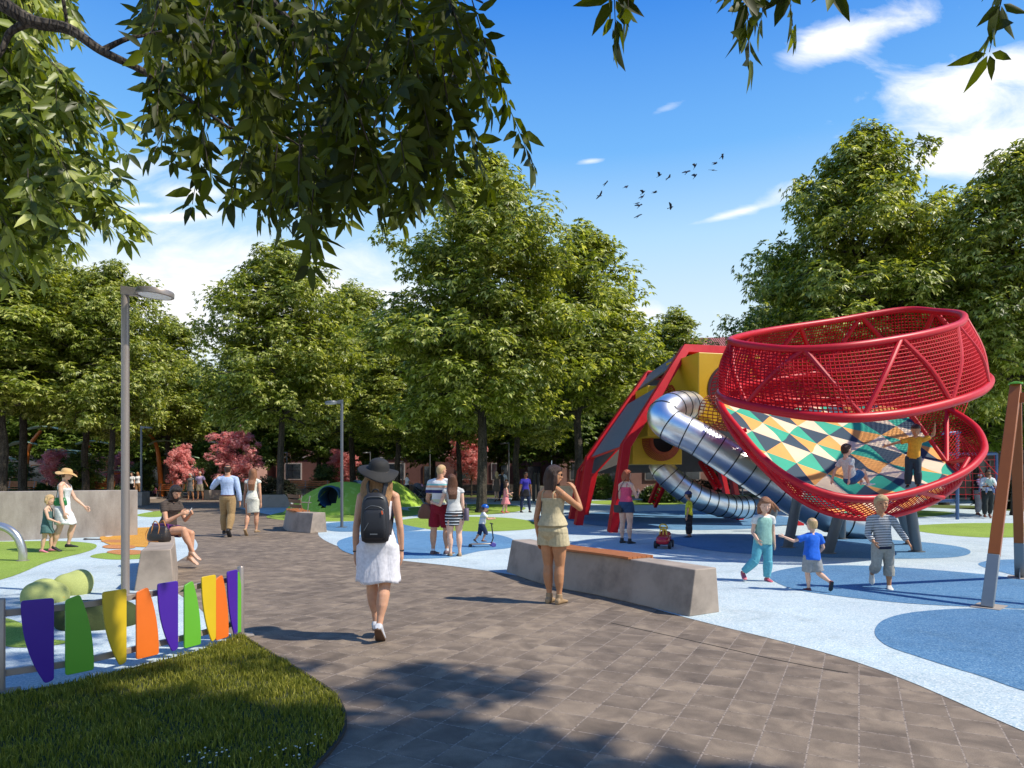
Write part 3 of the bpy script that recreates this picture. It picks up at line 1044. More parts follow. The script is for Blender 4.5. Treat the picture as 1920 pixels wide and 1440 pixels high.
# the tree overhead: mostly above the frame, its leaf tips reach into the sky and its shade falls on the lawn and pavers
rng = np.random.default_rng(25)
root = thing('shade_tree', 'tree overhead of which only hanging leaf tips show at the top right of the sky', 'tree', (7.6, -2.2, 0))
sprays = []
for (x, y, d, ln, le) in [(1150, -60, 4.6, .42, .05), (1178, -110, 4.6, .42, .0), (1395, -100, 4.7, .78, .0), (1372, -100, 4.8, .45, -.1), (1470, -110, 4.7, .55, .1), (1440, -130, 4.8, .5, .0), (1905, -110, 4.5, .6, -.1), (1540, -120, 4.8, .38, .1)]:
    sprays.append(hang(x, y, d, ln, rng, le))
OVER = [((2.2, 2.4, 6.2), 1.0, 120), ((3.0, 2.35, 6.3), .95, 120), ((2.6, 2.9, 6.2), .6, 60), ((3.7, 2.3, 6.3), .7, 70), ((1.7, 3.1, 6.0), .7, 70), ((4.35, 3.8, 6.8), .5, 26), ((4.3, 2.3, 6.3), .85, 110), ((5.6, 2.1, 6.4), .4, 20), ((.5, 3.75, 6.0), .55, 50), ((1.2, 2.3, 5.9), .9, 90), ((-.4, 3.4, 5.8), .7, 50)]
for c, r, k in OVER:
    for i in range(k):
        q = unit(rng.normal(0, 1, 3)) * (rng.random() ** .4) * r
        p = V((c[0] + q[0], c[1] + q[1], c[2] + q[2] * .5))
        if YH - (p.z - .8 - HC) * F / p.y > -20:
            continue
        sprays.append([p + V((rng.uniform(-.3, .3) * s, rng.uniform(-.3, .3) * s, -.55 * s)) for s in (0, .33, .66, 1)])
base = V((7.6, -2.2, 0))
tr = ([base, base + V((-.1, 0, 2)), base + V((-.2, .1, 4)), base + V((-.4, .2, 7)), base + V((-.5, .2, 10))], [.32, .27, .23, .16, .06])
br = [([base + V((-.2, .1, 4.2)), V((6.6, .6, 6.0)), V((4.6, 2.4, 6.5)), V((2.8, 2.6, 6.6)), V((1.2, 2.8, 6.5))], .08, .012),
      ([V((4.6, 2.4, 6.5)), V((3.6, 3.0, 6.5)), V((2.0, 3.4, 6.3)), V((.6, 3.8, 6.2))], .03, .01),
      ([V((2.8, 2.6, 6.6)), V((2.2, 3.9, 6.0)), P(1395, -110, 4.7)], .012, .005),
      ([V((4.6, 2.4, 6.5)), V((3.8, 3.6, 5.9)), P(1905, -115, 4.5)], .012, .005),
      ([V((2.0, 3.4, 6.3)), V((1.2, 4.3, 5.5)), P(1150, -70, 4.6)], .01, .004)]
near_tree(root, tr, br, sprays, rng, .22, 'leaf_near', 4)
# ================================================================= fence, lamps, benches, wall, small play pieces
def paint(name, c, k=.85):
    return mat(name, S(*c, k), .42, var=.05, scale=3, coat=.1, bmp=.03, bscale=160)


M['purple'], M['lime'], M['yellow'], M['orange'] = paint('purple_board', (72, 30, 160)), paint('green_board', (104, 182, 52)), paint('yellow_board', (226, 192, 36)), paint('orange_board', (240, 118, 36))
M['railmat'] = mat('warm_grey_rail', S(178, 162, 150, .8), .45, .2, var=.06)

fl = [G(5, 1300), G(150, 1276), G(270, 1246), G(360, 1223), G(415, 1206), G(447, 1194)]
fls = smoothpath([V((p.x, p.y, 0)) for p in fl], 10)
root = thing('play_fence', 'low fence of purple, green, yellow and orange boards between lawn and play surface', 'fence', tuple(fl[2]))
for z in (.14, .585):
    b = B()
    b.sweep([p + V((-.03, .03, z)) for p in fls], .035, .05)
    b.build('rail', M['railmat'], root, world=True, bevel=.004)
for q in (fl[0] + V((-.02, 0, 0)), fl[-1] + V((.015, .02, 0))):
    b = B()
    b.tube([q, q + V((0, 0, .69)), q + V((0, 0, .7))], [.034, .034, .028], 16)
    o = b.build('post', M['steel_pole'], root, world=True)
    b = B()
    b.box(q + V((.02, 0, .012)), (.2, .16, .012), .5)
    b.build('foot_plate', M['kerb'], o, world=True)


def on_fence(px):
    best = min(range(len(fls) - 1), key=lambda i: abs(CX + fls[i].x * F / fls[i].y - px))
    a, c = fls[best], fls[best + 1]
    xa, xc = CX + a.x * F / a.y, CX + c.x * F / c.y
    t = max(-.5, min(1.5, (px - xa) / (xc - xa)))
    return a.lerp(c, t), (fls[min(best + 2, len(fls) - 1)] - fls[max(best - 1, 0)]).normalized()


cols = ['purple', 'lime', 'yellow', 'orange', 'purple', 'lime', 'yellow', 'orange', 'purple', 'lime']
for i, (px, w, zt, zb) in enumerate([(70, .185, .675, .03), (147, .18, .68, .07), (211, .178, .675, .05), (273, .18, .66, .065), (311, .172, .675, .055), (357, .18, .655, .06), (387, .172, .675, .05), (412, .175, .66, .05),
                                     (431, .165, .68, .03), (443, .15, .66, .05)]):
    q, t = on_fence(px)
    w *= 1.12 if px < 340 else 1.0
    n = V((t.y, -t.x, 0))
    q = q + n * .025
    hh = zt - zb
    out = []
    if i % 2 == 0:      # straight right edge, left edge curving in towards the foot
        L_ = [(-w / 2 + w * .72 * (k / 8) ** 2.3, zt - hh * k / 8) for k in range(9)]
        Rr = [(w / 2, zb + .02), (w / 2, zt)]
        out = L_ + Rr
    else:               # straight left edge, right edge curving in towards the top
        L_ = [(-w / 2, zt - .03), (-w / 2, zb)]
        Rr = [(w / 2 - w * .5 * (k / 8) ** 2.3, zb + hh * k / 8) for k in range(9)]
        out = L_ + Rr
    # rounded corners
    N = len(out)
    pts = []
    for k in range(N):
        a, c, d = V((*out[k - 1], 0)), V((*out[k], 0)), V((*out[(k + 1) % N], 0))
        u, v_ = a - c, d - c
        ang = u.angle(v_) if u.length > 1e-6 and v_.length > 1e-6 else 3.14
        if ang < 2.6:
            r = min(.018, u.length * .45, v_.length * .45)
            p0, p2 = c + u.normalized() * r, c + v_.normalized() * r
            pts += [p0, p0.lerp(p2, .5).lerp(c, .45), p2]
        else:
            pts.append(c)
    b = B()
    b.ext([q + t * p.x + V((0, 0, p.y)) - n * .008 for p in pts], n * .016)
    b.build('board', M[cols[i]], root, world=True, bevel=.003)

# ---------------------------------------------------------------- lamps
M['lens'] = mat('lamp_lens', (.92, .91, .9), .35, var=.02)


def lamp(loc, h, label, head=1.0, r=.058, flip=1, m='steel_pole'):
    root = thing('street_lamp', label, 'street lamp', loc, 0 if flip > 0 else math.pi, 'park lamps')
    b = B()
    b.tube([(0, 0, 0), (0, 0, h - .2), (0, 0, h - .12), (0, 0, h - .06)], [r, r * .95, r * .95, r * .8], 16)
    b.build('pole', M[m], root)
    b = B()
    b.box((0, 0, .008), (.3, .3, .016))
    b.build('base_plate', M[m], root, bevel=.004)
    k = head
    tilt = Matrix.Rotation(R(4), 3, 'Y')
    b = B()
    b.ext([V((-.05 * k, -.05 * k, h - .07)), V((.2 * k, -.05 * k, h - .09)), V((.2 * k, -.05 * k, h + .01)), V((-.05 * k, -.05 * k, h + .045))], (0, .1 * k, 0))
    b.build('arm', M[m], root, bevel=.006)
    b = B()
    c = V((.45 * k, 0, h - .06))
    b.lathe(c, [(.01, .06), (.2 * k, .058), (.255 * k, .045), (.265 * k, .03), (.265 * k, -.022), (.255 * k, -.03), (.235 * k, -.03), (.235 * k, -.02), (.01, -.02)], 40, tilt)
    o = b.build('lamp_head', M[m], root)
    b = B()
    b.lathe(c, [(.005, -.0215), (.228 * k, -.0215), (.228 * k, -.027), (.005, -.029)], 40, tilt)
    b.build('lens', M['lens'], o)
    return root


l0 = lamp(tuple(G(235, 1117)), 4.08, 'tall grey lamp standing behind the coloured fence by the bench end', .88, .052)
q = G(641, 989)
lamp(tuple(q), HC + (YH - 752) * q.y / F, 'mid grey lamp with its head turned left, beside the first green dome', .72, .046, -1, 'grey_pole')
q = G(265, 947)
lamp(tuple(q), HC + (YH - 800) * q.y / F, 'thin grey lamp at the end of the concrete wall', .8, .055, 1, 'grey_pole')
proto = None
for px, d, top, lab in [(408, 48, 828, 'far lamp with white head over the largest pink blossom', ), (324, 50, 850, 'far thin lamp beside the orange bench'), (106, 46, 842, 'far thin lamp behind the straw hat'),
                        (806, 52, 835, 'far lamp behind the striped shirt man'), (954, 46, 830, 'far lamp between the girl in pink and the backpack pair'), (538, 52, 848, 'far lamp behind the straight tree left of the domes'),
                        (1392, 40, 870, 'far lamp pole seen under the steel slide'), (755, 50, 865, 'far lamp pole behind the stroller'), (694, 54, 848, 'far lamp behind the second green dome')]:
    x = (px - CX) * d / F
    h = HC + (YH - top) * d / F
    if proto is None:
        proto = lamp((x, d, 0), h, lab, .85, .05, -1, 'grey_pole')
        ph = h
    else:
        dup(proto, (x, d, 0), math.pi, lab, 'park lamps', (1, 1, h / ph))


# ---------------------------------------------------------------- concrete benches
def slab_along(path, prof, b):
    """sweep a cross section (across, up) along a ground path"""
    rings = []
    m = len(path)
    for i, p in enumerate(path):
        t = (path[min(i + 1, m - 1)] - path[max(i - 1, 0)])
        t.z = 0
        t.normalize()
        n = V((t.y, -t.x, 0))
        pr = prof(i / (m - 1)) if callable(prof) else prof
        rings.append([p + n * x + V((0, 0, z)) for x, z in pr])
    b.loft(rings)


def subpath(path, a, c, n=14):
    out = []
    m = len(path) - 1
    for i in range(n):
        f = (a + (c - a) * i / (n - 1)) * m
        j = min(int(f), m - 1)
        out.append(path[j].lerp(path[j + 1], f - j))
    return out


def bench(label, pts, w=.5, h=.52, slats=(.28, .72), back=None, flip=1, out=.1, group='concrete benches'):
    pts = smoothpath([V((p[0], p[1], 0)) for p in pts], 8)
    c = pts[len(pts) // 2]
    root = thing('concrete_bench', label, 'bench', tuple(c), 0, group)

    def prof(t):
        e = abs(t - .5) * 2
        lean = out * (1 - .15 * e)
        return [(-w / 2 - .0, 0), (w / 2 - .0, 0), (w / 2 - lean * .5, h), (-w / 2 + lean, h)] if flip > 0 else [(-w / 2, 0), (w / 2, 0), (w / 2 - lean, h), (-w / 2 + lean * .5, h)]
    b = B()
    slab_along(pts, prof, b)
    b.build('body', M['concrete'], root, world=True, smooth=25, bevel=.012)
    if slats:
        sp = subpath(pts, slats[0], slats[1], 16)
        n = 5
        b = B()
        ww = w * .8
        for k in range(n):
            x0 = -w * .42 + ww * k / n
            x1 = x0 + ww / n - .008
            slab_along(sp, [(x0, h + .002), (x1, h + .002), (x1, h + .03), (x0, h + .03)], b)
        for k in (0, len(sp) - 1):
            pass
        sl = b.build('seat', M['wood'], root, world=True, smooth=25)
        sl['kind'] = 'thing'
        b = B()
        xs = (w * .36, w * .385) if flip < 0 else (w * .36, w * .385)
        slab_along(sp, [(w * .5 - .005, h - .1), (w * .5 + .02, h - .1), (w * .5 - .0, h + .03), (w * .5 - .03, h + .03)] if flip > 0 else [(-w * .5 - .02, h - .1), (-w * .5 + .005, h - .1), (-w * .5 + .03, h + .03), (-w * .5, h + .03)], b)
        b.build('seat_edge', M['wood'], root, world=True, smooth=25)
    return root, pts


rb, rpts = bench('long curved concrete bench with orange wooden slats beside the woman in the romper', [G(975, 1071)[:2], (.72, 10.12), (1.42, 9.2), (2.22, 7.92)], .5, .53, (.3, .76), out=.12, flip=-1)
lb, lpts = bench('pale concrete bench under the seated woman, its square end towards the fence', [(-5.0, 9.6), (-5.25, 10.2), (-5.62, 11.0), (-5.98, 11.7), (-6.35, 12.4)], .5, .56, None, out=.1, flip=1)
mb, mpts = bench('grey concrete bench with a wooden seat and back in front of the green dome', [G(548, 988)[:2], (-6.15, 19.7), (-5.35, 19.0)], .55, .55, (.08, .6), out=.12, flip=-1)
# its backrest and arm
b = B()
sp = subpath(mpts, .32, .72, 8)
for k, (z0, z1) in enumerate(((.66, .76), (.8, .9), (.94, 1.04))):
    slab_along(sp, [(.1 + .03 * k, z0), (.13 + .03 * k, z0), (.15 + .03 * k, z1), (.12 + .03 * k, z1)], b)
br_ = b.build('backrest', M['darkwood'], mb, world=True, smooth=25)
b = B()
for q in (sp[1], sp[-2]):
    b.tube([q + V((.1, .05, .5)), q + V((.12, .08, .75)), q + V((.16, .12, 1.0))], .015, 6)
b.build('back_support', M['steel_pole'], br_, world=True)
b = B()
q = mpts[3]
b.tube(smoothpath([q + V((.0, -.22, .55)), q + V((.02, -.2, .72)), q + V((.1, 0, .78)), q + V((.5, .12, .76))], 6), .014, 8)
b.build('armrest', M['steel_pole'], mb, world=True)

# far planters and low walls
def low_wall(label, a, c, h, w, cat='planter', m='concrete', slope=0, group='low concrete planters'):
    a, c = V((a[0], a[1], 0)), V((c[0], c[1], 0))
    root = thing('concrete_planter', label, cat, tuple(a.lerp(c, .5)), 0, group)
    t = (c - a).normalized()
    b = B()
    n = V((-t.y, t.x, 0)) * w
    b.ext([a, c, c - t * slope + V((0, 0, h)), a + V((0, 0, h))], n)
    b.build('wall', M[m], root, world=True, bevel=.01)
    b = B()
    b.ext([a + t * .12 + n * .12 + V((0, 0, h - .01)), c - t * (.14 + slope) + n * .12 + V((0, 0, h - .01)), c - t * (.14 + slope) + n * .88 + V((0, 0, h - .01)), a + t * .12 + n * .88 + V((0, 0, h - .01))], (0, 0, .025))
    b.build('soil', M['lawn_base'], root, world=True)


low_wall('grey planter with a sloping right end behind the walking couple', G(440, 953)[:2], G(550, 951)[:2], .62, 1.2, slope=.35)
low_wall('white angular bench block left of the walking man', G(392, 937)[:2], G(428, 936)[:2], .6, .7, slope=.1)
low_wall('long low planter behind the green domes', G(520, 925)[:2], G(650, 925)[:2], .75, 1.5)
low_wall('grey planter wall between the woman in blue and the romper woman', G(995, 936)[:2], G(1105, 937)[:2], .85, 1.2)
low_wall('long pale planter edge behind the tallest tree', G(740, 921)[:2], G(1010, 921)[:2], .6, 1.5)
low_wall('low grey block under the far thin lamp by the wall end', G(240, 948)[:2], G(266, 948)[:2], .7, .8)

# ---------------------------------------------------------------- concrete wall
a, c = G(-260, 1026), G(258, 1004)
root = thing('concrete_wall', 'long pale concrete wall behind the walking mother and child', 'wall', (a.x / 2 + c.x / 2, a.y / 2 + c.y / 2, 0))
m, nt, bs = newmat('board_marked_concrete')
co = objco(nt)
mp = nd(nt, 'ShaderNodeMapping', {'Vector': co, 'Scale': (1.0, 1.0, .35)})
n1 = nd(nt, 'ShaderNodeTexNoise', {'Vector': mp.outputs[0], 'Scale': 3.2, 'Detail': 9, 'Roughness': .7})
n2 = nd(nt, 'ShaderNodeTexNoise', {'Vector': co, 'Scale': .55, 'Detail': 5, 'Distortion': 1.2})
n3 = nd(nt, 'ShaderNodeTexNoise', {'Vector': co, 'Scale': 60, 'Detail': 4})
cc = ramp(nt, n1.outputs[0], [(.28, S(166, 154, 146, .66)), (.72, S(206, 196, 187, .72))])
cc = mixc(nt, 1.0, cc, ramp(nt, n2.outputs[0], [(.34, (.84, .82, .8)), (.6, (1.04, 1.04, 1.03))]), 'MULTIPLY')
cc = mixc(nt, 1.0, cc, ramp(nt, n3.outputs[0], [(.3, (.9, .9, .9)), (.7, (1.06, 1.06, 1.06))]), 'MULTIPLY')
nt.links.new(cc, bs.inputs['Base Color'])
bs.inputs['Roughness'].default_value = .85
bump(nt, bs, n3.outputs[0], .2, .01)
M['wallc'] = m
b = B()
dirw = (c - a).normalized()
nrm = V((-dirw.y, dirw.x, 0))
b.ext([a, c, c + V((0, 0, 1.2)), a + V((0, 0, 1.2))], nrm * .28)
b.build('wall', M['wallc'], root, world=True, bevel=.01)
b = B()
for t in (.2, .45, .72, .96):
    q = a.lerp(c, t)
    b.ext([q - nrm * .003, q - nrm * .003 + dirw * .012, q - nrm * .003 + dirw * .012 + V((0, 0, 1.19)), q - nrm * .003 + V((0, 0, 1.19))], nrm * .004)
o = b.build('panel_joint', mat('panel_joint_grey', S(120, 110, 104, .5), .9), root, world=True)  # thin darker strips mark the joints between wall panels
o['kind'] = 'stuff'

# ---------------------------------------------------------------- steel arch
q = G(43, 1052)
root = thing('steel_arch', 'shiny bent steel arch standing on the lime patch at the left edge', 'arch', (q.x - .35, q.y, 0))
b = B()
arc = [q + V((0, 0, 0)), q + V((-.01, 0, .2)), q + V((-.1, 0, .44)), q + V((-.28, 0, .6)), q + V((-.52, 0, .66)), q + V((-.8, 0, .6)), q + V((-1.0, 0, .42)), q + V((-1.08, 0, .2)), q + V((-1.09, 0, 0))]
b.tube(smoothpath(arc, 6), .073, 20)
b.build('arch_tube', mat('satin_steel', (.62, .6, .57), .3, .85, var=.04), root, world=True)
b = B()
for p in (arc[0], arc[-1]):
    b.lathe(p, [(.11, .005), (.11, .014), (.075, .016)], 24)
b.build('foot_ring', M['steel_pole'], root, world=True)


# ---------------------------------------------------------------- rubber shells and domes
def shell_mat(name, base, spot, amount):
    m, nt, bs = newmat(name)
    co = objco(nt)
    n = nd(nt, 'ShaderNodeTexNoise', {'Vector': co, 'Scale': 70, 'Detail': 6, 'Roughness': .8})
    n2 = nd(nt, 'ShaderNodeTexNoise', {'Vector': co, 'Scale': 2.6, 'Detail': 1, 'Distortion': 1.4})
    c = ramp(nt, n.outputs[0], [(.3, mul(base, .78)), (.55, base), (.75, mul(base, 1.3))])
    c = mixc(nt, ramp(nt, n2.outputs[0], [(amount, (0, 0, 0)), (amount + .015, (1, 1, 1))]), c, spot)
    nt.links.new(c, bs.inputs['Base Color'])
    bs.inputs['Roughness'].default_value = .9
    bs.inputs['Specular IOR Level'].default_value = .15
    bump(nt, bs, n.outputs[0], .4, .01)
    return m


M['shell'] = shell_mat('green_shell_rubber', S(196, 204, 128, .75), S(232, 184, 64, .75), .62)
M['shell_dark'] = shell_mat('dark_green_rubber', S(92, 104, 64, .5), S(130, 130, 60, .5), .66)
M['dome'] = shell_mat('dome_grass_rubber', S(168, 202, 78, .85), S(182, 210, 96, .85), .6)


def blob(c, r, rz, tiltx=0, tilty=0, ridge=.0, n=40, m=18):
    """a pebble-like shell: rounded, with one lifted lip"""
    Mx = Matrix.Rotation(rz, 3, 'Z') @ Matrix.Rotation(tiltx, 3, 'X') @ Matrix.Rotation(tilty, 3, 'Y')
    rings = []
    for i in range(m + 1):
        a = -math.pi / 2 + math.pi * i / m
        ring = []
        for k in range(n):
            t = 2 * math.pi * k / n
            ca = max(math.cos(a), .003) ** .8
            x, y, z = r[0] * ca * math.cos(t), r[1] * ca * math.sin(t), r[2] * math.sin(a)
            z += ridge * math.sin(t * 2 + .6) * ca * r[2] + ridge * .6 * (x / r[0]) ** 2 * r[2]
            ring.append(V(c) + Mx @ V((x, y, z)))
        rings.append(ring)
    return rings


q = G(92, 1122)
for (dx, dy, dz, r, rz, tx, ty, lab) in [(.1, .36, .1, (.24, .22, .2), .3, .25, -.2, 'pale green rubber shell, highest of the two behind the fence'), (-.13, .1, .06, (.24, .2, .18), 2.0, .3, .2, 'green rubber shell with a folded yellow lip behind the fence'),
                                      (.1, -.22, .05, (.27, .23, .2), .9, -.1, .12, 'green rubber shell with orange marks nearest the fence')]:
    b = B()
    b.loft(blob((0, 0, dz), r, rz, tx, ty, .16))
    o = b.build('rubber_shell', M['shell'], None, smooth=180)
    o.location = (q.x + dx, q.y + dy, 0)
    tag(o, lab, 'climbing shell', 'green rubber shells')
q = G(182, 1172)
b = B()
b.loft(blob((0, 0, .05), (.42, .32, .22), .2, 0, .05, .12))
o = b.build('rubber_mound', M['shell_dark'], None, smooth=180)
o.location = (q.x, q.y, 0)
tag(o, 'low dark green rubber mound seen between the fence boards', 'climbing mound')


def dome(label, px, py, r, h, hole_az, hole_z, hole_r, seed, sq=1.0):
    q = G(px, py)
    root = thing('play_dome', label, 'play dome', tuple(q), 0, 'green play domes')
    b = B()
    n, m = 72, 26
    rings = []
    for i in range(m + 1):
        f = i / m
        rr = r * (1 - f) if f > 0 else r
        rings.append([V((rr * math.cos(t), rr * sq * math.sin(t), h * (math.cos(min(1, rr / r) * math.pi / 2) ** .85) + .012 * math.sin(5 * t + seed) * rr)) for t in [2 * math.pi * k / n for k in range(n)]])
    vs = [p for ring in rings for p in ring]
    fs = []
    d = V((math.sin(hole_az), -math.cos(hole_az), 0))
    side = V((d.y, -d.x, 0))
    for i in range(m):
        for k in range(n):
            k2 = (k + 1) % n
            f = (i * n + k, i * n + k2, (i + 1) * n + k2, (i + 1) * n + k)
            cc = sum((vs[j] for j in f), V()) / 4
            if cc.dot(d) > 0 and math.hypot(cc.dot(side), cc.z - hole_z) < hole_r * .98:
                continue
            fs.append(f)
    b.add(vs, fs)
    dm = b.build('dome_shell', M['dome'], root, smooth=180)
    # the tunnel: a ring and a dark blue tube running in
    # distance of the skin along d at the hole's height
    rad = r * math.acos(min(1, (hole_z / h)) ** (1 / .85)) / (math.pi / 2)
    c0 = d * (rad + .02) + V((0, 0, hole_z))
    Mx = d.to_track_quat('Z', 'Y').to_matrix()
    b = B()
    b.lathe(c0, [(hole_r * .97, -.9), (hole_r * .97, -.12), (hole_r * 1.0, -.02), (hole_r * 1.06, .03), (hole_r * 1.14, .0), (hole_r * 1.16, -.25), (hole_r * 1.02, -.3), (hole_r * 1.0, -.9)], 36, Mx)
    b.build('tunnel_rim', mat('blue_tunnel_%d' % seed, S(58, 104, 140, .5), .6), dm)
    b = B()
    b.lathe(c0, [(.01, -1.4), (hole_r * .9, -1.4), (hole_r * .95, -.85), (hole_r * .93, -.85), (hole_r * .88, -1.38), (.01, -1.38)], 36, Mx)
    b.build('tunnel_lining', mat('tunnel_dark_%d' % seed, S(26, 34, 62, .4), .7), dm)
    return root


dome('nearer green dome with a round tunnel mouth behind the wooden bench', 645, 960, 2.5, 1.3, -.12, .7, .4, 1)
dome('farther pale green dome mostly hidden by the first', 712, 948, 2.3, 1.42, -.85, .9, .36, 2)

# a painted fish on the play surface: flat rubber inlay
root = thing('ground_graphic', 'flat orange creature with a long white eye inlaid in the left play surface', 'ground graphic', tuple(G(225, 1022)))


def inlay(name, pts, m, z, par):
    ps = smoothpath([V((*tuple(G(*p))[:2], 0)) for p in pts], 5, True)
    b = B()
    b.ext([(p.x, p.y, z) for p in ps], (0, 0, .003))
    return b.build(name, m, par, world=True, smooth=0)


bd = inlay('body', [(187, 1010), (200, 1002), (226, 994), (262, 990), (300, 992), (300, 1022), (250, 1026), (206, 1022)], M['r_orange'], .012, root)
inlay('eye', [(197, 1006), (208, 999), (226, 995), (238, 996), (226, 1002), (206, 1007)], M['white'], .0165, root)
inlay('pupil', [(216, 999), (226, 996.5), (233, 996.5), (226, 999.5)], M['black'], .021, root)
inlay('antenna', [(156, 1011.5), (160, 1010), (166, 1010.8), (188, 1011.6), (188, 1012.6), (166, 1012.4), (160, 1013)], M['black'], .012, root)
for pts in ([(190, 1016), (205, 1013), (240, 1014), (238, 1018), (205, 1018)], [(192, 1026), (206, 1022.5), (250, 1024), (248, 1029), (206, 1029.5)], [(200, 1036), (225, 1031.5), (270, 1034), (262, 1040), (225, 1041)]):
    inlay('finger', pts, M['r_finger'] if 'r_finger' in M else M.setdefault('r_finger', rubber('tan_rubber', S(222, 150, 96, .65), S(190, 116, 66, .6), S(240, 190, 140, .7))), .0125, root)

# ---------------------------------------------------------------- swing frame at the right edge
M['swing_brown'] = mat('brown_swing_steel', S(176, 96, 34, .75), .42, .05, var=.06)
M['swing_grey'] = mat('grey_swing_steel', S(150, 156, 160, .75), .4, .3, var=.05)
f1, f2 = G(1851, 1140), G(1912, 1083)
apex = V((6.78, 9.25, 2.78))
beam = V((.62, -.5, 0)).normalized()
root = thing('swing_frame', 'brown and grey steel swing frame leaning at the right edge', 'swing', tuple((f1 + f2) / 2))
ends = [(f1, f2, apex), (f1 + beam * 3.4, f2 + beam * 3.4, apex + beam * 3.4)]
for (u_, w_, ap) in ends:
    for ft in (u_, w_):
        t = (ap - ft)
        k = .22
        up_ = beam.cross(t).normalized()
        b = B()
        b.sweep([ft + t * k, ap + t * .01], .125, .125, up=tuple(up_))
        lg = b.build('leg', M['swing_brown'], root, world=True, bevel=.006)
        b = B()
        b.sweep([ft, ft + t * (k - .001)], .127, .127, up=tuple(up_))
        b.build('leg_foot', M['swing_grey'], lg, world=True, bevel=.006)
        b = B()
        hd = V((t.x, t.y, 0)).normalized()
        b.ext([ft + hd * .06 + V((0, 0, .012)), ft + hd * .3 + V((0, 0, .012)), ft + hd * .1 + V((0, 0, .3))], beam * .012)
        b.build('gusset', M['swing_grey'], lg, world=True)
        b = B()
        b.box(ft + hd * .08 + V((0, 0, .009)), (.4, .3, .012), math.atan2(hd.y, hd.x))
        b.build('base_plate', M['kerb'], lg, world=True)
    b = B()
    b.lathe(ap + V((0, 0, .05)), [(.085, 0), (.085, .02), (.02, .035)], 16)
    b.build('cap', M['lime'], root, world=True)
b = B()
b.sweep([apex + V((0, 0, -.14)), apex + beam * 3.4 + V((0, 0, -.14))], .11, .13)
b.build('top_beam', M['swing_brown'], root, world=True, bevel=.006)
seat_c = apex + beam * 1.3 + V((0, 0, -2.28))
for s in (-.22, .22):
    b = B()
    b.tube([apex + beam * (1.3 + s) + V((0, 0, -.2)), seat_c + beam * s + V((0, 0, .04))], .008, 6)
    b.build('chain', M['steel_pole'], root, world=True)
b = B()
b.box(seat_c, (.5, .2, .035), math.atan2(beam.y, beam.x))
b.build('seat', M['black'], root, world=True, bevel=.01)

# ---------------------------------------------------------------- rope climbing frame far right
M['frame_blue'] = mat('blue_steel', S(88, 118, 160, .7), .4, .2)
root = thing('rope_climber', 'blue steel climbing frame hung with red rope nets behind the net bowl', 'climbing frame', tuple(P(1800, 940, 24)[:2]) + (0,))
def pz(px, py, d):
    return P(px, py, d)
for px, d in ((1690, 25.5), (1795, 24.5), (1868, 26.5)):
    b = B()
    g = P(px, 900, d)
    b.tube([V((g.x, g.y, 0)), V((g.x, g.y, HC + (YH - (812 if px == 1795 else 850)) * d / F))], .06, 12)
    b.build('post', M['frame_blue'], root, world=True)
for (p0, p1) in (((1690, 851, 25.5), (1868, 851, 26.5)), ((1765, 813, 24.5), (1800, 811, 24.5)), ((1690, 938, 25.4), (1790, 939, 24.6))):
    b = B()
    b.tube([P(*p0), P(*p1)], .06, 12)
    b.build('top_tube', M['frame_blue'], root, world=True)
b = B()
for i in range(13):
    x = 1696 + 14 * i
    d = 25.5 + (x - 1690) / 178
    b.tube([P(x, 852, d), P(x + 3, 936, d - .6)], .012, 5)
for k in range(6):
    y = 862 + 13 * k
    b.tube([P(1692, y, 25.4 - .09 * k), P(1866, y, 26.4 - .09 * k)], .012, 5)
o = b.build('rope_net', M['red'], root, world=True)
b = B()
for x in (1800, 1830, 1860):
    b.tube([P(1800, 815, 24.5), P(x + 20, 900, 25.5)], .014, 5)
b.build('stay_rope', M['red'], root, world=True)['kind'] = 'stuff'

# ---------------------------------------------------------------- toy ride-on car
q = G(1245, 1027)
root = thing('toy_car', 'red ride-on toy car with a yellow steering wheel on the blue play surface', 'toy car', tuple(q), R(-20))
M['toy_red'] = mat('glossy_red_plastic', S(200, 28, 44, .85), .25, var=.04, coat=.4)
M['toy_yellow'] = mat('yellow_plastic', S(236, 190, 30, .85), .3, var=.04)
b = B()
secs = []
for (y, w, z0, z1) in [(-.34, .06, .13, .2), (-.3, .13, .1, .25), (-.18, .15, .08, .27), (-.05, .13, .08, .3), (.08, .11, .09, .33), (.2, .13, .1, .36), (.3, .12, .12, .33), (.35, .06, .15, .26)]:
    secs.append([V((w * math.copysign(abs(math.cos(t)) ** .6, math.cos(t)), y, (z0 + z1) / 2 + (z1 - z0) / 2 * math.copysign(abs(math.sin(t)) ** .6, math.sin(t)))) for t in [2 * math.pi * k / 20 for k in range(20)]])
b.loft(secs)
b.build('body', M['toy_red'], root, smooth=60)
for (x, y) in ((-.15, -.22), (.15, -.22), (-.15, .22), (.15, .22)):
    b = B()
    Mx = Matrix.Rotation(R(90), 3, 'Y')
    b.lathe((x, y, .085), [(.01, -.035), (.06, -.035), (.085, -.025), (.085, .025), (.06, .035), (.01, .035)], 20, Mx)
    o = b.build('wheel', M['black'], root)
    b = B()
    b.lathe((x + (.034 if x > 0 else -.034), y, .085), [(.005, -.006), (.045, -.006), (.045, .006), (.005, .006)], 16, Mx)
    b.build('hub', mat('grey_plastic', S(140, 140, 144, .8), .4) if 'hubm' not in M else M['hubm'], o)
b = B()
Mx = Matrix.Rotation(R(-55), 3, 'X')
c = V((0, -.1, .46))
b.tube([c + Mx @ V((.085 * math.cos(t), .085 * math.sin(t), 0)) for t in [2 * math.pi * k / 20 for k in range(20)]], .014, 8, closed=True)
b.tube([c + Mx @ V((-.08, 0, 0)), c + Mx @ V((.08, 0, 0))], .01, 6)
b.build('steering_wheel', M['toy_yellow'], root)
b = B()
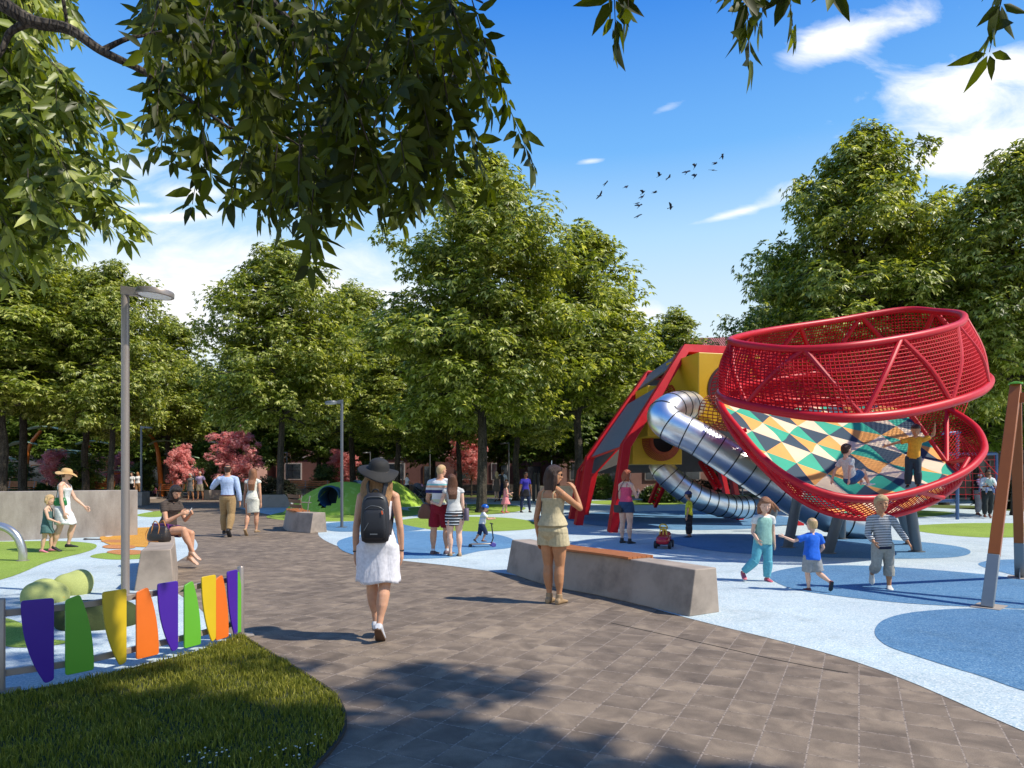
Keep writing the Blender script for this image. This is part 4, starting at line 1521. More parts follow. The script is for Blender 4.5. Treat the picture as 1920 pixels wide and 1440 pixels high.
b.sweep([V((-.075, -.15, .3)), V((-.06, -.13, .42)), V((.06, -.13, .42)), V((.075, -.15, .3))], .02, .03, up=(0, 1, 0))
b.tube([V((0, -.14, .3)), c], .014, 8)
b.build('column', M['toy_yellow'], root)
# ================================================================= the red climbing tower
M['panel'] = mat('charcoal_panel', S(128, 126, 126, .75), .6, var=.1, scale=4, bmp=.05)
M['ybox'] = mat('yellow_panel', S(222, 172, 26, .85), .42, var=.07, scale=1.2, coat=.05)
M['rope'] = mat('red_rope', S(198, 14, 32, .85), .65, var=.1, spec=.2)
M['orope'] = mat('orange_rope', S(176, 72, 30, .8), .55, var=.08)
root = thing('play_tower', 'red framed climbing tower with yellow boxes and charcoal panels', 'play tower', (5.4, 22.5, 0))
f1 = [P(1148, 998, 19.1), P(1173, 836, 18.9), P(1284, 655, 20.6), P(1400, 660, 20.9), P(1452, 668, 21.2), P(1500, 860, 21.2), P(1497, 985, 21.7)]
f2 = [P(1084, 984.5, 21.8), P(1105, 860, 21.7), P(1215, 703, 23), P(1290, 709, 23.6), P(1450, 715, 24.4), P(1462, 880, 24.6), P(1430, 966, 26.5)]
f3 = [P(1072, 973.6, 24.7), P(1089, 884, 24.7), P(1188, 746, 25.6), P(1300, 748, 26.2)]
f4 = [P(1097, 965.5, 27.3), P(1114, 888, 27.3), P(1212, 782, 28), P(1310, 790, 28.4)]
fA = [P(1372, 970, 25.8), P(1352, 884, 25.6), P(1322, 856, 25.4)]
fB = [P(1388, 975, 24.3), P(1372, 888, 24.2), P(1338, 850, 24.2)]
for fr in (f1, f2, f3, f4, fA, fB):
    fr[0].z = 0
f1[-1].z = f2[-1].z = 0
for fr, w in ((f1, .24), (f2, .24), (f3, .22), (f4, .22), (fA, .2), (fB, .2)):
    b = B()
    b.sweep(fr, w, w, up=(.25, -1, .15))
    b.build('frame', M['red'], root, world=True, bevel=.012)
b = B()
for p0, p1 in ((f1[1], f2[1]), (f2[1], f3[1]), (f3[1], f4[1])):
    b = B()
    b.tube([p0, p1], .035, 8)
    b.build('tie_rod', M['red'], root, world=True)
for p0, p1 in ((P(1213, 701, 23), P(1262, 702, 22)), (P(1188, 746, 23.2), P(1245, 746, 22.4)), (P(1196, 795, 23.0), P(1245, 792, 22.4))):
    b = B()
    b.sweep([p0, p1], .13, .13)
    b.build('cross_bar', M['red'], root, world=True)


def panel(pts, th=.05, name='panel'):
    pts = [V(p) for p in pts]
    n = (pts[1] - pts[0]).cross(pts[2] - pts[0]).normalized()
    b = B()
    b.ext([p - n * th / 2 for p in pts], n * th)
    b.build(name, M['panel'], root, world=True, smooth=0)


def ins(a, c, k):
    return a.lerp(c, k)


panel([ins(f1[1], f2[1], .08), ins(f1[1], f2[1], .92), ins(f2[1], f2[2], .62), ins(ins(f1[1], f1[2], .62), ins(f2[1], f2[2], .62), .1)])
panel([ins(f2[1], f2[2], .8), ins(f2[2], f2[1], .02), ins(f1[2], f2[2], .1), ins(ins(f1[1], f1[2], .82), f2[2], .06)])
panel([f2[1], f3[1], f3[2], f2[2]])
panel([f3[1], f4[1], f4[2], f3[2]])
panel([f1[2], f2[2], f2[4], f1[4]])
panel([f2[2], f3[2], f3[3], f2[4]])
panel([f4[1], fA[1], P(1345, 800, 25.6), f4[2]])
panel([P(1325, 800, 22.5), P(1470, 805, 22.5), P(1470, 872, 22.5), P(1335, 872, 22.5)])
panel([f1[5], f2[5], f2[4], f1[4]])


def cube(c, s, rz, name, hole=None):
    b = B()
    b.box(c, s, rz)
    return b.build(name, M['ybox'], root, world=True, bevel=.02, smooth=0)


# the yellow boxes
c1 = P(1310, 795, 19.3)
rz = R(-12)
ax, ay = V((math.cos(rz), math.sin(rz), 0)), V((-math.sin(rz), math.cos(rz), 0))
rz1 = rz + R(0)


def boxat(corner, w, dep, h, rz, name='box'):
    """corner = near left bottom corner"""
    ax, ay = V((math.cos(rz), math.sin(rz), 0)), V((-math.sin(rz), math.cos(rz), 0))
    c = corner + ax * w / 2 + ay * dep / 2 + V((0, 0, h / 2))
    return cube(c, (w, dep, h), rz, name), ax, ay


b1, ax, ay = boxat(c1, 1.95, 2.0, 2.02, R(14))
b2, ax2, ay2 = boxat(P(1214, 818, 20.9), 1.6, 1.6, 1.55, R(3))
b3, ax3, ay3 = boxat(P(1186, 871, 22.3), 1.63, 1.5, 1.48, R(3))


def net_tube(path, r, name, ma, nl=28, step=.14, parent=None, th=.013):
    """a tube woven from long ropes and hoops"""
    path = smoothpath(path, 10)
    b = B()
    T = []
    u = None
    for i, p in enumerate(path):
        t = (path[min(i + 1, len(path) - 1)] - path[max(i - 1, 0)]).normalized()
        u = (u - t * u.dot(t)).normalized() if u is not None else t.orthogonal().normalized()
        T.append((p, u, t.cross(u)))
    for k in range(nl):
        a = 2 * math.pi * k / nl
        b.tube([p + u * math.cos(a) * r + w * math.sin(a) * r for p, u, w in T], th, 4)
    acc = 0
    for i in range(len(T)):
        if i:
            acc += (path[i] - path[i - 1]).length
        if acc >= step or i == 0:
            acc = 0
            p, u, w = T[i]
            b.tube([p + u * math.cos(a) * r + w * math.sin(a) * r for a in [2 * math.pi * k / 24 for k in range(24)]], th, 4, closed=True)
    return b.build(name, ma, parent or root, world=True)


# woven crescent tunnels on the boxes
def hoop_net(c, n, r0, r1, dep, name, ma, parent):
    """a bulging woven collar round an opening"""
    Mx = V(n).to_track_quat('Z', 'Y').to_matrix()
    b = B()
    nr, nk = 9, 64
    rings = []
    for i in range(nr + 1):
        s = i / nr
        r = r1 + (r0 - r1) * s
        z = dep * math.sin(s * math.pi * .55)
        rings.append([V(c) + Mx @ V((r * math.cos(t), r * math.sin(t), z)) for t in [2 * math.pi * k / nk for k in range(nk)]])
    for ring in rings:
        b.tube(ring, .014, 4, closed=True)
    for k in range(nk):
        b.tube([ring[k] for ring in rings], .012, 4)
    return b.build(name, ma, parent, world=True)


n3 = -ay3
c3 = P(1240, 828, 22.25)
hoop_net(c3 + n3 * .01, n3, .36, .62, .32, 'net_collar', M['orope'], root)
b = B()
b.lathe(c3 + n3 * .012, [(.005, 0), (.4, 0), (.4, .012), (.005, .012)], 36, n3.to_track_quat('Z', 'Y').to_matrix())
b.build('opening_shade', mat('hole_shade', S(48, 34, 44, .5), .8), root, world=True)  # flat disc on the closed box, coloured as the shade inside the hole
net_tube([P(1236, 790, 21.6), P(1246, 760, 21.2), P(1275, 742, 21.0), P(1300, 735, 21.2)], .42, 'net_tunnel', M['rope'], 30, .1)
net_tube([P(1372, 735, 18.9), P(1420, 728, 18.0), P(1465, 722, 17.0), P(1500, 715, 16.6)], .72, 'net_tunnel', M['rope'], 44, .11)
net_tube([P(1330, 772, 18.95), P(1375, 778, 18.3), P(1420, 784, 17.7)], .45, 'net_tunnel', M['orope'], 30, .11)
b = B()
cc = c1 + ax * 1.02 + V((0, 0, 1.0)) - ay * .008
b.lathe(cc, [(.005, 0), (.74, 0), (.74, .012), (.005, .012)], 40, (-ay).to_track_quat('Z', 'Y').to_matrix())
b.build('opening_shade', mat('hole_shade_red', S(84, 26, 34, .5), .8), root, world=True)  # dark red disc painted for the shaded inside of the tunnel mouth
# climbing ramps under the boxes
for (p0, p1, p2, p3) in ((P(1322, 862, 23.6), P(1352, 915, 22.6), P(1342, 916, 22.6), P(1312, 866, 23.6)), (P(1262, 876, 22.5), P(1228, 950, 24), P(1218, 942, 24), P(1248, 872, 22.5))):
    b = B()
    b.sweep([p0, p1], .1, .1)
    b.build('ramp_rail', M['red'], root, world=True)
    b = B()
    b.sweep([p3, p2], .1, .1)
    b.build('ramp_rail', M['red'], root, world=True)
    b = B()
    for i in range(12):
        k = (i + .5) / 12
        b.tube([p0.lerp(p1, k), p3.lerp(p2, k)], .025, 6)
    b.build('ramp_rungs', M['rope'], root, world=True)['kind'] = 'stuff'

# steel tube slides
M['seam'] = mat('seam_band', S(22, 24, 28, .8), .5)


def slide(path, r, label, name, step):
    path = smoothpath(path, 14)
    root2 = thing(name, label, 'slide', tuple(path[-1])[:2] + (0,), 0, 'steel tube slides')
    b = B()
    b.tube(path, r, 32, cap=False)
    b2 = [p for p in path]
    o = b.build('slide_tube', M['chrome'], root2, world=True, smooth=180)
    sol = o.modifiers.new('wall', 'SOLIDIFY')
    sol.thickness = .02
    acc, first = 0, True
    k = 0
    for i in range(1, len(path)):
        acc += (path[i] - path[i - 1]).length
        if acc >= step or (i == len(path) - 1):
            acc = 0
            t = (path[min(i + 1, len(path) - 1)] - path[i - 1]).normalized()
            b = B()
            Mx = t.to_track_quat('Z', 'Y').to_matrix()
            b.lathe(path[i], [(r + .002, -.014), (r + .012, -.014), (r + .012, .014), (r + .002, .014)], 32, Mx)
            b.build('seam_band', M['seam'], o, world=True)
    return root2


slide([P(1296, 762, 19.6), P(1276, 762, 19.0), P(1256, 768, 18.5), P(1244, 782, 18.2), P(1262, 800, 18.0), P(1310, 824, 17.8), P(1380, 868, 17.6), P(1450, 912, 17.5), P(1520, 952, 17.4), P(1580, 974, 17.4), P(1622, 982, 17.4)],
      .43, 'shiny steel tube slide running down from the front yellow box behind the net bowl', 'tube_slide', .42)
slide([P(1238, 868, 22.9), P(1246, 884, 22.7), P(1268, 906, 22.6), P(1305, 930, 22.6), P(1345, 945, 22.8), P(1375, 950, 23.2), P(1399, 950, 23.5)],
      .4, 'lower steel tube slide curving out under the yellow boxes to a round mouth', 'tube_slide', .3)

# ================================================================= the net bowl
KB = 1.08
bowl = thing('net_bowl', 'red net bowl on grey legs with a patterned climbing sheet inside', 'net climber', tuple(P(1600, 900, 13.7 * KB)[:2]) + (0,))


def BP(px, py, d):
    return P(px, py, d * KB)


A = [BP(*p) for p in [(1808, 598, 13.2), (1800, 588, 14.4), (1760, 584, 15.2), (1690, 581, 15.8), (1560, 602, 15.6), (1440, 620, 14.8), (1378, 634, 13.7), (1376, 642, 12.8), (1430, 651, 12.1), (1500, 655, 11.7), (1600, 648, 11.5), (1720, 629, 11.8), (1790, 611, 12.4)]]
Bp = [BP(*p) for p in [(1856, 716, 13.4), (1840, 700, 14.6), (1780, 686, 15.6), (1680, 684, 16.2), (1560, 696, 16.2), (1440, 715, 15.4), (1370, 727, 14.4), (1349, 738, 13.4), (1366, 751, 12.5), (1430, 766, 11.9), (1520, 780, 11.4), (1610, 783, 11.2), (1720, 770, 11.5), (1825, 741, 12.2)]]
Cc = [BP(*p) for p in [(1845, 832, 13.2), (1838, 858, 12.5), (1800, 889, 12.0), (1720, 920, 11.5), (1640, 935, 11.2), (1560, 929, 11.2), (1490, 902, 11.5), (1430, 858, 12.1), (1385, 806, 12.7), (1352, 762, 13.3), (1358, 748, 14.2), (1440, 752, 15.5), (1580, 748, 16.3), (1710, 748, 15.8), (1778, 768, 14.9), (1826, 798, 14.1)]]
Dp = [BP(*p) for p in [(1778, 872, 13.7), (1800, 897, 12.8), (1780, 922, 12.3), (1725, 952, 11.8), (1640, 972, 11.5), (1560, 964, 11.6), (1490, 930, 11.9), (1425, 872, 12.4), (1374, 812, 12.9), (1354, 770, 13.4), (1362, 757, 14.2), (1445, 766, 15.4), (1580, 762, 16.1), (1672, 764, 15.8), (1712, 790, 15.2), (1748, 832, 14.5)]]
rA, rB, rC, rD = (smoothpath(x, 12, True) for x in (A, Bp, Cc, Dp))
for ring, r in ((rA, .072), (rB, .088), (rC, .07), (rD, .05)):
    b = B()
    b.tube(ring, r, 14, closed=True)
    b.build('ring', M['red'], bowl, world=True)


def resample(ring, n, start):
    """n points evenly along a closed ring from the point nearest to an angle about its centre"""
    c = sum(ring, V()) / len(ring)
    L_ = [0]
    m = len(ring)
    for i in range(m):
        L_.append(L_[-1] + (ring[(i + 1) % m] - ring[i]).length)
    i0 = min(range(m), key=lambda i: abs(math.atan2(ring[i].y - c.y, ring[i].x - c.x) - start))
    # keep the direction anticlockwise seen from above
    area = sum(ring[i].x * ring[(i + 1) % m].y - ring[(i + 1) % m].x * ring[i].y for i in range(m))
    out = []
    for k in range(n):
        s = k / n * L_[-1]
        s = (L_[i0] + (s if area > 0 else -s)) % L_[-1]
        j = max(0, min(m - 1, int(np.searchsorted(L_, s, side='right') - 1)))
        t = (s - L_[j]) / max(1e-9, L_[j + 1] - L_[j])
        out.append(ring[j].lerp(ring[(j + 1) % m], t))
    return out


def band(r0, r1, n, rows, bulge, name, th=.011, diag=False, rng_=None):
    a, c = resample(r0, n, 0.0), resample(r1, n, 0.0)
    ctr = (sum(a, V()) + sum(c, V())) / (2 * n)
    rows_ = []
    for i in range(rows + 1):
        s = i / rows
        row = []
        for k in range(n):
            p = a[k].lerp(c[k], s)
            o = V((p.x - ctr.x, p.y - ctr.y, 0)).normalized()
            row.append(p + o * bulge * math.sin(math.pi * s))
        rows_.append(row)
    b = B()
    ks = range(n) if rng_ is None else [k % n for k in range(*rng_)]
    if diag:
        for k in ks:
            b.tube([rows_[i][(k + i) % n] for i in range(rows + 1)], th, 4, cap=False)
            b.tube([rows_[i][(k - i) % n] for i in range(rows + 1)], th, 4, cap=False)
    else:
        for i in range(1, rows):
            if rng_ is None:
                b.tube(rows_[i], th, 4, closed=True)
            else:
                b.tube([rows_[i][k] for k in ks], th, 4, cap=False)
        for k in ks:
            b.tube([rows_[i][k] for i in range(rows + 1)], th, 4, cap=False)
    return b.build(name, M['rope'], bowl, world=True), a, c


_, a14, _c = band(rA, rB, 230, 19, .1, 'net_wall', .0125)
band(rB, rC, 190, 14, .06, 'net_wall', .011, False, (16, 90))
band(rC, rD, 170, 6, .03, 'net_wall', .0105, True)
ca = resample(rA, 240, 0.0)
cen = sum(ca, V()) / 240
# zigzag struts
za, zb = resample(rA, 9, -2.35), resample(rB, 9, -2.35 + .38)
for i in range(9):
    for (p, q_) in ((za[i], zb[i]), (zb[i], za[(i + 1) % 9])):
        mid = (p + q_) / 2
        o = V((mid.x - cen.x, mid.y - cen.y, 0)).normalized() * .12
        b = B()
        b.tube(smoothpath([p, mid + o, q_], 4), .055, 10)
        b.build('strut', M['red'], bowl, world=True)
for (p0, p1) in (((1775, 770, 14.9), (1775, 868, 13.8)), ((1708, 775, 14.2), (1775, 868, 13.8)), ((1775, 868, 13.8), (1816, 860, 13.0)), ((1816, 860, 13.0), (1790, 905, 12.4)), ((1720, 922, 11.5), (1768, 933, 12.0)), ((1720, 922, 11.5), (1640, 968, 11.6)),
                 ((1490, 905, 11.6), (1500, 925, 11.75)), ((1515, 918, 11.5), (1620, 968, 11.6)), ((1430, 862, 12.1), (1488, 930, 11.9)), ((1394, 830, 12.7), (1412, 838, 12.4)), ((1354, 760, 13.4), (1394, 830, 12.8)), ((1372, 812, 12.9), (1400, 806, 12.8))):
    b = B()
    b.tube([BP(*p0), BP(*p1)], .045, 10)
    b.build('strut', M['red'], bowl, world=True)
# the patterned sheet
m, nt, bs = newmat('triangle_sheet')
at = nd(nt, 'ShaderNodeUVMap')
sx = nd(nt, 'ShaderNodeSeparateXYZ', {0: at.outputs[0]})
iu, iv = mth(nt, 'FLOOR', sx.outputs[0]), mth(nt, 'FLOOR', sx.outputs[1])
fu, fv = mth(nt, 'FRACT', sx.outputs[0]), mth(nt, 'FRACT', sx.outputs[1])
tri = mth(nt, 'GREATER_THAN', mth(nt, 'ADD', fu, fv), 1.0)
idx = mth(nt, 'ADD', mth(nt, 'MULTIPLY', iu, 2), mth(nt, 'ADD', mth(nt, 'MULTIPLY', iv, 3), mth(nt, 'MULTIPLY', tri, 1)))
idx = mth(nt, 'MODULO', mth(nt, 'ADD', idx, 400), 4)
c = ramp(nt, mth(nt, 'DIVIDE', mth(nt, 'ADD', idx, .5), 4), [(0, S(34, 66, 88, .8)), (.25, S(244, 170, 86, .85)), (.5, S(246, 220, 188, .8)), (.75, S(42, 178, 146, .82))], 'CONSTANT')
n = nd(nt, 'ShaderNodeTexNoise', {'Vector': objco(nt), 'Scale': 3, 'Detail': 5})
c = mixc(nt, 1, c, ramp(nt, n.outputs[0], [(.3, (.92, .92, .92)), (.7, (1.05, 1.05, 1.05))]), 'MULTIPLY')
nt.links.new(c, bs.inputs['Base Color'])
bs.inputs['Roughness'].default_value = .75
wv = nd(nt, 'ShaderNodeTexWave', {'Vector': at.outputs[0], 'Scale': 9.0, 'Distortion': .3}, bands_direction='Y')
bump(nt, bs, wv.outputs[0], .12, .01)
M['sheet'] = m
nB = 160
bound = resample(rD, nB, 0.0)
cb_ = BP(1600, 874, 13.5)
ux = V((1, 0, 0))
pn = (BP(1600, 765, 16) - BP(1600, 965, 11.6)).normalized()
b = B()
rows = 22
sag = V((0, .3, -1)).normalized()
nrm_ = ux.cross(pn)
for i in range(rows + 1):
    s = i / rows
    for k in range(nB):
        p = cb_.lerp(bound[k], s)
        b.v.append(tuple(p - nrm_ * (.1 * (1 - s * s))))
for i in range(rows):
    for k in range(nB):
        k2 = (k + 1) % nB
        b.f.append((i * nB + k, i * nB + k2, (i + 1) * nB + k2, (i + 1) * nB + k))
sheet = b.build('climbing_sheet', M['sheet'], bowl, world=True, smooth=180)
uvl = sheet.data.uv_layers.new(name='UVMap')
inv = MW[bowl]
e = []
for lp_ in sheet.data.loops:
    p = inv @ sheet.data.vertices[lp_.vertex_index].co
    x, y = p.x - cb_.x, p.z - cb_.z
    # lattice vectors of the triangle pattern
    y2 = y / .62
    uvl.data[lp_.index].uv = (x * .84 - y * 1.95 + .3, x * .84 + y * 2.5 + .15)
sol = sheet.modifiers.new('cloth', 'SOLIDIFY')
sol.thickness = .03
# grey legs
for (p0, p1) in (((1468, 895, 13.2), (1441, 996, 15.4)), ((1497, 925, 12.6), (1477, 1027, 14.0)), ((1576, 955, 12.4), (1552, 1038, 13.0)), ((1578, 950, 14.0), (1577, 1011, 15.9)), ((1688, 950, 13.6), (1708, 1021, 14.6)), ((1706, 945, 12.8), (1719, 1035, 13.2))):
    b = B()
    g = G(p1[0], p1[1])
    top = P(p0[0], p0[1], g.y - .35)
    b.tube([g, top], .105, 16)
    lg = b.build('leg', M['grey_pole'], bowl, world=True)
    b = B()
    b.lathe(g, [(.16, .009), (.16, .02), (.11, .024)], 20)
    b.build('foot_ring', M['grey_pole'], lg, world=True)
# ================================================================= people
def skinmat(name, c):
    m, nt, bs = newmat(name)
    co = objco(nt)
    n = nd(nt, 'ShaderNodeTexNoise', {'Vector': co, 'Scale': 14, 'Detail': 4})
    nt.links.new(ramp(nt, n.outputs[0], [(.3, mul(c, .9)), (.7, mul(c, 1.08))]), bs.inputs['Base Color'])
    bs.inputs['Roughness'].default_value = .5
    bs.inputs['Specular IOR Level'].default_value = .35
    bs.inputs['Subsurface Weight'].default_value = .12
    bs.inputs['Subsurface Radius'].default_value = (.012, .005, .003)
    return m


def hairmat(name, c, k=.35):
    m, nt, bs = newmat(name)
    co = objco(nt)
    mp = nd(nt, 'ShaderNodeMapping', {'Vector': co, 'Scale': (1, 1, .12)})
    n = nd(nt, 'ShaderNodeTexNoise', {'Vector': mp.outputs[0], 'Scale': 95, 'Detail': 5, 'Roughness': .75, 'Distortion': .5})
    nt.links.new(ramp(nt, n.outputs[0], [(.3, mul(c, 1 - k)), (.5, c), (.72, mul(c, 1 + k))]), bs.inputs['Base Color'])
    bs.inputs['Roughness'].default_value = .42
    bs.inputs['Specular IOR Level'].default_value = .4
    bump(nt, bs, n.outputs[0], .9, .02)
    return m


SK = {'pale': skinmat('skin_pale', S(236, 190, 164, .82)), 'mid': skinmat('skin_mid', S(222, 168, 136, .8)), 'tan': skinmat('skin_tan', S(206, 148, 108, .78)), 'brown': skinmat('skin_brown', S(158, 104, 76, .75))}
HM = {'black': hairmat('hair_black', S(40, 30, 28, .8)), 'brown': hairmat('hair_brown', S(104, 66, 44, .85)), 'dkbrown': hairmat('hair_dark_brown', S(68, 46, 36, .8)), 'blonde': hairmat('hair_blonde', S(214, 180, 128, .85)),
      'sandy': hairmat('hair_sandy', S(176, 132, 88, .85)), 'red': hairmat('hair_red', S(168, 82, 46, .85)), 'grey': hairmat('hair_grey', S(196, 190, 184, .8)), 'ginger': hairmat('hair_light_brown', S(158, 108, 76, .85))}
CM = {}


def cl(name, c, k=.82, **kw):
    if name not in CM:
        CM[name] = cloth(name, S(*c, k), **kw)
    return CM[name]


BODY = {
    'f': dict(hip=.525, spine=.295, head=.130, hw=.052, sw=.098, ring=[(-.24, .05, .05, 0), (-.12, .085, .07, -.006), (0, .096, .075, -.01), (.16, .088, .066, -.004), (.42, .066, .05, 0), (.6, .073, .055, .004), (.74, .08, .066, .008), (.84, .084, .056, .0), (.91, .07, .047, -.004), (.97, .048, .038, -.006), (1.04, .033, .033, -.006)],
              thigh=[.056, .056, .047, .034], calf=[.033, .037, .033, .021, .018], ua=[.026, .0265, .023, .0205], fa=[.0205, .021, .017, .0125], neck=.029, th=.245, sh=.235, au=.178, af=.148),
    'm': dict(hip=.52, spine=.305, head=.128, hw=.052, sw=.116, ring=[(-.24, .052, .052, 0), (-.12, .084, .068, -.004), (0, .089, .07, -.006), (.16, .086, .064, 0), (.42, .08, .058, .002), (.6, .088, .064, .004), (.74, .099, .07, .004), (.84, .102, .064, 0), (.91, .088, .054, -.004), (.97, .058, .043, -.006), (1.04, .038, .037, -.006)],
              thigh=[.056, .055, .047, .036], calf=[.035, .039, .034, .023, .02], ua=[.031, .032, .028, .025], fa=[.025, .026, .021, .016], neck=.034, th=.245, sh=.235, au=.185, af=.152),
    'c': dict(hip=.475, spine=.315, head=.178, hw=.05, sw=.108, ring=[(-.24, .05, .052, 0), (-.12, .08, .068, 0), (0, .085, .07, 0), (.16, .083, .07, .004), (.42, .076, .064, .006), (.6, .08, .062, .004), (.74, .086, .06, .002), (.84, .088, .054, 0), (.91, .074, .047, -.002), (.97, .05, .039, -.004), (1.04, .035, .035, -.004)],
              thigh=[.053, .051, .043, .034], calf=[.034, .037, .033, .025, .022], ua=[.028, .027, .024, .021], fa=[.022, .022, .019, .015], neck=.031, th=.222, sh=.21, au=.165, af=.138),
}


def lerp_prof(prof, t):
    n = len(prof) - 1
    f = max(0, min(1, t)) * n
    j = min(int(f), n - 1)
    return prof[j] + (prof[j + 1] - prof[j]) * (f - j)


class Person:
    def __init__(s, label, loc, h, yaw, sex='f', skin='mid', lean=(0, 0), head=(0, 0, 0), ra=None, la=None, rl=None, ll=None, vox=.008, group=None, seat=None, curl=(.5, .5), category='person', wide=1.0, face=True, handdir=(None, None)):
        s.h, s.sex, s.skin, s.vox, s.wide = h, sex, SK[skin], vox, wide
        s.b = BODY[sex]
        b = s.b
        s.root = thing('person', label, category, loc, R(yaw), group)
        s.lean, s.hrot = lean, head
        fw, sd = math.tan(R(lean[0])), math.tan(R(lean[1]))
        sp = V((sd, fw, 1)).normalized()
        s.sp = sp
        # legs first, from the hips
        s.J = {}
        hip = V((0, 0, 0))
        for side, g, arm in ((1, rl, ra), (-1, ll, la)):
            g = g or ((.06, .02, -1), (.02, -.02, -1), 0)
            m = V((side, 1, 1))
            th = V([a * c for a, c in zip(g[0], m)]).normalized()
            sh = V([a * c for a, c in zip(g[1], m)]).normalized()
            hj = hip + V((b['hw'] * side * h, 0, -.01 * h))
            kn = hj + th * b['th'] * h
            an = kn + sh * b['sh'] * h
            s.J['hip', side], s.J['knee', side], s.J['ankle', side] = hj, kn, an
            s.J['pitch', side] = g[2] if len(g) > 2 else 0
            s.J['turn', side] = g[3] if len(g) > 3 else 8
            # arms
            g = arm or ((.12, .02, -1), (.05, .12, -1))
            au = V([a * c for a, c in zip(g[0], m)]).normalized()
            af = V([a * c for a, c in zip(g[1], m)]).normalized()
            shd = hip + sp * b['spine'] * h * .885 + V((b['sw'] * side * h * wide, -.004 * h, 0))
            el = shd + au * b['au'] * h
            wr = el + af * b['af'] * h
            s.J['shoulder', side], s.J['elbow', side], s.J['wrist', side] = shd, el, wr
            hd = g[2] if len(g) > 2 else None
            s.J['hand', side] = V([a * c for a, c in zip(hd, m)]).normalized() if hd else (af + V((0, 0, -.12))).normalized()
        # drop so that the lower sole meets the ground
        ah = .04 * h

        def sole(sd_):
            p = R(s.J['pitch', sd_])
            tip = s.J['ankle', sd_].z - ah * math.cos(p) - max(0, math.sin(p)) * .1 * h
            return tip
        low = min(sole(1), sole(-1))
        dz = -low if seat is None else seat
        s.off = V((0, 0, dz))
        for k in list(s.J):
            if isinstance(s.J[k], V) and k[0] != 'hand':
                s.J[k] = s.J[k] + s.off
        s.hip = s.off
        s.neck = s.hip + sp * b['spine'] * h
        hy, hp, hr = (R(a) for a in head)
        s.HM = Matrix.Rotation(hy, 3, 'Z') @ Matrix.Rotation(hp, 3, 'X') @ Matrix.Rotation(hr, 3, 'Y')
        s.hh = b['head'] * h
        s.hc = s.neck + sp * .028 * h + s.HM @ V((0, .012 * h, .62 * s.hh))
        s.body(curl, face)

    # ---- torso ring at spine parameter t, grown by g
    def ring(s, t, g=0.0, n=24, gx=None):
        pr = s.b['ring']
        ts = [p[0] for p in pr]
        rx = float(np.interp(t, ts, [p[1] for p in pr])) * s.h * s.wide + (gx if gx is not None else g)
        ry = float(np.interp(t, ts, [p[2] for p in pr])) * s.h + g
        oy = float(np.interp(t, ts, [p[3] for p in pr])) * s.h
        c = s.hip + s.sp * (s.b['spine'] * s.h * t) + V((0, oy, 0))
        fwd = (V((0, 1, 0)) - s.sp * s.sp.y).normalized()
        sx = fwd.cross(s.sp)
        k = .82
        return [c + sx * (rx * math.copysign(abs(math.cos(a)) ** k, math.cos(a))) + fwd * (ry * math.copysign(abs(math.sin(a)) ** k, math.sin(a))) for a in [2 * math.pi * i / n for i in range(n)]]

    def limb(s, b, p0, p1, prof, g=0.0, t0=0.0, t1=1.0, n=12, flare=0.0, m=6):
        pts, rs = [], []
        for i in range(m + 1):
            t = t0 + (t1 - t0) * i / m
            pts.append(p0.lerp(p1, t))
            rs.append(lerp_prof(prof, t) * s.h + g + flare * i / m)
        b.tube(pts, rs, n)

    def body(s, curl, face):
        b = B()
        h, bd = s.h, s.b
        b.loft([s.ring(t) for t in (-.24, -.18, -.12, -.06, 0, .08, .16, .28, .42, .52, .6, .67, .74, .8, .86, .91, .95, .99, 1.02)])
        # neck and head
        b.tube([s.neck - s.sp * .03 * h, s.neck + s.sp * .015 * h, s.hc - s.HM @ V((0, .018 * h, .25 * s.hh))], [bd['neck'] * h * 1.25, bd['neck'] * h, bd['neck'] * h * .95], 14)
        H = s.hh
        rings = []
        for z, rx, ry, oy in [(-.5, .1, .1, .13), (-.47, .17, .17, .11), (-.4, .235, .25, .075), (-.3, .285, .32, .04), (-.15, .325, .375, .015), (0, .345, .405, 0), (.15, .355, .425, -.012), (.28, .34, .41, -.02), (.38, .29, .35, -.022), (.45, .2, .25, -.02), (.49, .1, .12, -.015)]:
            rings.append([s.hc + s.HM @ V((rx * H * math.cos(a), oy * H + ry * H * math.sin(a), z * H)) for a in [2 * math.pi * i / 22 for i in range(22)]])
        b.loft(rings)
        X = lambda x, y, z: s.hc + s.HM @ V((x * H, y * H, z * H))
        b.tube([X(0, .37, .03), X(0, .44, -.08), X(0, .475, -.155), X(0, .4, -.185)], [.035 * H, .045 * H, .06 * H, .045 * H], 8)       # nose
        b.ell(X(0, .365, -.285), (.12 * H, .045 * H, .03 * H), 10, 6)    # lips
        b.ell(X(0, .36, .085), (.26 * H, .05 * H, .035 * H), 10, 6)     # brow
        b.ell(X(.19, .3, -.13), (.09 * H, .07 * H, .08 * H), 10, 6)
        b.ell(X(-.19, .3, -.13), (.09 * H, .07 * H, .08 * H), 10, 6)
        for sd in (1, -1):
            b.ell(X(.35 * sd, -.02, -.06), (.035 * H, .075 * H, .115 * H), 8, 6)
            # arms
            sh, el, wr = s.J['shoulder', sd], s.J['elbow', sd], s.J['wrist', sd]
            b.ell(sh, bd['ua'][0] * h * 1.06, 12, 8)
            b.tube([s.neck + s.sp * .012 * h, s.neck.lerp(sh, .5) + s.sp * .012 * h, sh + s.sp * .006 * h], [.026 * h, .028 * h, bd['ua'][0] * h * .85], 10)
            s.limb(b, sh, el, bd['ua'])
            b.ell(el, bd['ua'][3] * h * 1.0, 10, 6)
            s.limb(b, el, wr, bd['fa'])
            s.hand(b, wr, s.J['hand', sd], sd, curl[0 if sd > 0 else 1])
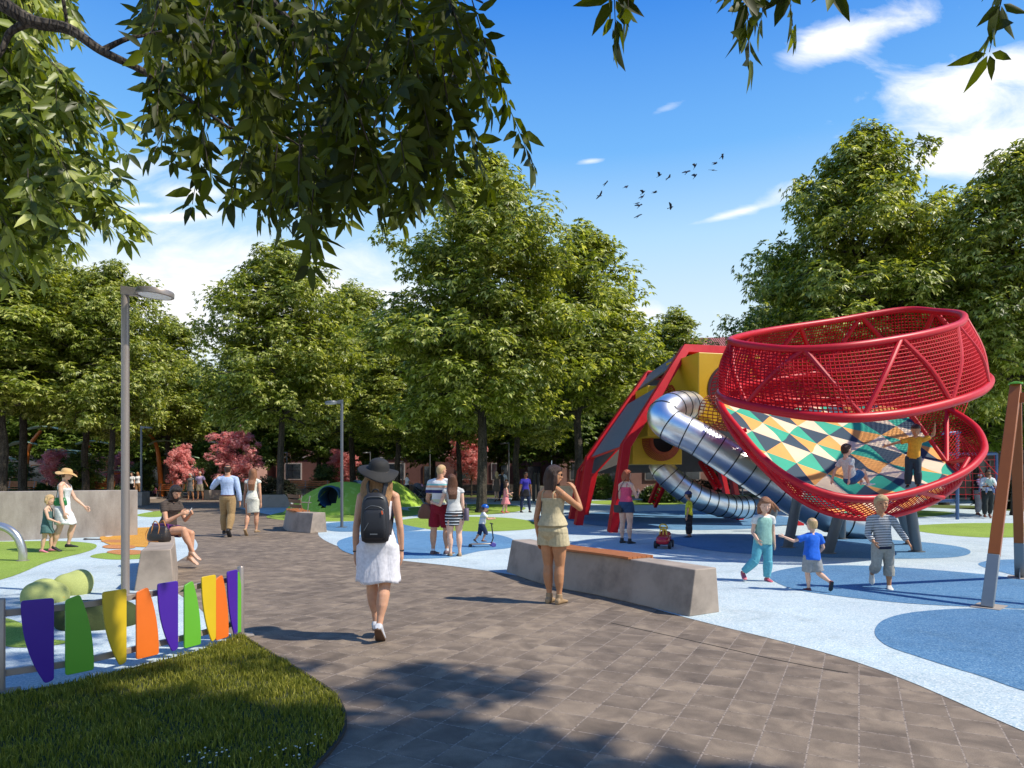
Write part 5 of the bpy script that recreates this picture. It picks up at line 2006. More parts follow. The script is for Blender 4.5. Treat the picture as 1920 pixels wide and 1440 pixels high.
            # legs
            hj, kn, an = s.J['hip', sd], s.J['knee', sd], s.J['ankle', sd]
            b.ell(hj, (bd['thigh'][0] * h * 1.02, bd['thigh'][0] * h * 1.1, bd['thigh'][0] * h), 14, 8)
            s.limb(b, hj, kn, bd['thigh'], m=8, n=14)
            b.ell(kn, bd['thigh'][3] * h * 1.0, 12, 8)
            # calf bulges backwards
            ax = (an - kn).normalized()
            bk = V((0, -1, 0)) - ax * V((0, -1, 0)).dot(ax)
            pts, rs = [], []
            for i in range(9):
                t = i / 8
                pts.append(kn.lerp(an, t) + bk * (.008 * h * math.sin(min(1, t * 1.5) * math.pi)))
                rs.append(lerp_prof(bd['calf'], t) * h)
            b.tube(pts, rs, 14)
            s.foot(b, sd, 0.0)
        s.o = b.build('body', s.skin, s.root, vox=s.vox, sm=3)
        if face:
            for sd in (1, -1):
                e = B()
                e.ell(X(.135 * sd, .358, .02), (.06 * H, .03 * H, .026 * H), 10, 6)
                e.build('eye', EYE, s.o)
            e = B()
            e.ell(X(0, .412, -.285), (.095 * H, .016 * H, .022 * H), 10, 6)
            e.build('mouth', LIP, s.o)

    def footframe(s, sd):
        p = R(s.J['pitch', sd])
        t = R(s.J['turn', sd]) * sd
        fwd = Matrix.Rotation(-t, 3, 'Z') @ Matrix.Rotation(-p, 3, 'X') @ V((0, 1, 0))
        up = Matrix.Rotation(-t, 3, 'Z') @ Matrix.Rotation(-p, 3, 'X') @ V((0, 0, 1))
        return fwd, up

    def foot(s, b, sd, g, z0=-.039):
        fwd, up = s.footframe(sd)
        sx = fwd.cross(up)
        an, h = s.J['ankle', sd], s.h
        rings = []
        for y, w, top, cx in [(-.034, .012, -.012, 0), (-.028, .019, .0, 0), (-.005, .0205, .012, 0), (.025, .0215, -.001, .001), (.055, .025, -.014, .002), (.08, .027, -.02, .002), (.1, .022, -.025, 0), (.112, .011, -.03, -.002)]:
            top, w = top * h + g, w * h + g
            lo = z0 * h - g * .3
            ring = []
            for i in range(14):
                a = 2 * math.pi * i / 14
                z = (top + lo) / 2 + (top - lo) / 2 * math.sin(a)
                ring.append(an + fwd * (y * h + (g if y > .1 else -g if y < -.03 else 0)) + sx * (w * math.copysign(abs(math.cos(a)) ** .6, math.cos(a)) + cx * sd * h) + up * z)
            rings.append(ring)
        b.loft(rings)

    def hand(s, b, wr, d, sd, curl):
        h = s.h * (1.0 if s.sex != 'c' else .95)
        # palm faces the thigh when the arm hangs
        pn = V((-sd, 0, 0))
        if abs(d.dot(pn)) > .8:
            pn = V((0, 1, 0))
        pn = (pn - d * d.dot(pn)).normalized()
        sx = d.cross(pn) * sd       # towards the thumb
        if sx.y < 0 and abs(d.z) > .6:
            sx = -sx
        L = .105 * h
        rings = []
        for t, w, th in [(-.02, .0125, .011), (.12, .0165, .0115), (.3, .021, .0115), (.45, .0225, .01), (.5, .02, .008)]:
            rings.append([wr + d * (t * L) + sx * (w * h * math.cos(a)) + pn * (th * h * math.sin(a)) for a in [2 * math.pi * i / 12 for i in range(12)]])
        b.loft(rings)
        for k, (off, ln) in enumerate([(.016, .4), (.0055, .45), (-.005, .42), (-.0155, .33)]):
            p = wr + d * (.46 * L) + sx * (off * h)
            dd = d
            sp_ = sx * (off * 4)
            pts = [p]
            for j in range(3):
                a = curl * (.35 + .45 * j)
                dd = (d * math.cos(a) + pn * math.sin(a) + sp_).normalized()
                pts.append(pts[-1] + dd * (ln * L * (.42, .33, .25)[j]))
            r = .0052 * h
            b.tube(pts, [r * 1.1, r, r * .92, r * .75], 8)
        p = wr + d * (.14 * L) + sx * (.013 * h)
        b.tube([p, p + (d * .55 + sx * .75 + pn * .25) * (.22 * L), p + (d * 1.35 + sx * .95 + pn * .5) * (.24 * L), p + (d * 2.0 + sx * .85 + pn * .8) * (.24 * L)], [.0085 * h, .0075 * h, .0062 * h, .0048 * h], 8)

    # ---------------------------------------------------------------- clothing
    def top(s, name, m, t0=-.02, t1=.96, sleeve=.5, g=.01, straps=False, flare=0.0, long=0.0, parent=None, sg=None, gather=0):
        b = B()
        ts = np.linspace(t0, t1 if not straps else .8, 16)
        rings = []
        for i, t in enumerate(ts):
            k = 1 - i / (len(ts) - 1)
            r_ = s.ring(t, g + flare * k * k)
            if gather:
                c = sum(r_, V()) / len(r_)
                r_ = [c + (p - c) * (1 + gather * k * math.sin(j * 3.1 + i)) for j, p in enumerate(r_)]
            rings.append(r_)
        b.loft(rings)
        sg = g if sg is None else sg
        if sleeve > 0:
            for sd in (1, -1):
                sh, el, wr = s.J['shoulder', sd], s.J['elbow', sd], s.J['wrist', sd]
                b.ell(sh, s.b['ua'][0] * s.h * 1.06 + sg, 12, 8)
                b.tube([s.neck - s.sp * .01 * s.h, s.neck.lerp(sh, .5) + s.sp * .006 * s.h, sh + s.sp * .006 * s.h], [.024 * s.h + sg, .026 * s.h + sg, s.b['ua'][0] * s.h * .85 + sg], 10)
                s.limb(b, sh, el, s.b['ua'], sg + .002, 0, min(1, sleeve), flare=.006 if sleeve < .9 else 0)
                if sleeve > 1:
                    b.ell(el, s.b['ua'][3] * s.h + sg, 10, 6)
                    s.limb(b, el, wr, s.b['fa'], sg + .002, 0, sleeve - 1)
        o = b.build(name, m, parent or s.root, vox=s.vox, sm=3)
        if straps:
            for sd in (1, -1):
                q = B()
                r0, fwd = s.ring(.8, g), (V((0, 1, 0)) - s.sp * s.sp.y).normalized()
                sx = fwd.cross(s.sp)
                c = s.hip + s.sp * s.b['spine'] * s.h * .8
                tp = s.hip + s.sp * s.b['spine'] * s.h * 1.0
                x = sx * (.05 * s.h * sd)
                q.tube(smoothpath([c + x + fwd * (.062 * s.h), c.lerp(tp, .6) + x + fwd * (.048 * s.h), tp + x + fwd * 0, c.lerp(tp, .6) + x - fwd * (.05 * s.h), c + x - fwd * (.056 * s.h)], 4), .006, 6)
                q.build('strap', m, o)
        return o

    def legs_at(s, z):
        out = []
        for sd in (1, -1):
            a, k, n = s.J['hip', sd], s.J['knee', sd], s.J['ankle', sd]
            for p0, p1, pr in ((a, k, s.b['thigh']), (k, n, s.b['calf'])):
                if (p0.z - z) * (p1.z - z) <= 0 and abs(p0.z - p1.z) > 1e-6:
                    t = (z - p0.z) / (p1.z - p0.z)
                    out.append((p0.lerp(p1, t), lerp_prof(pr, t) * s.h))
                    break
        return out

    def skirt(s, b, z_hem, g=.012, flare=.05, t0=.16, flutes=9, amp=.1, n=48, sway=(0, 0), seed=0, taper=0.0):
        """rings from the waist to the hem that always clear both legs"""
        z0 = s.hip.z + s.b['spine'] * s.h * t0
        m = 18
        rings = []
        for i in range(m + 1):
            f = i / m
            z = z0 + (z_hem - z0) * f
            t = (z - s.hip.z) / (s.b['spine'] * s.h)
            base = s.ring(max(-.06, t), g, n)
            c = sum(base, V()) / n
            rx = max(abs((p - c).x) for p in base)
            ry = max(abs((p - c).y) for p in base)
            lg = s.legs_at(z)
            if t < 0 and lg:
                lo = min(p.x - r for p, r in lg) - g
                hi = max(p.x + r for p, r in lg) + g
                lo_y = min(p.y - r for p, r in lg) - g
                hi_y = max(p.y + r for p, r in lg) + g
                w = min(1, -t / .3)
                c = c.lerp(V(((lo + hi) / 2, (lo_y + hi_y) / 2, z)), w)
                rx = max((hi - lo) / 2, rx * (1 - taper * f))
                ry = max((hi_y - lo_y) / 2, ry * (1 - taper * f) * (1 - .2 * w))
            c = V((c.x + sway[0] * f * f, c.y + sway[1] * f * f, z))
            fl = flare * f ** 1.2
            ring = []
            for k in range(n):
                a = 2 * math.pi * k / n
                wv = 1 + amp * f * (math.sin(flutes * a + seed) * .6 + math.sin((flutes * 1.7) * a + 1.3 + seed + 2 * f) * .4)
                ring.append(c + V(((rx + fl) * math.cos(a) * wv, (ry + fl * .8) * math.sin(a) * wv, .012 * f * math.sin(flutes * a * .5 + seed))))
            rings.append(ring)
        b.loft(rings)

    def dress(s, m, z_hem, straps=True, sleeve=0, flare=.06, amp=.1, g=.012, name='dress', flutes=9, sway=(0, 0), t1=.96, smooth_top=.8, taper=0):
        o = s.top(name, m, t0=.14, t1=t1, sleeve=sleeve, g=g, straps=straps)
        b = B()
        s.skirt(b, z_hem, g, flare, .2, flutes, amp, sway=sway, taper=taper)
        b.build('skirt', m, o, smooth=180)
        return o

    def legwear(s, name, m, frac, g=.012, flare=.0, t1=.2, crotch=True):
        """frac: 0..1 along the thigh, 1..2 down the shin"""
        b = B()
        b.loft([s.ring(t, g) for t in np.linspace(-.24, t1, 10)])
        for sd in (1, -1):
            hj, kn, an = s.J['hip', sd], s.J['knee', sd], s.J['ankle', sd]
            b.ell(hj, s.b['thigh'][0] * s.h * 1.05 + g, 14, 8)
            s.limb(b, hj, kn, s.b['thigh'], g, 0, min(1, frac), flare=flare if frac <= 1 else flare * .5, n=16)
            if frac > 1:
                b.ell(kn, s.b['thigh'][3] * s.h + g + flare * .5, 12, 8)
                pr = [r + .006 for r in s.b['calf']] if flare else s.b['calf']
                s.limb(b, kn, an, pr, g + flare * .5, 0, frac - 1, n=16)
        return b.build(name, m, s.root, vox=s.vox, sm=3)

    def shoes(s, m, g=.006, sole=None, name='shoe', high=False):
        for sd in (1, -1):
            b = B()
            s.foot(b, sd, g * s.h / 1.7)
            if high:
                an, kn = s.J['ankle', sd], s.J['knee', sd]
                b.tube([an + (kn - an) * .0, an + (kn - an) * .14], [.026 * s.h, .025 * s.h], 12)
            o = b.build(name, m, s.root, vox=max(.006, s.vox * .8), sm=2)
            if sole:
                fwd, up = s.footframe(sd)
                sx = fwd.cross(up)
                an, h = s.J['ankle', sd], s.h
                q = B()
                pts = [an + fwd * (y * h) + sx * (x * h) + up * (-.0425 * h) for y, x in [(-.04, .0), (-.03, .018), (0, .022), (.05, .026), (.085, .03), (.105, .024), (.12, 0), (.105, -.024), (.085, -.03), (.05, -.026), (0, -.022), (-.03, -.018)]]
                q.ext(pts, up * (.009 * h))
                q.build('sole', sole, o)

    # ---------------------------------------------------------------- hair
    def hair(s, m, style='short', length=.0, wd=1.0):
        H = s.hh
        b = B()
        X = lambda x, y, z: s.hc + s.HM @ V((x * H, y * H, z * H))
        k = {'short': 1.0, 'crop': .97}.get(style, 1.06)
        # cap: a skull shell pulled back from the face
        rings = []
        for z, rx, ry, oy in [(-.34, .2, .2, -.2), (-.25, .29, .29, -.15), (-.12, .345, .345, -.115), (.0, .37, .375, -.1), (.12, .385, .39, -.08), (.22, .38, .435, -.03), (.32, .345, .415, -.018), (.42, .27, .33, -.018), (.5, .17, .2, -.02), (.54, .06, .07, -.02)]:
            rings.append([X(rx * k * math.cos(a), oy + ry * k * math.sin(a), z * k if z > 0 else z) for a in [2 * math.pi * i / 22 for i in range(22)]])
        b.loft(rings)
        if style in ('long', 'bob', 'wild'):
            ln = length
            back = []
            nb = 9
            for i in range(nb + 1):
                f = i / nb
                z = .18 - (ln + .18) * f
                p = X(0, -.14, .18)
                tgt_z = z * H
                drop = V((0, 0, -1)) * (ln * H * f)
                q = p + drop
                # lie over the back of the neck and shoulders
                yb = -.13 * H - .04 * H * math.sin(f * 3.1) - (max(0, f - .3) * .03 * s.h)
                tt = (q.z - s.hip.z) / (s.b['spine'] * s.h)
                y0 = q.y + yb * .6
                if tt < 1.0:
                    y0 = min(y0, y0 * max(0, (tt - .8) / .2) + (min(v.y for v in s.ring(max(tt, .2))) - .012 * s.h) * min(1, (1.0 - tt) / .2))
                q = V((q.x, y0, q.z))
                w = (.37 + .13 * math.sin(min(1, f * 1.3) * math.pi * .75)) * H * (1 - .5 * max(0, f - .6))
                w *= 1 + (wd - 1) * min(1, f * 3)
                d = (.27 - .15 * f) * H
                back.append([q + V((w * math.cos(a) * (1 + .06 * math.sin(5 * a + i)), d * math.sin(a), .0)) if True else q for a in [2 * math.pi * j / 22 for j in range(22)]])
            b.loft(back)
            for sd in (1, -1):
                b.tube([X(.33 * sd, .0, .25), X(.4 * sd, -.06, -.05), X(.41 * sd, -.1, -.4), X(.38 * sd, -.14, -max(.45, min(ln, 1.0)) + .05)], [.07 * H, .09 * H, .09 * H, .05 * H], 8)
        if style == 'bun':
            b.ell(X(0, -.5, .2), .17 * H, 14, 10)
        if style == 'tail':
            b.tube(smoothpath([X(0, -.42, .15), X(0, -.62, .0), X(.03, -.62, -.35), X(.04, -.55, -.7)], 4), [.12 * H * (1 - .5 * i / 12) for i in range(13)], 10)
        if style == 'wild':
            b.tube(smoothpath([X(-.1, -.1, .3), X(-.5, -.2, .05), X(-.85, -.15, -.25), X(-1.05, -.1, -.5)], 5), [.2 * H * (1 - .75 * i / 15) for i in range(16)], 10)
            b.tube(smoothpath([X(-.2, -.1, .1), X(-.6, -.15, -.25), X(-.8, -.1, -.55)], 5), [.2 * H * (1 - .75 * i / 10) for i in range(11)], 10)
        if style in ('short', 'wild', 'long', 'bob'):
            b.ell(X(0, .28, .34), (.26 * H, .1 * H, .1 * H), 12, 8)
        return b.build('hair', m, s.root, vox=max(.006, s.vox * .9), sm=2)

    def hat(s, m, brim, crown=.33, tilt=(0, 0), droop=.08, wave=.05, band=None, ch=.42, name='hat', lift=.12):
        H = s.hh
        Mx = s.HM @ Matrix.Rotation(R(tilt[0]), 3, 'X') @ Matrix.Rotation(R(tilt[1]), 3, 'Y')
        c = s.hc + s.HM @ V((0, -.03 * H, lift * H))
        n = 40
        rings = []
        prof = [(crown * .05, ch + .02), (crown * .55, ch), (crown * .9, ch * .82), (crown * 1.06, ch * .5), (crown * 1.14, .06), (crown * 1.2, 0)]
        for r, z in prof:
            rings.append([c + Mx @ V((r * 1.12 * H * math.cos(a), r * 1.25 * H * math.sin(a), z * H)) for a in [2 * math.pi * i / n for i in range(n)]])
        for f in (.2, .45, .7, .9, 1.0):
            r = crown * 1.2 + (brim - crown * 1.2) * f
            rings.append([c + Mx @ V((r * 1.05 * H * math.cos(a), r * 1.12 * H * math.sin(a), (-droop * f * f + wave * f * f * math.sin(2 * a + .8) + wave * .5 * f * math.sin(3 * a)) * H)) for a in [2 * math.pi * i / n for i in range(n)]])
        b = B()
        b.loft(rings, cap=False)
        b.f.append(tuple(range(n))[::-1])
        o = b.build(name, m, s.root, smooth=180)
        sol = o.modifiers.new('felt', 'SOLIDIFY')
        sol.thickness = .006
        if band:
            q = B()
            q.loft([[c + Mx @ V((crown * 1.19 * H * kx * 1.12 * math.cos(a), crown * 1.19 * H * kx * 1.25 * math.sin(a), z * H)) for a in [2 * math.pi * i / n for i in range(n)]] for z, kx in ((.0, 1.02), (.09, .99))], cap=False)
            q.build('hat_band', band, o)
        return o

    def glasses(s, m=None):
        H = s.hh
        b = B()
        X = lambda x, y, z: s.hc + s.HM @ V((x * H, y * H, z * H))
        for sd in (1, -1):
            b.ell(X(.15 * sd, .4, .01), (.125 * H, .025 * H, .09 * H), 14, 8, s.HM)
            b.tube([X(.26 * sd, .36, .04), X(.37 * sd, .0, .03)], .012 * H, 6)
        b.tube([X(-.05, .43, .03), X(.05, .43, .03)], .014 * H, 6)
        return b.build('sunglasses', m or M['black'], s.root, smooth=60)

    def world(s, v):
        return MW[s.root] @ V(v)


EYE = mat('eye_dark', S(46, 34, 30, .6), .25, var=.02)
LIP = mat('lip', S(178, 92, 86, .7), .45, var=.02)
WHITE = cl('white_cotton', (238, 238, 240), .84, fold=.6)
NAVY = cl('navy_denim', (44, 56, 86), .8)
DENIM = cl('blue_denim', (56, 78, 108), .8)
BLACKC = cl('black_cloth', (34, 34, 40), .8)
M['leather'] = mat('brown_leather', S(112, 66, 50, .75), .42, var=.2, scale=8)
M['bagblack'] = mat('black_nylon', S(36, 38, 46, .85), .55, var=.1, bmp=.15, bscale=220)
M['rubber_sole'] = mat('white_sole', S(226, 222, 214, .8), .6)
M['tan_shoe'] = mat('tan_shoe', S(178, 148, 112, .8), .55)


def at(px, py, z=0.0):
    return tuple(G(px, py, z))


# ---- woman with the wide black hat, walking away
p = Person('woman in a white dress and wide black hat walking away', at(709, 1200), 1.67, 2, 'f', 'mid', (2, 0), (-14, 4, 0),
           ra=((.17, -.05, -1), (.04, .2, -1), (0, .15, -1)), la=((.16, -.04, -1), (.05, .06, -1), (0, .1, -1)),
           rl=((-.05, -.02, -1), (-.1, -.3, -1), 42, 2), ll=((-.03, .22, -1), (-.1, .02, -1), 0, 6), vox=.006, curl=(.45, .5), face=False)
W1 = p
wd = cl('white_dress', (236, 234, 242), .86, fold=.3, fscale=7)
p.dress(wd, p.hip.z - .235 * p.h, True, 0, .055, .06, .012, flutes=8, sway=(.0, -.01))
p.shoes(mat('pale_slip_on', S(204, 206, 214, .8), .7), .006, mat('brown_sole', S(110, 82, 62, .7), .7))
p.hair(HM['sandy'], 'long', 1.9, 1.45)
p.hat(mat('black_felt', S(34, 34, 36, .8), .8, var=.12, scale=40, bmp=.2, bscale=200), .86, .35, (8, 15), .2, .13, M['black'], .46, lift=.14)
b = B()
for sd, col in ((1, M['black']), (-1, M['black'])):
    w_ = p.J['wrist', sd]
    d_ = p.J['hand', sd]
    Mx = d_.to_track_quat('Z', 'Y').to_matrix()
    b = B()
    b.lathe(w_ - d_ * .012, [(.021, -.006), (.0255, -.005), (.0255, .005), (.021, .006)], 18, Mx)
    b.build('bracelet', col, p.root)
# backpack
bpk = thing('backpack', 'black backpack on the back of the woman in the wide hat', 'backpack', tuple(p.world((0, -.17, p.hip.z + .26))), R(2))
b = B()
rings = []
for z, w, d in [(-.255, .09, .03), (-.235, .125, .055), (-.15, .138, .068), (0, .135, .07), (.12, .125, .064), (.18, .105, .052), (.215, .065, .03), (.225, .03, .015)]:
    rings.append([V((w * math.copysign(abs(math.cos(a)) ** .65, math.cos(a)), d * math.copysign(abs(math.sin(a)) ** .65, math.sin(a)), z)) for a in [2 * math.pi * i / 28 for i in range(28)]])
b.loft(rings)
bag = b.build('bag_body', M['bagblack'], bpk, smooth=70)
b = B()
rings = []
for z, w, d in [(-.215, .07, .01), (-.2, .1, .022), (-.1, .108, .026), (.02, .1, .024), (.06, .085, .014), (.07, .06, .006)]:
    rings.append([V((w * math.copysign(abs(math.cos(a)) ** .6, math.cos(a)), -.062 + d * math.copysign(abs(math.sin(a)) ** .6, math.sin(a)), z)) for a in [2 * math.pi * i / 24 for i in range(24)]])
b.loft(rings)
b.build('front_pocket', M['bagblack'], bpk, smooth=70)
for pts in ([(-.085, -.068, .07), (-.03, -.08, .1), (.05, -.08, .09), (.09, -.066, .06)], [(-.11, -.03, .13), (-.06, -.055, .18), (.06, -.055, .18), (.11, -.03, .13)], [(-.09, -.09, -.13), (-.05, -.095, -.06)]):
    b = B()
    b.tube(smoothpath(pts, 5), .004, 6)
    b.build('zip', M['grey_pole'], bpk)
b = B()
b.sweep([V((.075, -.088, .055)), V((.082, -.092, .02))], .012, .004, up=(0, -1, 0))
b.build('zip_pull', mat('orange_tab', S(232, 96, 40, .8), .5), bpk)
b = B()
b.box((.0, -.0905, -.165), (.07, .002, .012))
b.build('maker_tab', M['grey_pole'], bpk)
for sd in (1, -1):
    b = B()
    pts = [V((.07 * sd, .05, .2)), V((.085 * sd, .08, .29)), V((.09 * sd, .15, .335)), V((.09 * sd, .22, .3)), V((.105 * sd, .26, .18)), V((.13 * sd, .2, .0)), V((.125 * sd, .06, -.17))]
    b.sweep(smoothpath(pts, 5), .05, .012, up=(sd * .9, -.3, .5))
    b.build('shoulder_strap', M['bagblack'], bpk)
b = B()
b.tube(smoothpath([V((-.03, .02, .215)), V((-.02, .01, .25)), V((.02, .01, .25)), V((.03, .02, .215))], 5), .007, 6)
b.build('handle', M['bagblack'], bpk)

# ---- woman in the romper
p = Person('woman in a beige romper and sunglasses with one hand at her mouth', at(1037, 1131), 1.73, -42, 'f', 'tan', (-2, 0), (-38, -2, 0),
           ra=((.3, .72, -.55), (-.36, .02, .93), (-.6, .0, .75)), la=((.1, -.22, -1), (.02, .2, -1)), rl=((.0, .06, -1), (.0, -.05, -1), 0, -10), ll=((-.03, .0, -1), (-.06, -.02, -1), 0, 10), vox=.006, curl=(1.0, .5))
ro = cl('beige_linen', (202, 188, 152), .84, fold=.3, fscale=7)
p.top('romper_top', ro, .13, .9, 0, .014, True, .03)
b = B()
b.loft([p.ring(t, .03) for t in (.1, .13, .17)])
b.build('waist_band', cl('beige_band', (182, 166, 128), .8), p.root, smooth=180)
p.legwear('romper_shorts', ro, .4, .018, .024, .12)
p.hair(HM['dkbrown'], 'long', 1.05)
p.glasses()
bo = M['tan_shoe']
p.shoes(bo, .0045, None, 'sandal', True)
# ---- her thin bag strap
b = B()
b.tube(smoothpath([p.ring(.55, .02)[6], p.ring(.8, .02)[4] + V((0, 0, .02)), p.ring(1.0, .02)[10] + V((-.03, 0, .01)), p.ring(.7, .02)[16], p.ring(.35, .02)[14]], 5), .006, 6)
b.build('shoulder_strap', M['black'], p.root)

# ---- couple holding hands, walking away
p = Person('man in a pale blue shirt and khaki trousers walking away', at(427, 1006), 1.78, 4, 'm', 'mid', (1, 0), (0, 6, 0), ra=((.22, .0, -1), (.05, .2, -1)), la=((.55, .25, -.55), (-.25, .5, .9)),
           rl=((.03, -.12, -1), (0, -.5, -1), 50, 4), ll=((.04, .16, -1), (.02, .02, -1), 0, 8), vox=.009, face=False, curl=(.8, .9))
p.top('shirt', cl('pale_blue_cotton', (186, 206, 240), .84, fold=.4), .02, .99, 1.9, .016)
p.legwear('trousers', cl('khaki', (170, 140, 98), .8, fold=.4), 1.95, .018, .014, .14)
b = B()
b.loft([p.ring(t, .026) for t in (.09, .14)])
b.build('belt', M['leather'], p.root, smooth=180)
p.shoes(M['black'], .008, M['black'])
p.hair(HM['dkbrown'], 'crop')
p = Person('long haired woman in a cream top and skirt walking away', at(474, 1004), 1.70, -4, 'f', 'mid', (1, 0), (35, 0, 0), ra=((.14, -.1, -1), (.05, .1, -1)), la=((.2, .1, -1), (.12, .1, -1)),
           rl=((-.02, .14, -1), (-.04, .0, -1), 0, 4), ll=((.06, -.08, -1), (.0, -.4, -1), 45, 4), vox=.009, face=False)
cr = cl('cream_cloth', (238, 236, 220), .85)
p.top('blouse', cr, .05, .95, .06, .014)
b = B()
p.skirt(b, p.hip.z - .215 * p.h, .014, .0, .22, 5, .02, taper=.12)
b.build('skirt', cr, p.root, smooth=180)
p.hair(HM['ginger'], 'long', 2.3)
p.shoes(M['tan_shoe'], .003)

# ---- the seated woman
SW = (-6.0, 11.95, 0)
p = Person('dark haired woman sitting on the pale bench looking at her phone', SW, 1.72, -108, 'f', 'mid', (12, 0), (-8, -28, 0), ra=((.12, .3, -.8), (-.35, .75, .45)), la=((.12, .3, -.8), (-.35, .75, .42)),
           rl=((-.06, 1, .06), (-.2, .34, -1), 28, -10), ll=((.05, 1, -.12), (-.02, .0, -1), 24, 0), vox=.007, seat=.655, curl=(.9, .9))
p.dress(bands('print_dress', [(0, S(58, 50, 48)), (.3, S(104, 92, 82)), (.5, S(48, 44, 46)), (.8, S(90, 78, 70))], 0, 1, repeat=34), p.hip.z - .03, False, .42, .0, .0, .012)
b = B()
for sd in (1, -1):
    p.limb(b, p.J['hip', sd], p.J['knee', sd], p.b['thigh'], .014, 0, .5)
    b.ell(p.J['hip', sd], p.b['thigh'][0] * p.h * 1.15 + .01, 12, 8)
b.build('skirt', CM.setdefault('purple_slip', cloth('purple_slip', S(92, 40, 110, .8))), p.root, vox=.01, sm=3)
p.hair(HM['black'], 'long', 1.5)
p.shoes(mat('nude_heel', S(214, 176, 152, .85), .35), .002, None, 'heeled_shoe')
for sd in (1, -1):
    fwd, up = p.footframe(sd)
    b = B()
    q = p.J['ankle', sd] - fwd * (.03 * p.h) - up * (.03 * p.h)
    b.tube([q, q - up * .055], [.008, .005], 8)
    b.build('heel', mat('nude_heel_b', S(214, 176, 152, .85), .35), p.root)
wr = (p.J['wrist', 1] + p.J['wrist', -1]) / 2
ph = p.world(wr + V((0, .085, .055)))
root = thing('phone', 'white phone held by the seated woman', 'phone', tuple(ph), R(-62))
b = B()
b.box((0, 0, 0), (.07, .009, .14), M=Matrix.Rotation(R(-35), 3, 'X'))
b.build('case', M['white'], root, bevel=.003)
b = B()
b.box((0, -.0052, -.0036), (.062, .002, .122), M=Matrix.Rotation(R(-35), 3, 'X'))
b.build('screen', M['black'], root)
# handbag beside her
hb = thing('handbag', 'dark brown patterned handbag with tan handles on the pale bench', 'handbag', (-5.56, 10.82, .565), R(-24))
b = B()
rings = []
for z, w, d in [(0, .19, .08), (.02, .21, .095), (.1, .21, .09), (.19, .19, .06), (.23, .17, .03), (.24, .15, .012)]:
    rings.append([V((w * math.copysign(abs(math.cos(a)) ** .5, math.cos(a)), d * math.copysign(abs(math.sin(a)) ** .6, math.sin(a)), z)) for a in [2 * math.pi * i / 28 for i in range(28)]])
b.loft(rings)
m, nt, bs = newmat('bag_canvas')
vr = nd(nt, 'ShaderNodeTexVoronoi', {'Vector': objco(nt), 'Scale': 26, 'Randomness': 0.0})
nt.links.new(ramp(nt, vr.outputs[0], [(.18, S(112, 88, 62, .8)), (.26, S(54, 46, 44, .8))]), bs.inputs['Base Color'])
bs.inputs['Roughness'].default_value = .45
b.build('bag_body', m, hb, smooth=60)
M['tan_leather'] = mat('tan_leather', S(206, 134, 66, .8), .45)
for y in (-.055, .055):
    b = B()
    b.tube(smoothpath([V((-.08, y * 1.4, .12)), V((-.07, y, .25)), V((-.0, y * 1.3, .32)), V((.07, y, .25)), V((.08, y * 1.4, .12))], 6), .008, 8)
    b.build('handle', M['tan_leather'], hb)
b = B()
b.tube(smoothpath([V((-.12, -.1, .2)), V((-.15, -.12, .1)), V((-.1, -.12, .01)), V((.02, -.12, .006)), V((.12, -.115, .008))], 6), .006, 6)
b.build('strap', M['tan_leather'], hb)
root = thing('folder', 'purple folder standing up out of the dark handbag', 'folder', (-5.62, 10.98, .66), R(-24))
b = B()
b.box((0, 0, .07), (.36, .03, .2))
b.build('cover', mat('purple_cover', S(108, 28, 116, .8), .5), root, bevel=.006)
b = B()
b.box((0, -.018, .11), (.3, .004, .03))
b.build('label_strip', mat('purple_strip', S(150, 60, 150, .8), .5), root)

# ---- straw hat woman and child
p = Person('woman in a white summer dress and straw hat by the concrete wall', at(118, 1034), 1.70, -80, 'f', 'pale', (4, 0), (10, -6, 0), ra=((.12, .1, -1), (.05, .25, -1)), la=((.1, .4, -.9), (.05, .8, -.75)),
           rl=((.0, -.05, -1), (-.02, -.32, -1), 20, 0), ll=((.02, .4, -1), (0, -.25, -1), 0, 6), vox=.008, face=False)
p.dress(cl('white_print', (232, 236, 236), .84), p.hip.z - .21 * p.h, True, 0, .05, .06, .014)
p.hair(HM['brown'], 'short')
p.hat(mat('straw', S(222, 182, 124, .8), .8, var=.12, scale=60, bmp=.4, bscale=160), .82, .34, (-6, 6), .1, .1, mat('straw_band', S(150, 110, 70, .7), .8), .42)
p.shoes(M['black'], .002, None, 'sandal')
bg_ = thing('shoulder_bag', 'small green flowered bag on the shoulder of the straw hat woman', 'bag', tuple(p.world((.16, .02, p.hip.z + .12))), R(-80))
b = B()
b.loft([[V((.03 * math.cos(a), w * math.copysign(abs(math.sin(a)) ** .6, math.sin(a)), z)) for a in [2 * math.pi * i / 20 for i in range(20)]] for z, w in ((-.09, .1), (-.07, .13), (0, .125), (.07, .1), (.08, .085))])
m, nt, bs = newmat('green_flower_print')
vr = nd(nt, 'ShaderNodeTexVoronoi', {'Vector': objco(nt), 'Scale': 16})
nt.links.new(ramp(nt, vr.outputs[0], [(.12, S(226, 240, 226, .8)), (.2, S(26, 132, 66, .8))]), bs.inputs['Base Color'])
b.build('bag_body', m, bg_, smooth=60)
b = B()
b.tube(smoothpath([V((0, -.08, .07)), V((-.03, -.05, .28)), V((-.07, -.01, .4)), V((-.03, .05, .25)), V((0, .085, .07))], 6), .006, 6)
b.build('strap', mat('green_strap', S(40, 110, 70, .8), .6), bg_)
p = Person('small child in a teal dress walking beside the straw hat woman', at(88, 1036), 1.15, -75, 'c', 'pale', (4, 0), (0, -5, 0), ra=((.1, .3, -1), (0, .8, -.35)), la=((.1, .2, -1), (.0, .7, -.3)),
           rl=((0, -.1, -1), (0, -.2, -1), 10, 0), ll=((0, .3, -1), (0, -.1, -1), 0, 0), vox=.008, face=False)
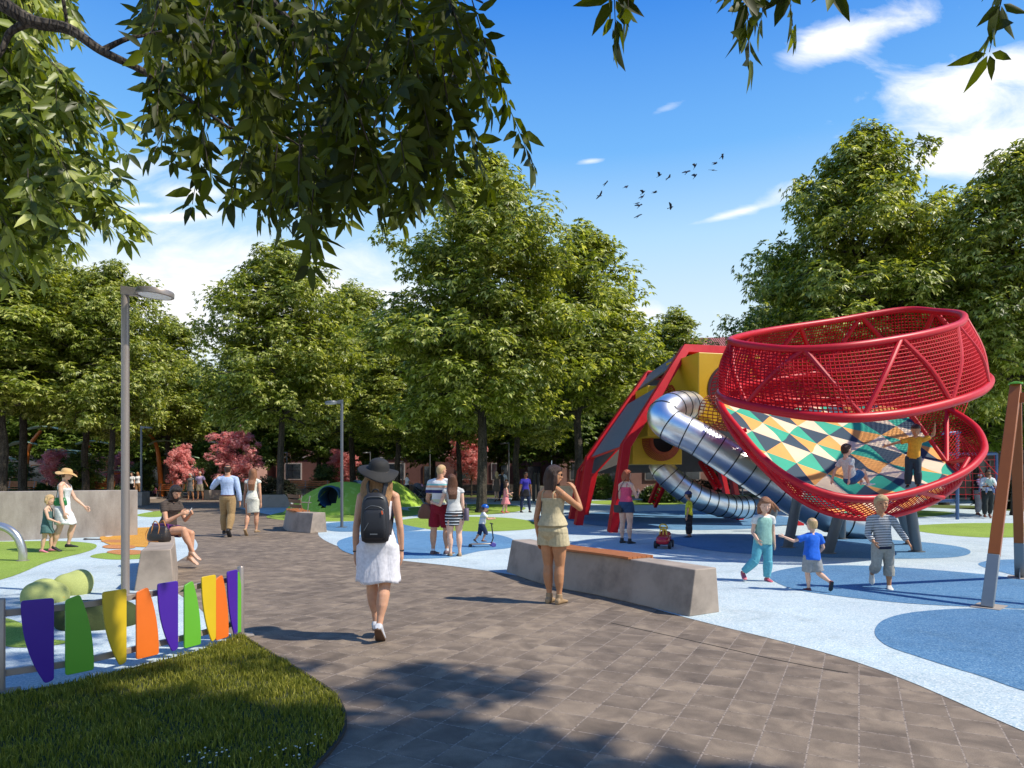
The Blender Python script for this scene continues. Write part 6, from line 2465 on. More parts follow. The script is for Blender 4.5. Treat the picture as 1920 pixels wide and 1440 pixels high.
p.dress(cl('teal_cloth', (84, 118, 118), .8), p.hip.z - .14 * p.h, True, 0, .04, .05, .012)
p.hair(HM['blonde'], 'bob', .5)
p.shoes(mat('pink_shoe', S(226, 134, 160, .8), .5), .006)

# ---- man and woman with arms round each other
p = Person('blond man in a striped tee and dark red shorts seen from behind', at(824, 1040), 1.80, -16, 'm', 'mid', (1, 2), (-30, 0, 0), ra=((.16, -.02, -1), (-.02, .12, -1)), la=((.18, -.02, -1), (-.2, .4, -.7)),
           rl=((.08, .12, -1), (.03, -.03, -1), 0, 25), ll=((.05, -.04, -1), (.02, -.04, -1), 0, -12), vox=.008, face=False)
zz = p.hip.z
p.top('tee_shirt', bands('banded_tee', [(0, S(236, 236, 232, .85)), (.18, S(226, 232, 190, .85)), (.3, S(238, 238, 234, .85)), (.52, S(60, 66, 122, .8)), (.64, S(240, 240, 238, .85)), (.72, S(240, 188, 160, .85)), (.8, S(150, 216, 220, .85)), (.86, S(242, 242, 242, .85))], zz + .0, zz + .55), -.06, .98, .62, .016)
p.legwear('shorts', cl('maroon_cloth', (140, 26, 44), .8), .86, .018, .02, .12)
p.hair(HM['blonde'], 'crop')
p.shoes(mat('grey_sneaker', S(120, 98, 100, .8), .7), .007, M['rubber_sole'])
b = B()
for sd in (1, -1):
    an, kn = p.J['ankle', sd], p.J['knee', sd]
    b = B()
    b.tube([an, an + (kn - an) * .12], [.04, .041], 12)
    b.build('sock', WHITE, p.root)
tb = thing('shoulder_bag', 'brown leather bag hanging at the hip of the striped tee man', 'bag', tuple(p.world((-.27, -.03, p.hip.z - .06))), R(-16))
b = B()
b.loft([[V((w * math.copysign(abs(math.cos(a)) ** .6, math.cos(a)), .09 * math.copysign(abs(math.sin(a)) ** .7, math.sin(a)), z)) for a in [2 * math.pi * i / 22 for i in range(22)]] for z, w in ((-.17, .13), (-.14, .18), (-.02, .17), (.1, .1), (.13, .07))])
b.build('bag_body', M['leather'], tb, smooth=60)
b = B()
b.tube(smoothpath([V((-.02, 0, .12)), V((.04, .0, .35)), V((.18, .02, .56)), V((.3, .1, .5))], 6), .012, 6)
b.build('strap', M['leather'], tb)
p = Person('woman in a striped skirt with long wavy brown hair', at(852, 1043), 1.62, 8, 'f', 'pale', (0, -3), (20, 0, -6), ra=((.1, -.06, -1), (.05, .0, -1)), la=((.3, .1, -.8), (.35, .55, .1)),
           rl=((.02, .03, -1), (.03, -.1, -1), 0, -4), ll=((.0, .04, -1), (-.02, -.06, -1), 0, 4), vox=.008, face=False)
p.top('print_top', bands('lace_top', [(0, S(226, 226, 222, .8)), (.5, S(120, 122, 124, .8)), (.7, S(232, 232, 230, .8))], 0, 1, repeat=40), .08, .95, .08, .014)
b = B()
p.skirt(b, p.hip.z - .15 * p.h, .012, .0, .26, 5, .01, taper=.1)
b.build('skirt', bands('striped_skirt', [(0, S(30, 32, 38)), (.62, S(226, 228, 230, .85))], 0, 1, repeat=17), p.root, smooth=180)
p.hair(HM['brown'], 'long', 2.0)
p.shoes(M['tan_shoe'], .004, M['leather'])
tb = thing('handbag', 'grey mauve handbag hanging at the right of the striped skirt', 'handbag', tuple(p.world((.235, -.02, p.hip.z - .02))), R(8))
b = B()
b.loft([[V((.05 * math.cos(a), w * math.copysign(abs(math.sin(a)) ** .6, math.sin(a)), z)) for a in [2 * math.pi * i / 20 for i in range(20)]] for z, w in ((-.13, .13), (-.1, .15), (.08, .12), (.11, .1))])
b.build('bag_body', mat('mauve_leather', S(112, 98, 116, .8), .5), tb, smooth=60)
b = B()
b.tube(smoothpath([V((0, -.07, .1)), V((-.01, -.05, .2)), V((-.01, .05, .2)), V((0, .07, .1))], 5), .007, 6)
b.build('handle', mat('mauve_handle', S(90, 78, 94, .8), .5), tb)

# ---- toddler on a scooter
q = V(at(905, 1026))
p = Person('toddler in a blue helmet riding a small scooter', (q.x - .02, q.y, .09), .84, -75, 'c', 'mid', (10, 0), (-10, -10, 0), ra=((.1, .55, -.7), (-.05, .9, .1)), la=((.1, .55, -.7), (-.05, .9, .1)),
           rl=((.02, .5, -1), (0, -.45, -1), 0, 0), ll=((.05, -.2, -1), (0, -.75, -1), 35, 0), vox=.007, face=False, curl=(1.2, 1.2))
p.top('tee_shirt', bands('toddler_tee', [(0, S(232, 230, 226, .85)), (.3, S(196, 206, 212, .85)), (.45, S(228, 220, 170, .85)), (.6, S(236, 236, 232, .85))], 0, 1, repeat=6), -.05, .96, .6, .014)
p.legwear('shorts', NAVY, 1.2, .014, .01, .1)
p.shoes(M['leather'], .006)
p.hair(HM['dkbrown'], 'short')
m, nt, bs = newmat('helmet_blue')
w_ = nd(nt, 'ShaderNodeTexWave', {'Vector': objco(nt), 'Scale': 7, 'Distortion': 2.5})
nt.links.new(ramp(nt, w_.outputs[0], [(.5, S(24, 96, 190, .85)), (.62, S(20, 30, 60, .8)), (.7, S(24, 96, 190, .85))]), bs.inputs['Base Color'])
bs.inputs['Roughness'].default_value = .3
b = B()
H = p.hh
b.ell(p.hc + p.HM @ V((0, -.03 * H, .12 * H)), (.46 * H, .56 * H, .46 * H), 22, 10, p.HM, -.15)
b.build('helmet', m, p.root, smooth=60)
sc = thing('scooter', 'small purple wheeled scooter under the toddler', 'scooter', (q.x, q.y, 0), R(-75))
b = B()
b.sweep([V((0, -.26, .075)), V((0, .18, .075))], .11, .025)
b.build('deck', M['steel_pole'], sc, bevel=.008)
b = B()
b.tube([V((0, .2, .08)), V((0, .24, .2)), V((0, .2, .52))], .014, 8)
b.build('stem', M['black'], sc)
b = B()
b.tube([V((-.13, .2, .52)), V((.13, .2, .52))], .013, 8)
b.build('handlebar', M['black'], sc)
wm = mat('purple_wheel', S(92, 84, 168, .8), .4)
Mx = Matrix.Rotation(R(90), 3, 'Y')
for x, y, r in ((-.09, .23, .055), (.09, .23, .055), (0, -.28, .042)):
    b = B()
    b.lathe((x, y, r), [(.01, -.014), (r * .8, -.016), (r, -.008), (r, .008), (r * .8, .016), (.01, .014)], 20, Mx)
    b.build('wheel', wm if y > 0 else M['black'], sc)

# ---- girl in pink and woman in blue
p = Person('girl in a pink dress walking hand in hand with the woman in blue', at(948, 963), 1.28, -75, 'c', 'pale', (2, 0), (0, 2, 0), ra=((.1, .1, -1), (.1, .7, .2)), la=((.2, .5, -.7), (.2, .9, -.5)), rl=((0, -.2, -1), (0, -.4, -1), 30, 0), ll=((0, .2, -1), (0, -.05, -1), 0, 0), vox=.014, face=False)
p.dress(cl('pink_dress', (244, 150, 152), .84), p.hip.z - .2 * p.h, True, 0, .1, .06, .016)
p.hair(HM['dkbrown'], 'long', 1.0)
p.shoes(mat('pink_red_shoe', S(232, 90, 96, .8), .5), .008)
p = Person('woman in a deep blue top and jeans holding the hand of the girl in pink', at(985, 961), 1.72, -160, 'f', 'brown', (1, 0), (14, 0, 0), ra=((.3, .1, -1), (.15, .1, -1)), la=((.25, -.1, -1), (.1, .1, -1)), rl=((.14, -.02, -1), (.06, -.1, -1), 0, 0), ll=((.16, .1, -1), (.08, -.05, -1), 0, 0), vox=.014)
p.top('tee_shirt', cl('royal_blue', (58, 52, 160), .84), -.02, .97, .5, .014)
p.legwear('jeans', NAVY, 1.9, .012, .0, .1)
b = B()
p.skirt(b, p.hip.z - .13 * p.h, .02, .02, .16, 7, .06)
b.build('tied_jacket', BLACKC, p.root, smooth=180)
p.hair(HM['black'], 'bun')
p.glasses()
p.shoes(M['black'], .008, M['rubber_sole'])

# ---- woman in pink top by the tower
p = Person('red haired woman in a pink tank top and denim shorts', at(1174, 1019), 1.72, -48, 'f', 'pale', (0, 0), (-12, -2, 0), ra=((.14, .35, -.8), (-.35, .7, .35)), la=((.1, .1, -1), (-.2, .6, .2)), rl=((.03, .02, -1), (.02, -.04, -1), 0, 4), ll=((.05, .02, -1), (.02, -.04, -1), 0, 4), vox=.008)
p.top('tank_top', cl('pink_jersey', (228, 84, 116), .84), -.0, .9, 0, .012, True)
p.legwear('shorts', DENIM, .4, .016, .012, .14)
p.hair(HM['red'], 'bob', .85)
p.shoes(M['black'], .004, None, 'ankle_boot', True)
tb = thing('shoulder_bag', 'small black shoulder bag behind the denim shorts of the red haired woman', 'bag', tuple(p.world((-.14, -.12, p.hip.z - .1))), R(-48))
b = B()
b.loft([[V((.12 * k * math.copysign(abs(math.cos(a)) ** .5, math.cos(a)), .04 * math.copysign(abs(math.sin(a)) ** .6, math.sin(a)), z)) for a in [2 * math.pi * i / 20 for i in range(20)]] for z, k in ((-.09, .92), (-.07, 1), (.06, 1), (.085, .92))])
b.build('bag_body', M['bagblack'], tb, smooth=60)
b = B()
b.tube(smoothpath([V((-.1, 0, .08)), V((-.0, -.02, .35)), V((.2, .06, .72)), V((.26, .16, .6)), V((.2, .24, .35))], 6), .007, 6)
b.build('strap', M['black'], tb)

# ---- boy in yellow
p = Person('boy in a yellow tee and blue cap standing with his back to the lower slide', at(1292, 1008), 1.16, 62, 'c', 'mid', (0, 0), (-10, -4, 0), ra=((.1, -.05, -1), (.05, .05, -1)), la=((.12, .0, -1), (.05, .15, -1)), rl=((.05, 0, -1), (.02, -.02, -1), 0, 6), ll=((.05, .03, -1), (.02, -.03, -1), 0, 6), vox=.009, face=False)
p.top('tee_shirt', cl('yellow_jersey', (228, 226, 60), .84), -.05, .97, .6, .014)
p.legwear('trousers', bands('patch_trousers', [(0, S(50, 46, 50)), (.4, S(64, 58, 60)), (.7, S(46, 44, 50))], 0, 1, repeat=9), 1.8, .014, .01, .08)
p.shoes(M['black'], .007, M['rubber_sole'])
p.hair(HM['dkbrown'], 'crop')
b = B()
H = p.hh
b.ell(p.hc + p.HM @ V((0, -.02 * H, .14 * H)), (.4 * H, .48 * H, .42 * H), 20, 8, p.HM, -.05)
b.ext([p.hc + p.HM @ V((x * H, y * H, (.15 - .05 * (y - .35)) * H)) for x, y in ((-.3, .3), (-.26, .62), (0, .74), (.26, .62), (.3, .3))], p.HM @ V((0, 0, .03 * H)))
b.build('cap', cl('blue_cap', (66, 76, 120), .8), p.root, smooth=50)

# ---- three running children
p = Person('girl in a mint vest and turquoise trousers skipping beside the long bench', at(1430, 1090), 1.25, 186, 'c', 'pale', (-2, -4), (-8, -14, 0), ra=((.2, .0, -1), (-.1, .6, -.5)), la=((.12, -.1, -1), (.06, .12, -1)), rl=((.3, .2, -1), (.62, -.5, -.85), 25, 8), ll=((.03, .1, -1), (-.02, -.1, -1), 0, 4), vox=.007)
p.top('blouse', cl('white_blouse', (232, 232, 226), .84), .3, .98, .4, .01)
p.top('vest', cl('mint_knit', (150, 196, 184), .82), -.1, .93, 0, .016, flare=.016)
p.legwear('trousers', cl('turquoise', (104, 186, 204), .82, fold=.4), 1.93, .012, .012, .12)
p.hair(HM['ginger'], 'wild', .75)
p.shoes(mat('pink_sandal', S(206, 92, 112, .8), .5), .006, M['rubber_sole'], 'sandal')
p = Person('small boy in a bright blue tee and grey shorts running away with arms out', at(1522, 1108), .99, 8, 'c', 'pale', (4, 4), (10, 2, 0), ra=((.35, .0, -.9), (-.1, .5, -.5)), la=((.75, .2, -.3), (.75, .25, .35)), rl=((.16, -.12, -1), (.42, -.85, -.55), 66, 6), ll=((-.02, .15, -1), (-.04, -.1, -1), 0, 6), vox=.007, face=False)
p.top('tee_shirt', cl('bright_blue', (38, 106, 216), .86, fold=.4), -.14, .97, .62, .016, flare=.02)
p.legwear('shorts', cl('silver_grey', (158, 160, 162), .8, fold=.4), .9, .02, .02, .05)
p.hair(HM['blonde'], 'crop')
p.shoes(mat('red_grey_sandal', S(120, 58, 58, .8), .6), .006, M['black'], 'sandal')
p = Person('blonde girl in a striped jumper and grey trousers running', at(1655, 1104), 1.29, 160, 'c', 'tan', (2, 3), (10, 0, 0), ra=((.16, .1, -1), (-.3, .6, -.5)), la=((.5, -.3, -.8), (.45, .2, -.7)), rl=((.1, .3, -1), (.1, -.95, -.6), 70, 0), ll=((.05, .0, -1), (0, .02, -1), 0, 0), vox=.007)
p.top('jumper', bands('navy_stripes', [(0, S(44, 48, 62)), (.5, S(228, 228, 226, .85))], 0, 1, repeat=44), -.1, .95, 1.78, .014)
p.legwear('trousers', cl('grey_sweat', (176, 172, 160), .82, fold=.4), 1.5, .014, .012, .1)
b = B()
b.loft([p.ring(t, .02) for t in (-.12, -.08, -.03)])
b.build('hem_band', cl('navy_band', (44, 48, 70), .8), p.root, smooth=180)
p.hair(HM['blonde'], 'tail')
p.shoes(M['rubber_sole'], .008, M['rubber_sole'])

# ---- two boys in the bowl
q = BP(1612, 913, 11.9)
p = Person('boy in a white tee and blue shorts sitting on the patterned climbing sheet', (q.x - .12, q.y + .1, q.z + .05), 1.25, -72, 'c', 'pale', (-16, 0), (0, 0, 0), ra=((.25, -.5, -.8), (.1, -.2, -1)), la=((.25, -.4, -.8), (.1, -.3, -1)), rl=((.06, .85, .62), (.02, .45, -.9), -12, 4), ll=((.06, .75, .6), (.02, .5, -.85), -12, 4), vox=.008, seat=.1)
p.top('tee_shirt', cl('white_tee', (226, 228, 222), .84), -.08, .97, .6, .014)
p.legwear('shorts', cl('blue_shorts', (52, 104, 156), .82), .75, .02, .016, .08)
p.hair(HM['dkbrown'], 'short')
p.shoes(WHITE, .003, None, 'sock')
q = BP(1718, 913, 12.0)
p = Person('boy in an orange tee and jeans balancing on the patterned climbing sheet', (q.x, q.y + .1, q.z - .02), 1.2, 150, 'c', 'tan', (8, -6), (0, -22, 0), ra=((.8, .25, -.2), (.8, .3, -.25)), la=((.55, -.2, .3), (.1, .3, .9)), rl=((.06, .12, -1), (.05, -.12, -1), 0, 6), ll=((.06, .1, -1), (.02, -.12, -1), 0, 6), vox=.008, face=False)
p.top('tee_shirt', cl('orange_tee', (240, 172, 56), .85), -.08, .97, .6, .014)
p.legwear('jeans', cl('dark_jeans', (58, 74, 84), .8), 1.92, .014, .01, .08)
p.hair(HM['dkbrown'], 'short')
p.shoes(M['black'], .007)

# ---- far people
def walker(label, px, py, h, yaw, sex, skin, hairc, hstyle, topm, botm, bot='trousers', sleeve=.5, hl=1.4, vox=.02, st=.12, d=None, **kw):
    loc = at(px, py) if d is None else ((px - CX) * d / F, d, 0)
    p = Person(label, loc, h, yaw, sex, skin, (0, 0), (0, 0, 0), rl=((.04, st, -1), (.02, -.05, -1), 0, 4), ll=((.04, -st, -1), (.02, -.3, -1), 25, 4), vox=vox, face=False, **kw)
    if bot == 'dress':
        p.dress(topm, p.hip.z - .2 * h, False, sleeve, .03, .04, .016)
    else:
        p.top('shirt', topm, -.02, .97, sleeve, .016)
        if bot == 'skirt':
            b = B()
            p.skirt(b, p.hip.z - .2 * h, .016, .02, .16, 6, .03)
            b.build('skirt', botm, p.root, smooth=180)
        else:
            p.legwear(bot, botm, .85 if bot == 'shorts' else 1.9, .018, .015, .12)
    p.hair(HM[hairc], hstyle, hl)
    p.shoes(M['leather'], .006)
    return p


walker('elderly woman in a grey patterned dress beside the lilac shirt man', 357, 939, 1.62, 178, 'f', 'tan', 'grey', 'bob', bands('grey_print', [(0, S(92, 90, 88)), (.4, S(150, 146, 140)), (.6, S(70, 70, 72))], 0, 1, repeat=16), None, 'dress', .2, .5)
walker('elderly man in a lilac shirt and beige shorts walking towards the camera', 375, 938, 1.72, 182, 'm', 'tan', 'grey', 'crop', cl('lilac', (192, 172, 206), .84), cl('beige_shorts', (212, 196, 164), .82), 'shorts', .6, la=((.4, .1, -.9), (.5, .3, -.6)))
walker('woman in a white top and black skirt far behind the wall end', 247, 934, 1.7, 170, 'f', 'pale', 'dkbrown', 'long', WHITE, BLACKC, 'trousers', .5, 1.4)
walker('woman in brown trousers beside the white topped woman far behind the wall end', 258, 933, 1.72, 190, 'f', 'tan', 'sandy', 'long', WHITE, cl('camel', (164, 122, 84), .8), 'trousers', .3, 1.6)
walker('woman in a white tee pushing the stroller', 763, 940, 1.66, -70, 'f', 'tan', 'black', 'crop', WHITE, BLACKC, 'trousers', .6, st=.06, ra=((.1, .5, -.8), (0, .8, -.3)), la=((.1, .5, -.8), (0, .8, -.3)))
walker('blonde woman in a brown dress walking with the backpack man', 931, 941, 1.74, 20, 'f', 'pale', 'blonde', 'long', cl('taupe', (120, 104, 92), .8), None, 'dress', .3, 1.5, st=.2)
bm_ = walker('man in a white tee wearing a black rucksack beyond the girl in pink', 942, 940, 1.84, -20, 'm', 'tan', 'dkbrown', 'crop', WHITE, NAVY, 'trousers', .6)
rk = thing('backpack', 'black rucksack on the far man in the white tee', 'backpack', tuple(bm_.world((-.02, -.19, bm_.hip.z + .3))), R(-20))
b = B()
b.loft([[V((w * math.copysign(abs(math.cos(a)) ** .6, math.cos(a)), .11 * math.copysign(abs(math.sin(a)) ** .6, math.sin(a)), z)) for a in [2 * math.pi * i / 20 for i in range(20)]] for z, w in ((-.25, .12), (-.2, .18), (.1, .17), (.22, .1), (.25, .04))])
b.build('bag_body', M['bagblack'], rk, smooth=60)
b = B()
b.tube(smoothpath([V((.1, .06, .2)), V((.1, .2, .26)), V((.12, .26, .1)), V((.12, .1, -.15))], 5), .02, 6)
b.build('shoulder_strap', M['bagblack'], rk)
# couple carrying children at the right
p1 = walker('woman in patterned trousers carrying a toddler in pink, walking beyond the net bowl', 1836, 968, 1.72, 190, 'f', 'tan', 'dkbrown', 'bob', BLACKC, bands('zebra_trousers', [(0, S(70, 70, 78)), (.5, S(176, 172, 170))], 0, 1, repeat=22), 'trousers', 1.8, .6, vox=.014, ra=((.2, .4, -.8), (-.3, .8, -.05)), la=((.2, .3, -.8), (-.4, .7, .1)))
p1.glasses()
p2 = walker('woman in a loose white top carrying a baby, walking behind the swing leg', 1852, 972, 1.74, 160, 'f', 'brown', 'black', 'bun', WHITE, cl('dark_olive', (52, 56, 54), .8), 'trousers', 1.4, vox=.014, st=.2, ra=((.2, .4, -.8), (-.3, .8, .1)), la=((.2, .4, -.8), (-.3, .8, .1)))
for pp, lab, tm, cap_, sx in ((p1, 'toddler in a pink striped top and white cap carried on a hip', bands('pink_bands', [(0, S(204, 120, 176)), (.5, S(238, 214, 228))], 0, 1, repeat=16), True, .14), (p2, 'baby in mint carried against the white top', cl('mint_baby', (196, 222, 206), .84), False, -.02)):
    q = pp.world((sx, .15, pp.hip.z + .1))
    k = Person(lab, tuple(q), .8, 190 if cap_ else 150, 'c', 'mid', (4, 0), (0, 0, 0), ra=((.3, .3, -.8), (0, .6, -.4)), la=((.3, .3, -.8), (0, .6, -.4)), rl=((.3, .7, -.5), (.1, -.2, -1), 0, 0), ll=((.3, .7, -.5), (.1, -.2, -1), 0, 0), vox=.014, seat=.12, face=False)
    k.top('top', tm, -.1, .96, .9, .014)
    k.legwear('leggings', cl('baby_blue', (120, 140, 180), .8), 1.8, .012, 0, .05)
    if cap_:
        k.hat(cl('white_cap', (236, 220, 226), .84), .5, .36, (0, 0), .05, .0, None, .44)
    else:
        k.hair(HM['black'], 'short')
    k.shoes(M['leather'], .005)
# a far seated person
p = Person('far person in a pink top sitting on the ground under the orange sculpture', ((293 - CX) * 50 / F, 50, 0), 1.6, 150, 'f', 'tan', (14, 0), (0, -10, 0), rl=((.2, .9, .5), (0, .3, -1), 0, 0), ll=((.2, .9, .1), (-.3, .4, -.2), 0, 0), vox=.02, seat=.12, face=False)
p.top('shirt', cl('pink_shirt', (226, 130, 170), .84), -.05, .97, .6, .016)
p.legwear('trousers', BLACKC, 1.9, .016, 0, .1)
p.hair(HM['black'], 'bob', .6)
# stroller
q = V(at(787, 942))
st = thing('stroller', 'black pushchair with a pink ball hanging on it, by the white tee woman', 'stroller', tuple(q), R(-70))
for x, y, r in ((-.24, -.28, .15), (.24, -.28, .15), (-.2, .38, .12), (.2, .38, .12)):
    b = B()
    b.lathe((x, y, r), [(r * .78, -.02), (r, -.014), (r, .014), (r * .78, .02), (r * .74, 0)], 20, Mx)
    b.lathe((x, y, r), [(.01, -.012), (.03, -.012), (.03, .012), (.01, .012)], 10, Mx)
    for k in range(5):
        a = k * 1.2566
        b.tube([V((x, y, r)), V((x, y + r * .8 * math.cos(a), r + r * .8 * math.sin(a)))], .008, 5)
    b.build('wheel', M['black'], st)
b = B()
for x in (-.22, .22):
    b.tube([V((x, -.28, .15)), V((x, .05, .6)), V((x, .3, 1.0))], .014, 6)
    b.tube([V((x, .38, .12)), V((x, .0, .55)), V((x, -.5, 1.02))], .014, 6)
b.tube([V((-.22, -.5, 1.02)), V((.22, -.5, 1.02))], .018, 6)
b.build('frame', M['grey_pole'], st)
b = B()
b.loft([[V((.19 * math.copysign(abs(math.cos(a)) ** .6, math.cos(a)), y + .06 * math.sin(a), z + .16 * math.sin(a))) for a in [2 * math.pi * i / 18 for i in range(18)]] for y, z in ((-.3, .8), (-.1, .55), (.15, .5), (.34, .46))])
b.build('seat', M['bagblack'], st, smooth=60)
b = B()
b.ell((0, -.12, .82), (.23, .32, .3), 18, 8, Matrix.Rotation(R(-30), 3, 'X'), .0)
b.build('hood', cl('grey_hood', (110, 110, 118), .8), st, smooth=60)
b = B()
b.ell((.05, .1, .95), .1, 14, 10)
b.build('ball', cl('pink_ball', (224, 160, 196), .84), st)
# ================================================================= buildings, far furniture, birds
M['plaster'] = mat('pink_plaster', S(216, 168, 156, .62), .9, var=.12, scale=1.2, stain=(S(186, 138, 126, .55), .5))
M['plaster_d'] = mat('brick_red_plaster', S(150, 104, 96, .6), .9, var=.15, scale=1.2, stain=(S(112, 78, 72, .5), .6))
M['grey_wall'] = mat('grey_render', S(176, 166, 160, .6), .9, var=.12, scale=1.2)
M['glass'] = mat('window_glass', S(60, 72, 84, .5), .08, var=.1, spec=.9)
M['trim'] = mat('pale_trim', S(216, 206, 200, .7), .7)


def tile_mat():
    m, nt, bs = newmat('clay_tiles')
    co = objco(nt)
    w = nd(nt, 'ShaderNodeTexWave', {'Vector': co, 'Scale': 1.3, 'Distortion': .2}, bands_direction='X')
    n = nd(nt, 'ShaderNodeTexNoise', {'Vector': co, 'Scale': 2.2, 'Detail': 6})
    c = ramp(nt, n.outputs[0], [(.3, S(150, 78, 72, .65)), (.7, S(196, 118, 106, .7))])
    nt.links.new(mixc(nt, ramp(nt, w.outputs[0], [(.0, (.6, .6, .6)), (.35, (0, 0, 0))]), c, S(104, 56, 52, .6)), bs.inputs['Base Color'])
    bs.inputs['Roughness'].default_value = .85
    bump(nt, bs, w.outputs[0], .8, .1)
    return m


M['tiles'] = tile_mat()


def building(label, x0, x1, y, h, dep, wallm, ground_m, roof_h, rz=0.0, floors=2, bay=3.4, door_at=(), group='low buildings round the park'):
    c = V(((x0 + x1) / 2, y, 0))
    root = thing('park_building', label, 'building', tuple(c), rz, group)
    w = x1 - x0
    b = B()
    b.box((0, dep / 2, h / 2), (w, dep, h))
    b.build('wall', M[wallm], root, smooth=0)
    b = B()
    b.box((0, -.05, 1.6), (w + .02, .1, 3.2))
    b.build('ground_storey', M[ground_m], root, smooth=0)
    b = B()
    b.box((0, -.09, 3.35), (w + .1, .2, .18))
    b.build('string_course', M['trim'], root, smooth=0)
    b = B()
    b.ext([V((-w / 2 - .6, -.7, h)), V((w / 2 + .6, -.7, h)), V((w / 2 + .6, dep / 2, h + roof_h)), V((-w / 2 - .6, dep / 2, h + roof_h))], (0, 0, .25))
    b.ext([V((-w / 2 - .6, dep + .7, h)), V((w / 2 + .6, dep + .7, h)), V((w / 2 + .6, dep / 2, h + roof_h)), V((-w / 2 - .6, dep / 2, h + roof_h))], (0, 0, .25))
    b.build('roof', M['tiles'], root, smooth=0)
    n = int(w / bay)
    doors = 0
    for f in range(floors):
        for i in range(n):
            x = -w / 2 + (i + .5) * w / n
            if f == 0:
                isd = i % 3 == 1
                ww, wh, zc = (1.3, 2.4, 1.2) if isd else (1.5, 1.5, 1.9)
            else:
                isd = False
                ww, wh, zc = 1.2, 1.7, 3.2 + (h - 3.2) * (f - .5) / (floors - 1)
            yy = -.1 if f == 0 else 0
            b = B()
            b.box((x, yy - .03, zc), (ww + .24, .1, wh + .24))
            fr = b.build('door' if isd else 'window', M['trim'] if not isd else M['darkwood'], root, smooth=0)
            b = B()
            b.box((x, yy - .085, zc), (ww, .02, wh))
            b.box((x, yy - .1, zc), (.06, .03, wh))
            b.box((x, yy - .103, zc + wh * .12), (ww, .03, .06))
            b.build('pane', M['glass'], fr, smooth=0)
    return root


building('long pink building with red ground floor behind the trees at left', -62, -25, 66, 6.6, 9, 'plaster', 'grey_wall', 2.2)
building('pink building with dark ground floor behind the tallest tree', -24, 4, 70, 7.2, 9, 'plaster', 'plaster_d', 2.2)
building('pale pink block with tall openings behind the woman in sunglasses', 4.6, 19, 66, 6.2, 9, 'plaster', 'plaster', 2.0)
building('large building whose clay tiled roof shows above the red tower', 20, 60, 74, 15.2, 12, 'grey_wall', 'plaster_d', 2.6, R(-9), 4)
building('pink building with a tiled roof far off in the sky gap at left', -52, -26, 92, 11.5, 10, 'plaster', 'plaster', 2.6, 0, 3)
building('red brick building behind the rope climber at right', 24, 58, 52, 5.2, 8, 'plaster_d', 'grey_wall', 1.8, R(-14))

# leaf-roofed shade sculptures
M['orange_steel'] = mat('orange_steel', S(226, 122, 40, .85), .4, var=.08)
M['leaf_roof'] = mat('pale_green_leaf_roof', S(186, 214, 176, .8), .5, var=.06)


def sculpture(label, px, d, h, side, second):
    x = (px - CX) * d / F
    root = thing('shade_sculpture', label, 'shade sculpture', (x, d, 0), 0, 'orange shade sculptures')
    b = B()
    b.tube(smoothpath([V((.3 * side, 0, 0)), V((.15 * side, 0, h * .35)), V((-.1 * side, 0, h * .75)), V((-.9 * side, 0, h))], 6), [.2 - .1 * i / 18 for i in range(19)], 10)
    b.build('stem', M['orange_steel'], root)
    for (cx, cz, ln, tl) in ((-1.3 * side, h + .02, 1.3, .12), (.35 * side, h * .78, 1.0, -.1))[:2 if second else 1]:
        b = B()
        rings = []
        for i in range(11):
            f = i / 10
            w = .5 * math.sin(math.pi * (.06 + .9 * f)) ** .8
            rings.append([V((cx + (f - .5) * 2 * ln, w * math.cos(a), cz + .25 * math.sin(math.pi * f) - tl * (f - .5) + .05 * math.sin(a))) for a in [2 * math.pi * k / 12 for k in range(12)]])
        b.loft(rings)
        b.build('leaf_roof', M['leaf_roof'], root, smooth=60)
    b = B()
    b.tube(smoothpath([V((.9 * side, 0, 0)), V((.95 * side, 0, h * .35)), V((1.3 * side, 0, h * .52)), V((2.0 * side, 0, h * .56))], 6), [.1 - .05 * i / 18 for i in range(19)], 8)
    b.build('side_stem', M['orange_steel'], root)
    b = B()
    rings = []
    for i in range(9):
        f = i / 8
        w = .35 * math.sin(math.pi * (.06 + .9 * f)) ** .8
        rings.append([V((1.9 * side + (f - .5) * 2.2, w * math.cos(a), h * .57 + .18 * math.sin(math.pi * f) + .04 * math.sin(a))) for a in [2 * math.pi * k / 12 for k in range(12)]])
    b.loft(rings)
    b.build('side_leaf', M['leaf_roof'], root, smooth=60)
    return root


sculpture('orange stemmed leaf canopy behind the far thin lamp by the wall end', 296, 50, 4.9, 1, True)
sculpture('orange stemmed leaf canopy behind the straw hat', 143, 47, 3.6, -1, True)
sculpture('orange stemmed leaf canopy over the wall between two trunks at the left', 52, 47, 4.6, -1, True)
sculpture('small orange stemmed leaf canopy right of the straw hat', 172, 48, 3.0, 1, False)


def far_bench(label, px, d, n=None):
    x = (px - CX) * d / F
    root = thing('park_bench', label, 'bench', (x, d, 0), 0, 'far orange park benches')
    b = B()
    for k in range(4):
        b.box((0, -.18 + .12 * k, .45), (1.9, .1, .04))
    b.build('seat', M['wood'], root, smooth=0)
    b = B()
    for k in range(3):
        b.box((0, .27 + .03 * k, .6 + .13 * k), (1.9, .03, .1))
    b.build('backrest', M['wood'], root, smooth=0)
    for sx_ in (-.8, .8):
        b = B()
        b.sweep([V((sx_, -.2, 0)), V((sx_, -.18, .43)), V((sx_, .24, .43)), V((sx_, .36, .95))], .06, .05)
        b.sweep([V((sx_, .24, .43)), V((sx_, .26, 0))], .06, .05)
        b.build('leg', M['grey_pole'], root, smooth=0)
    return root


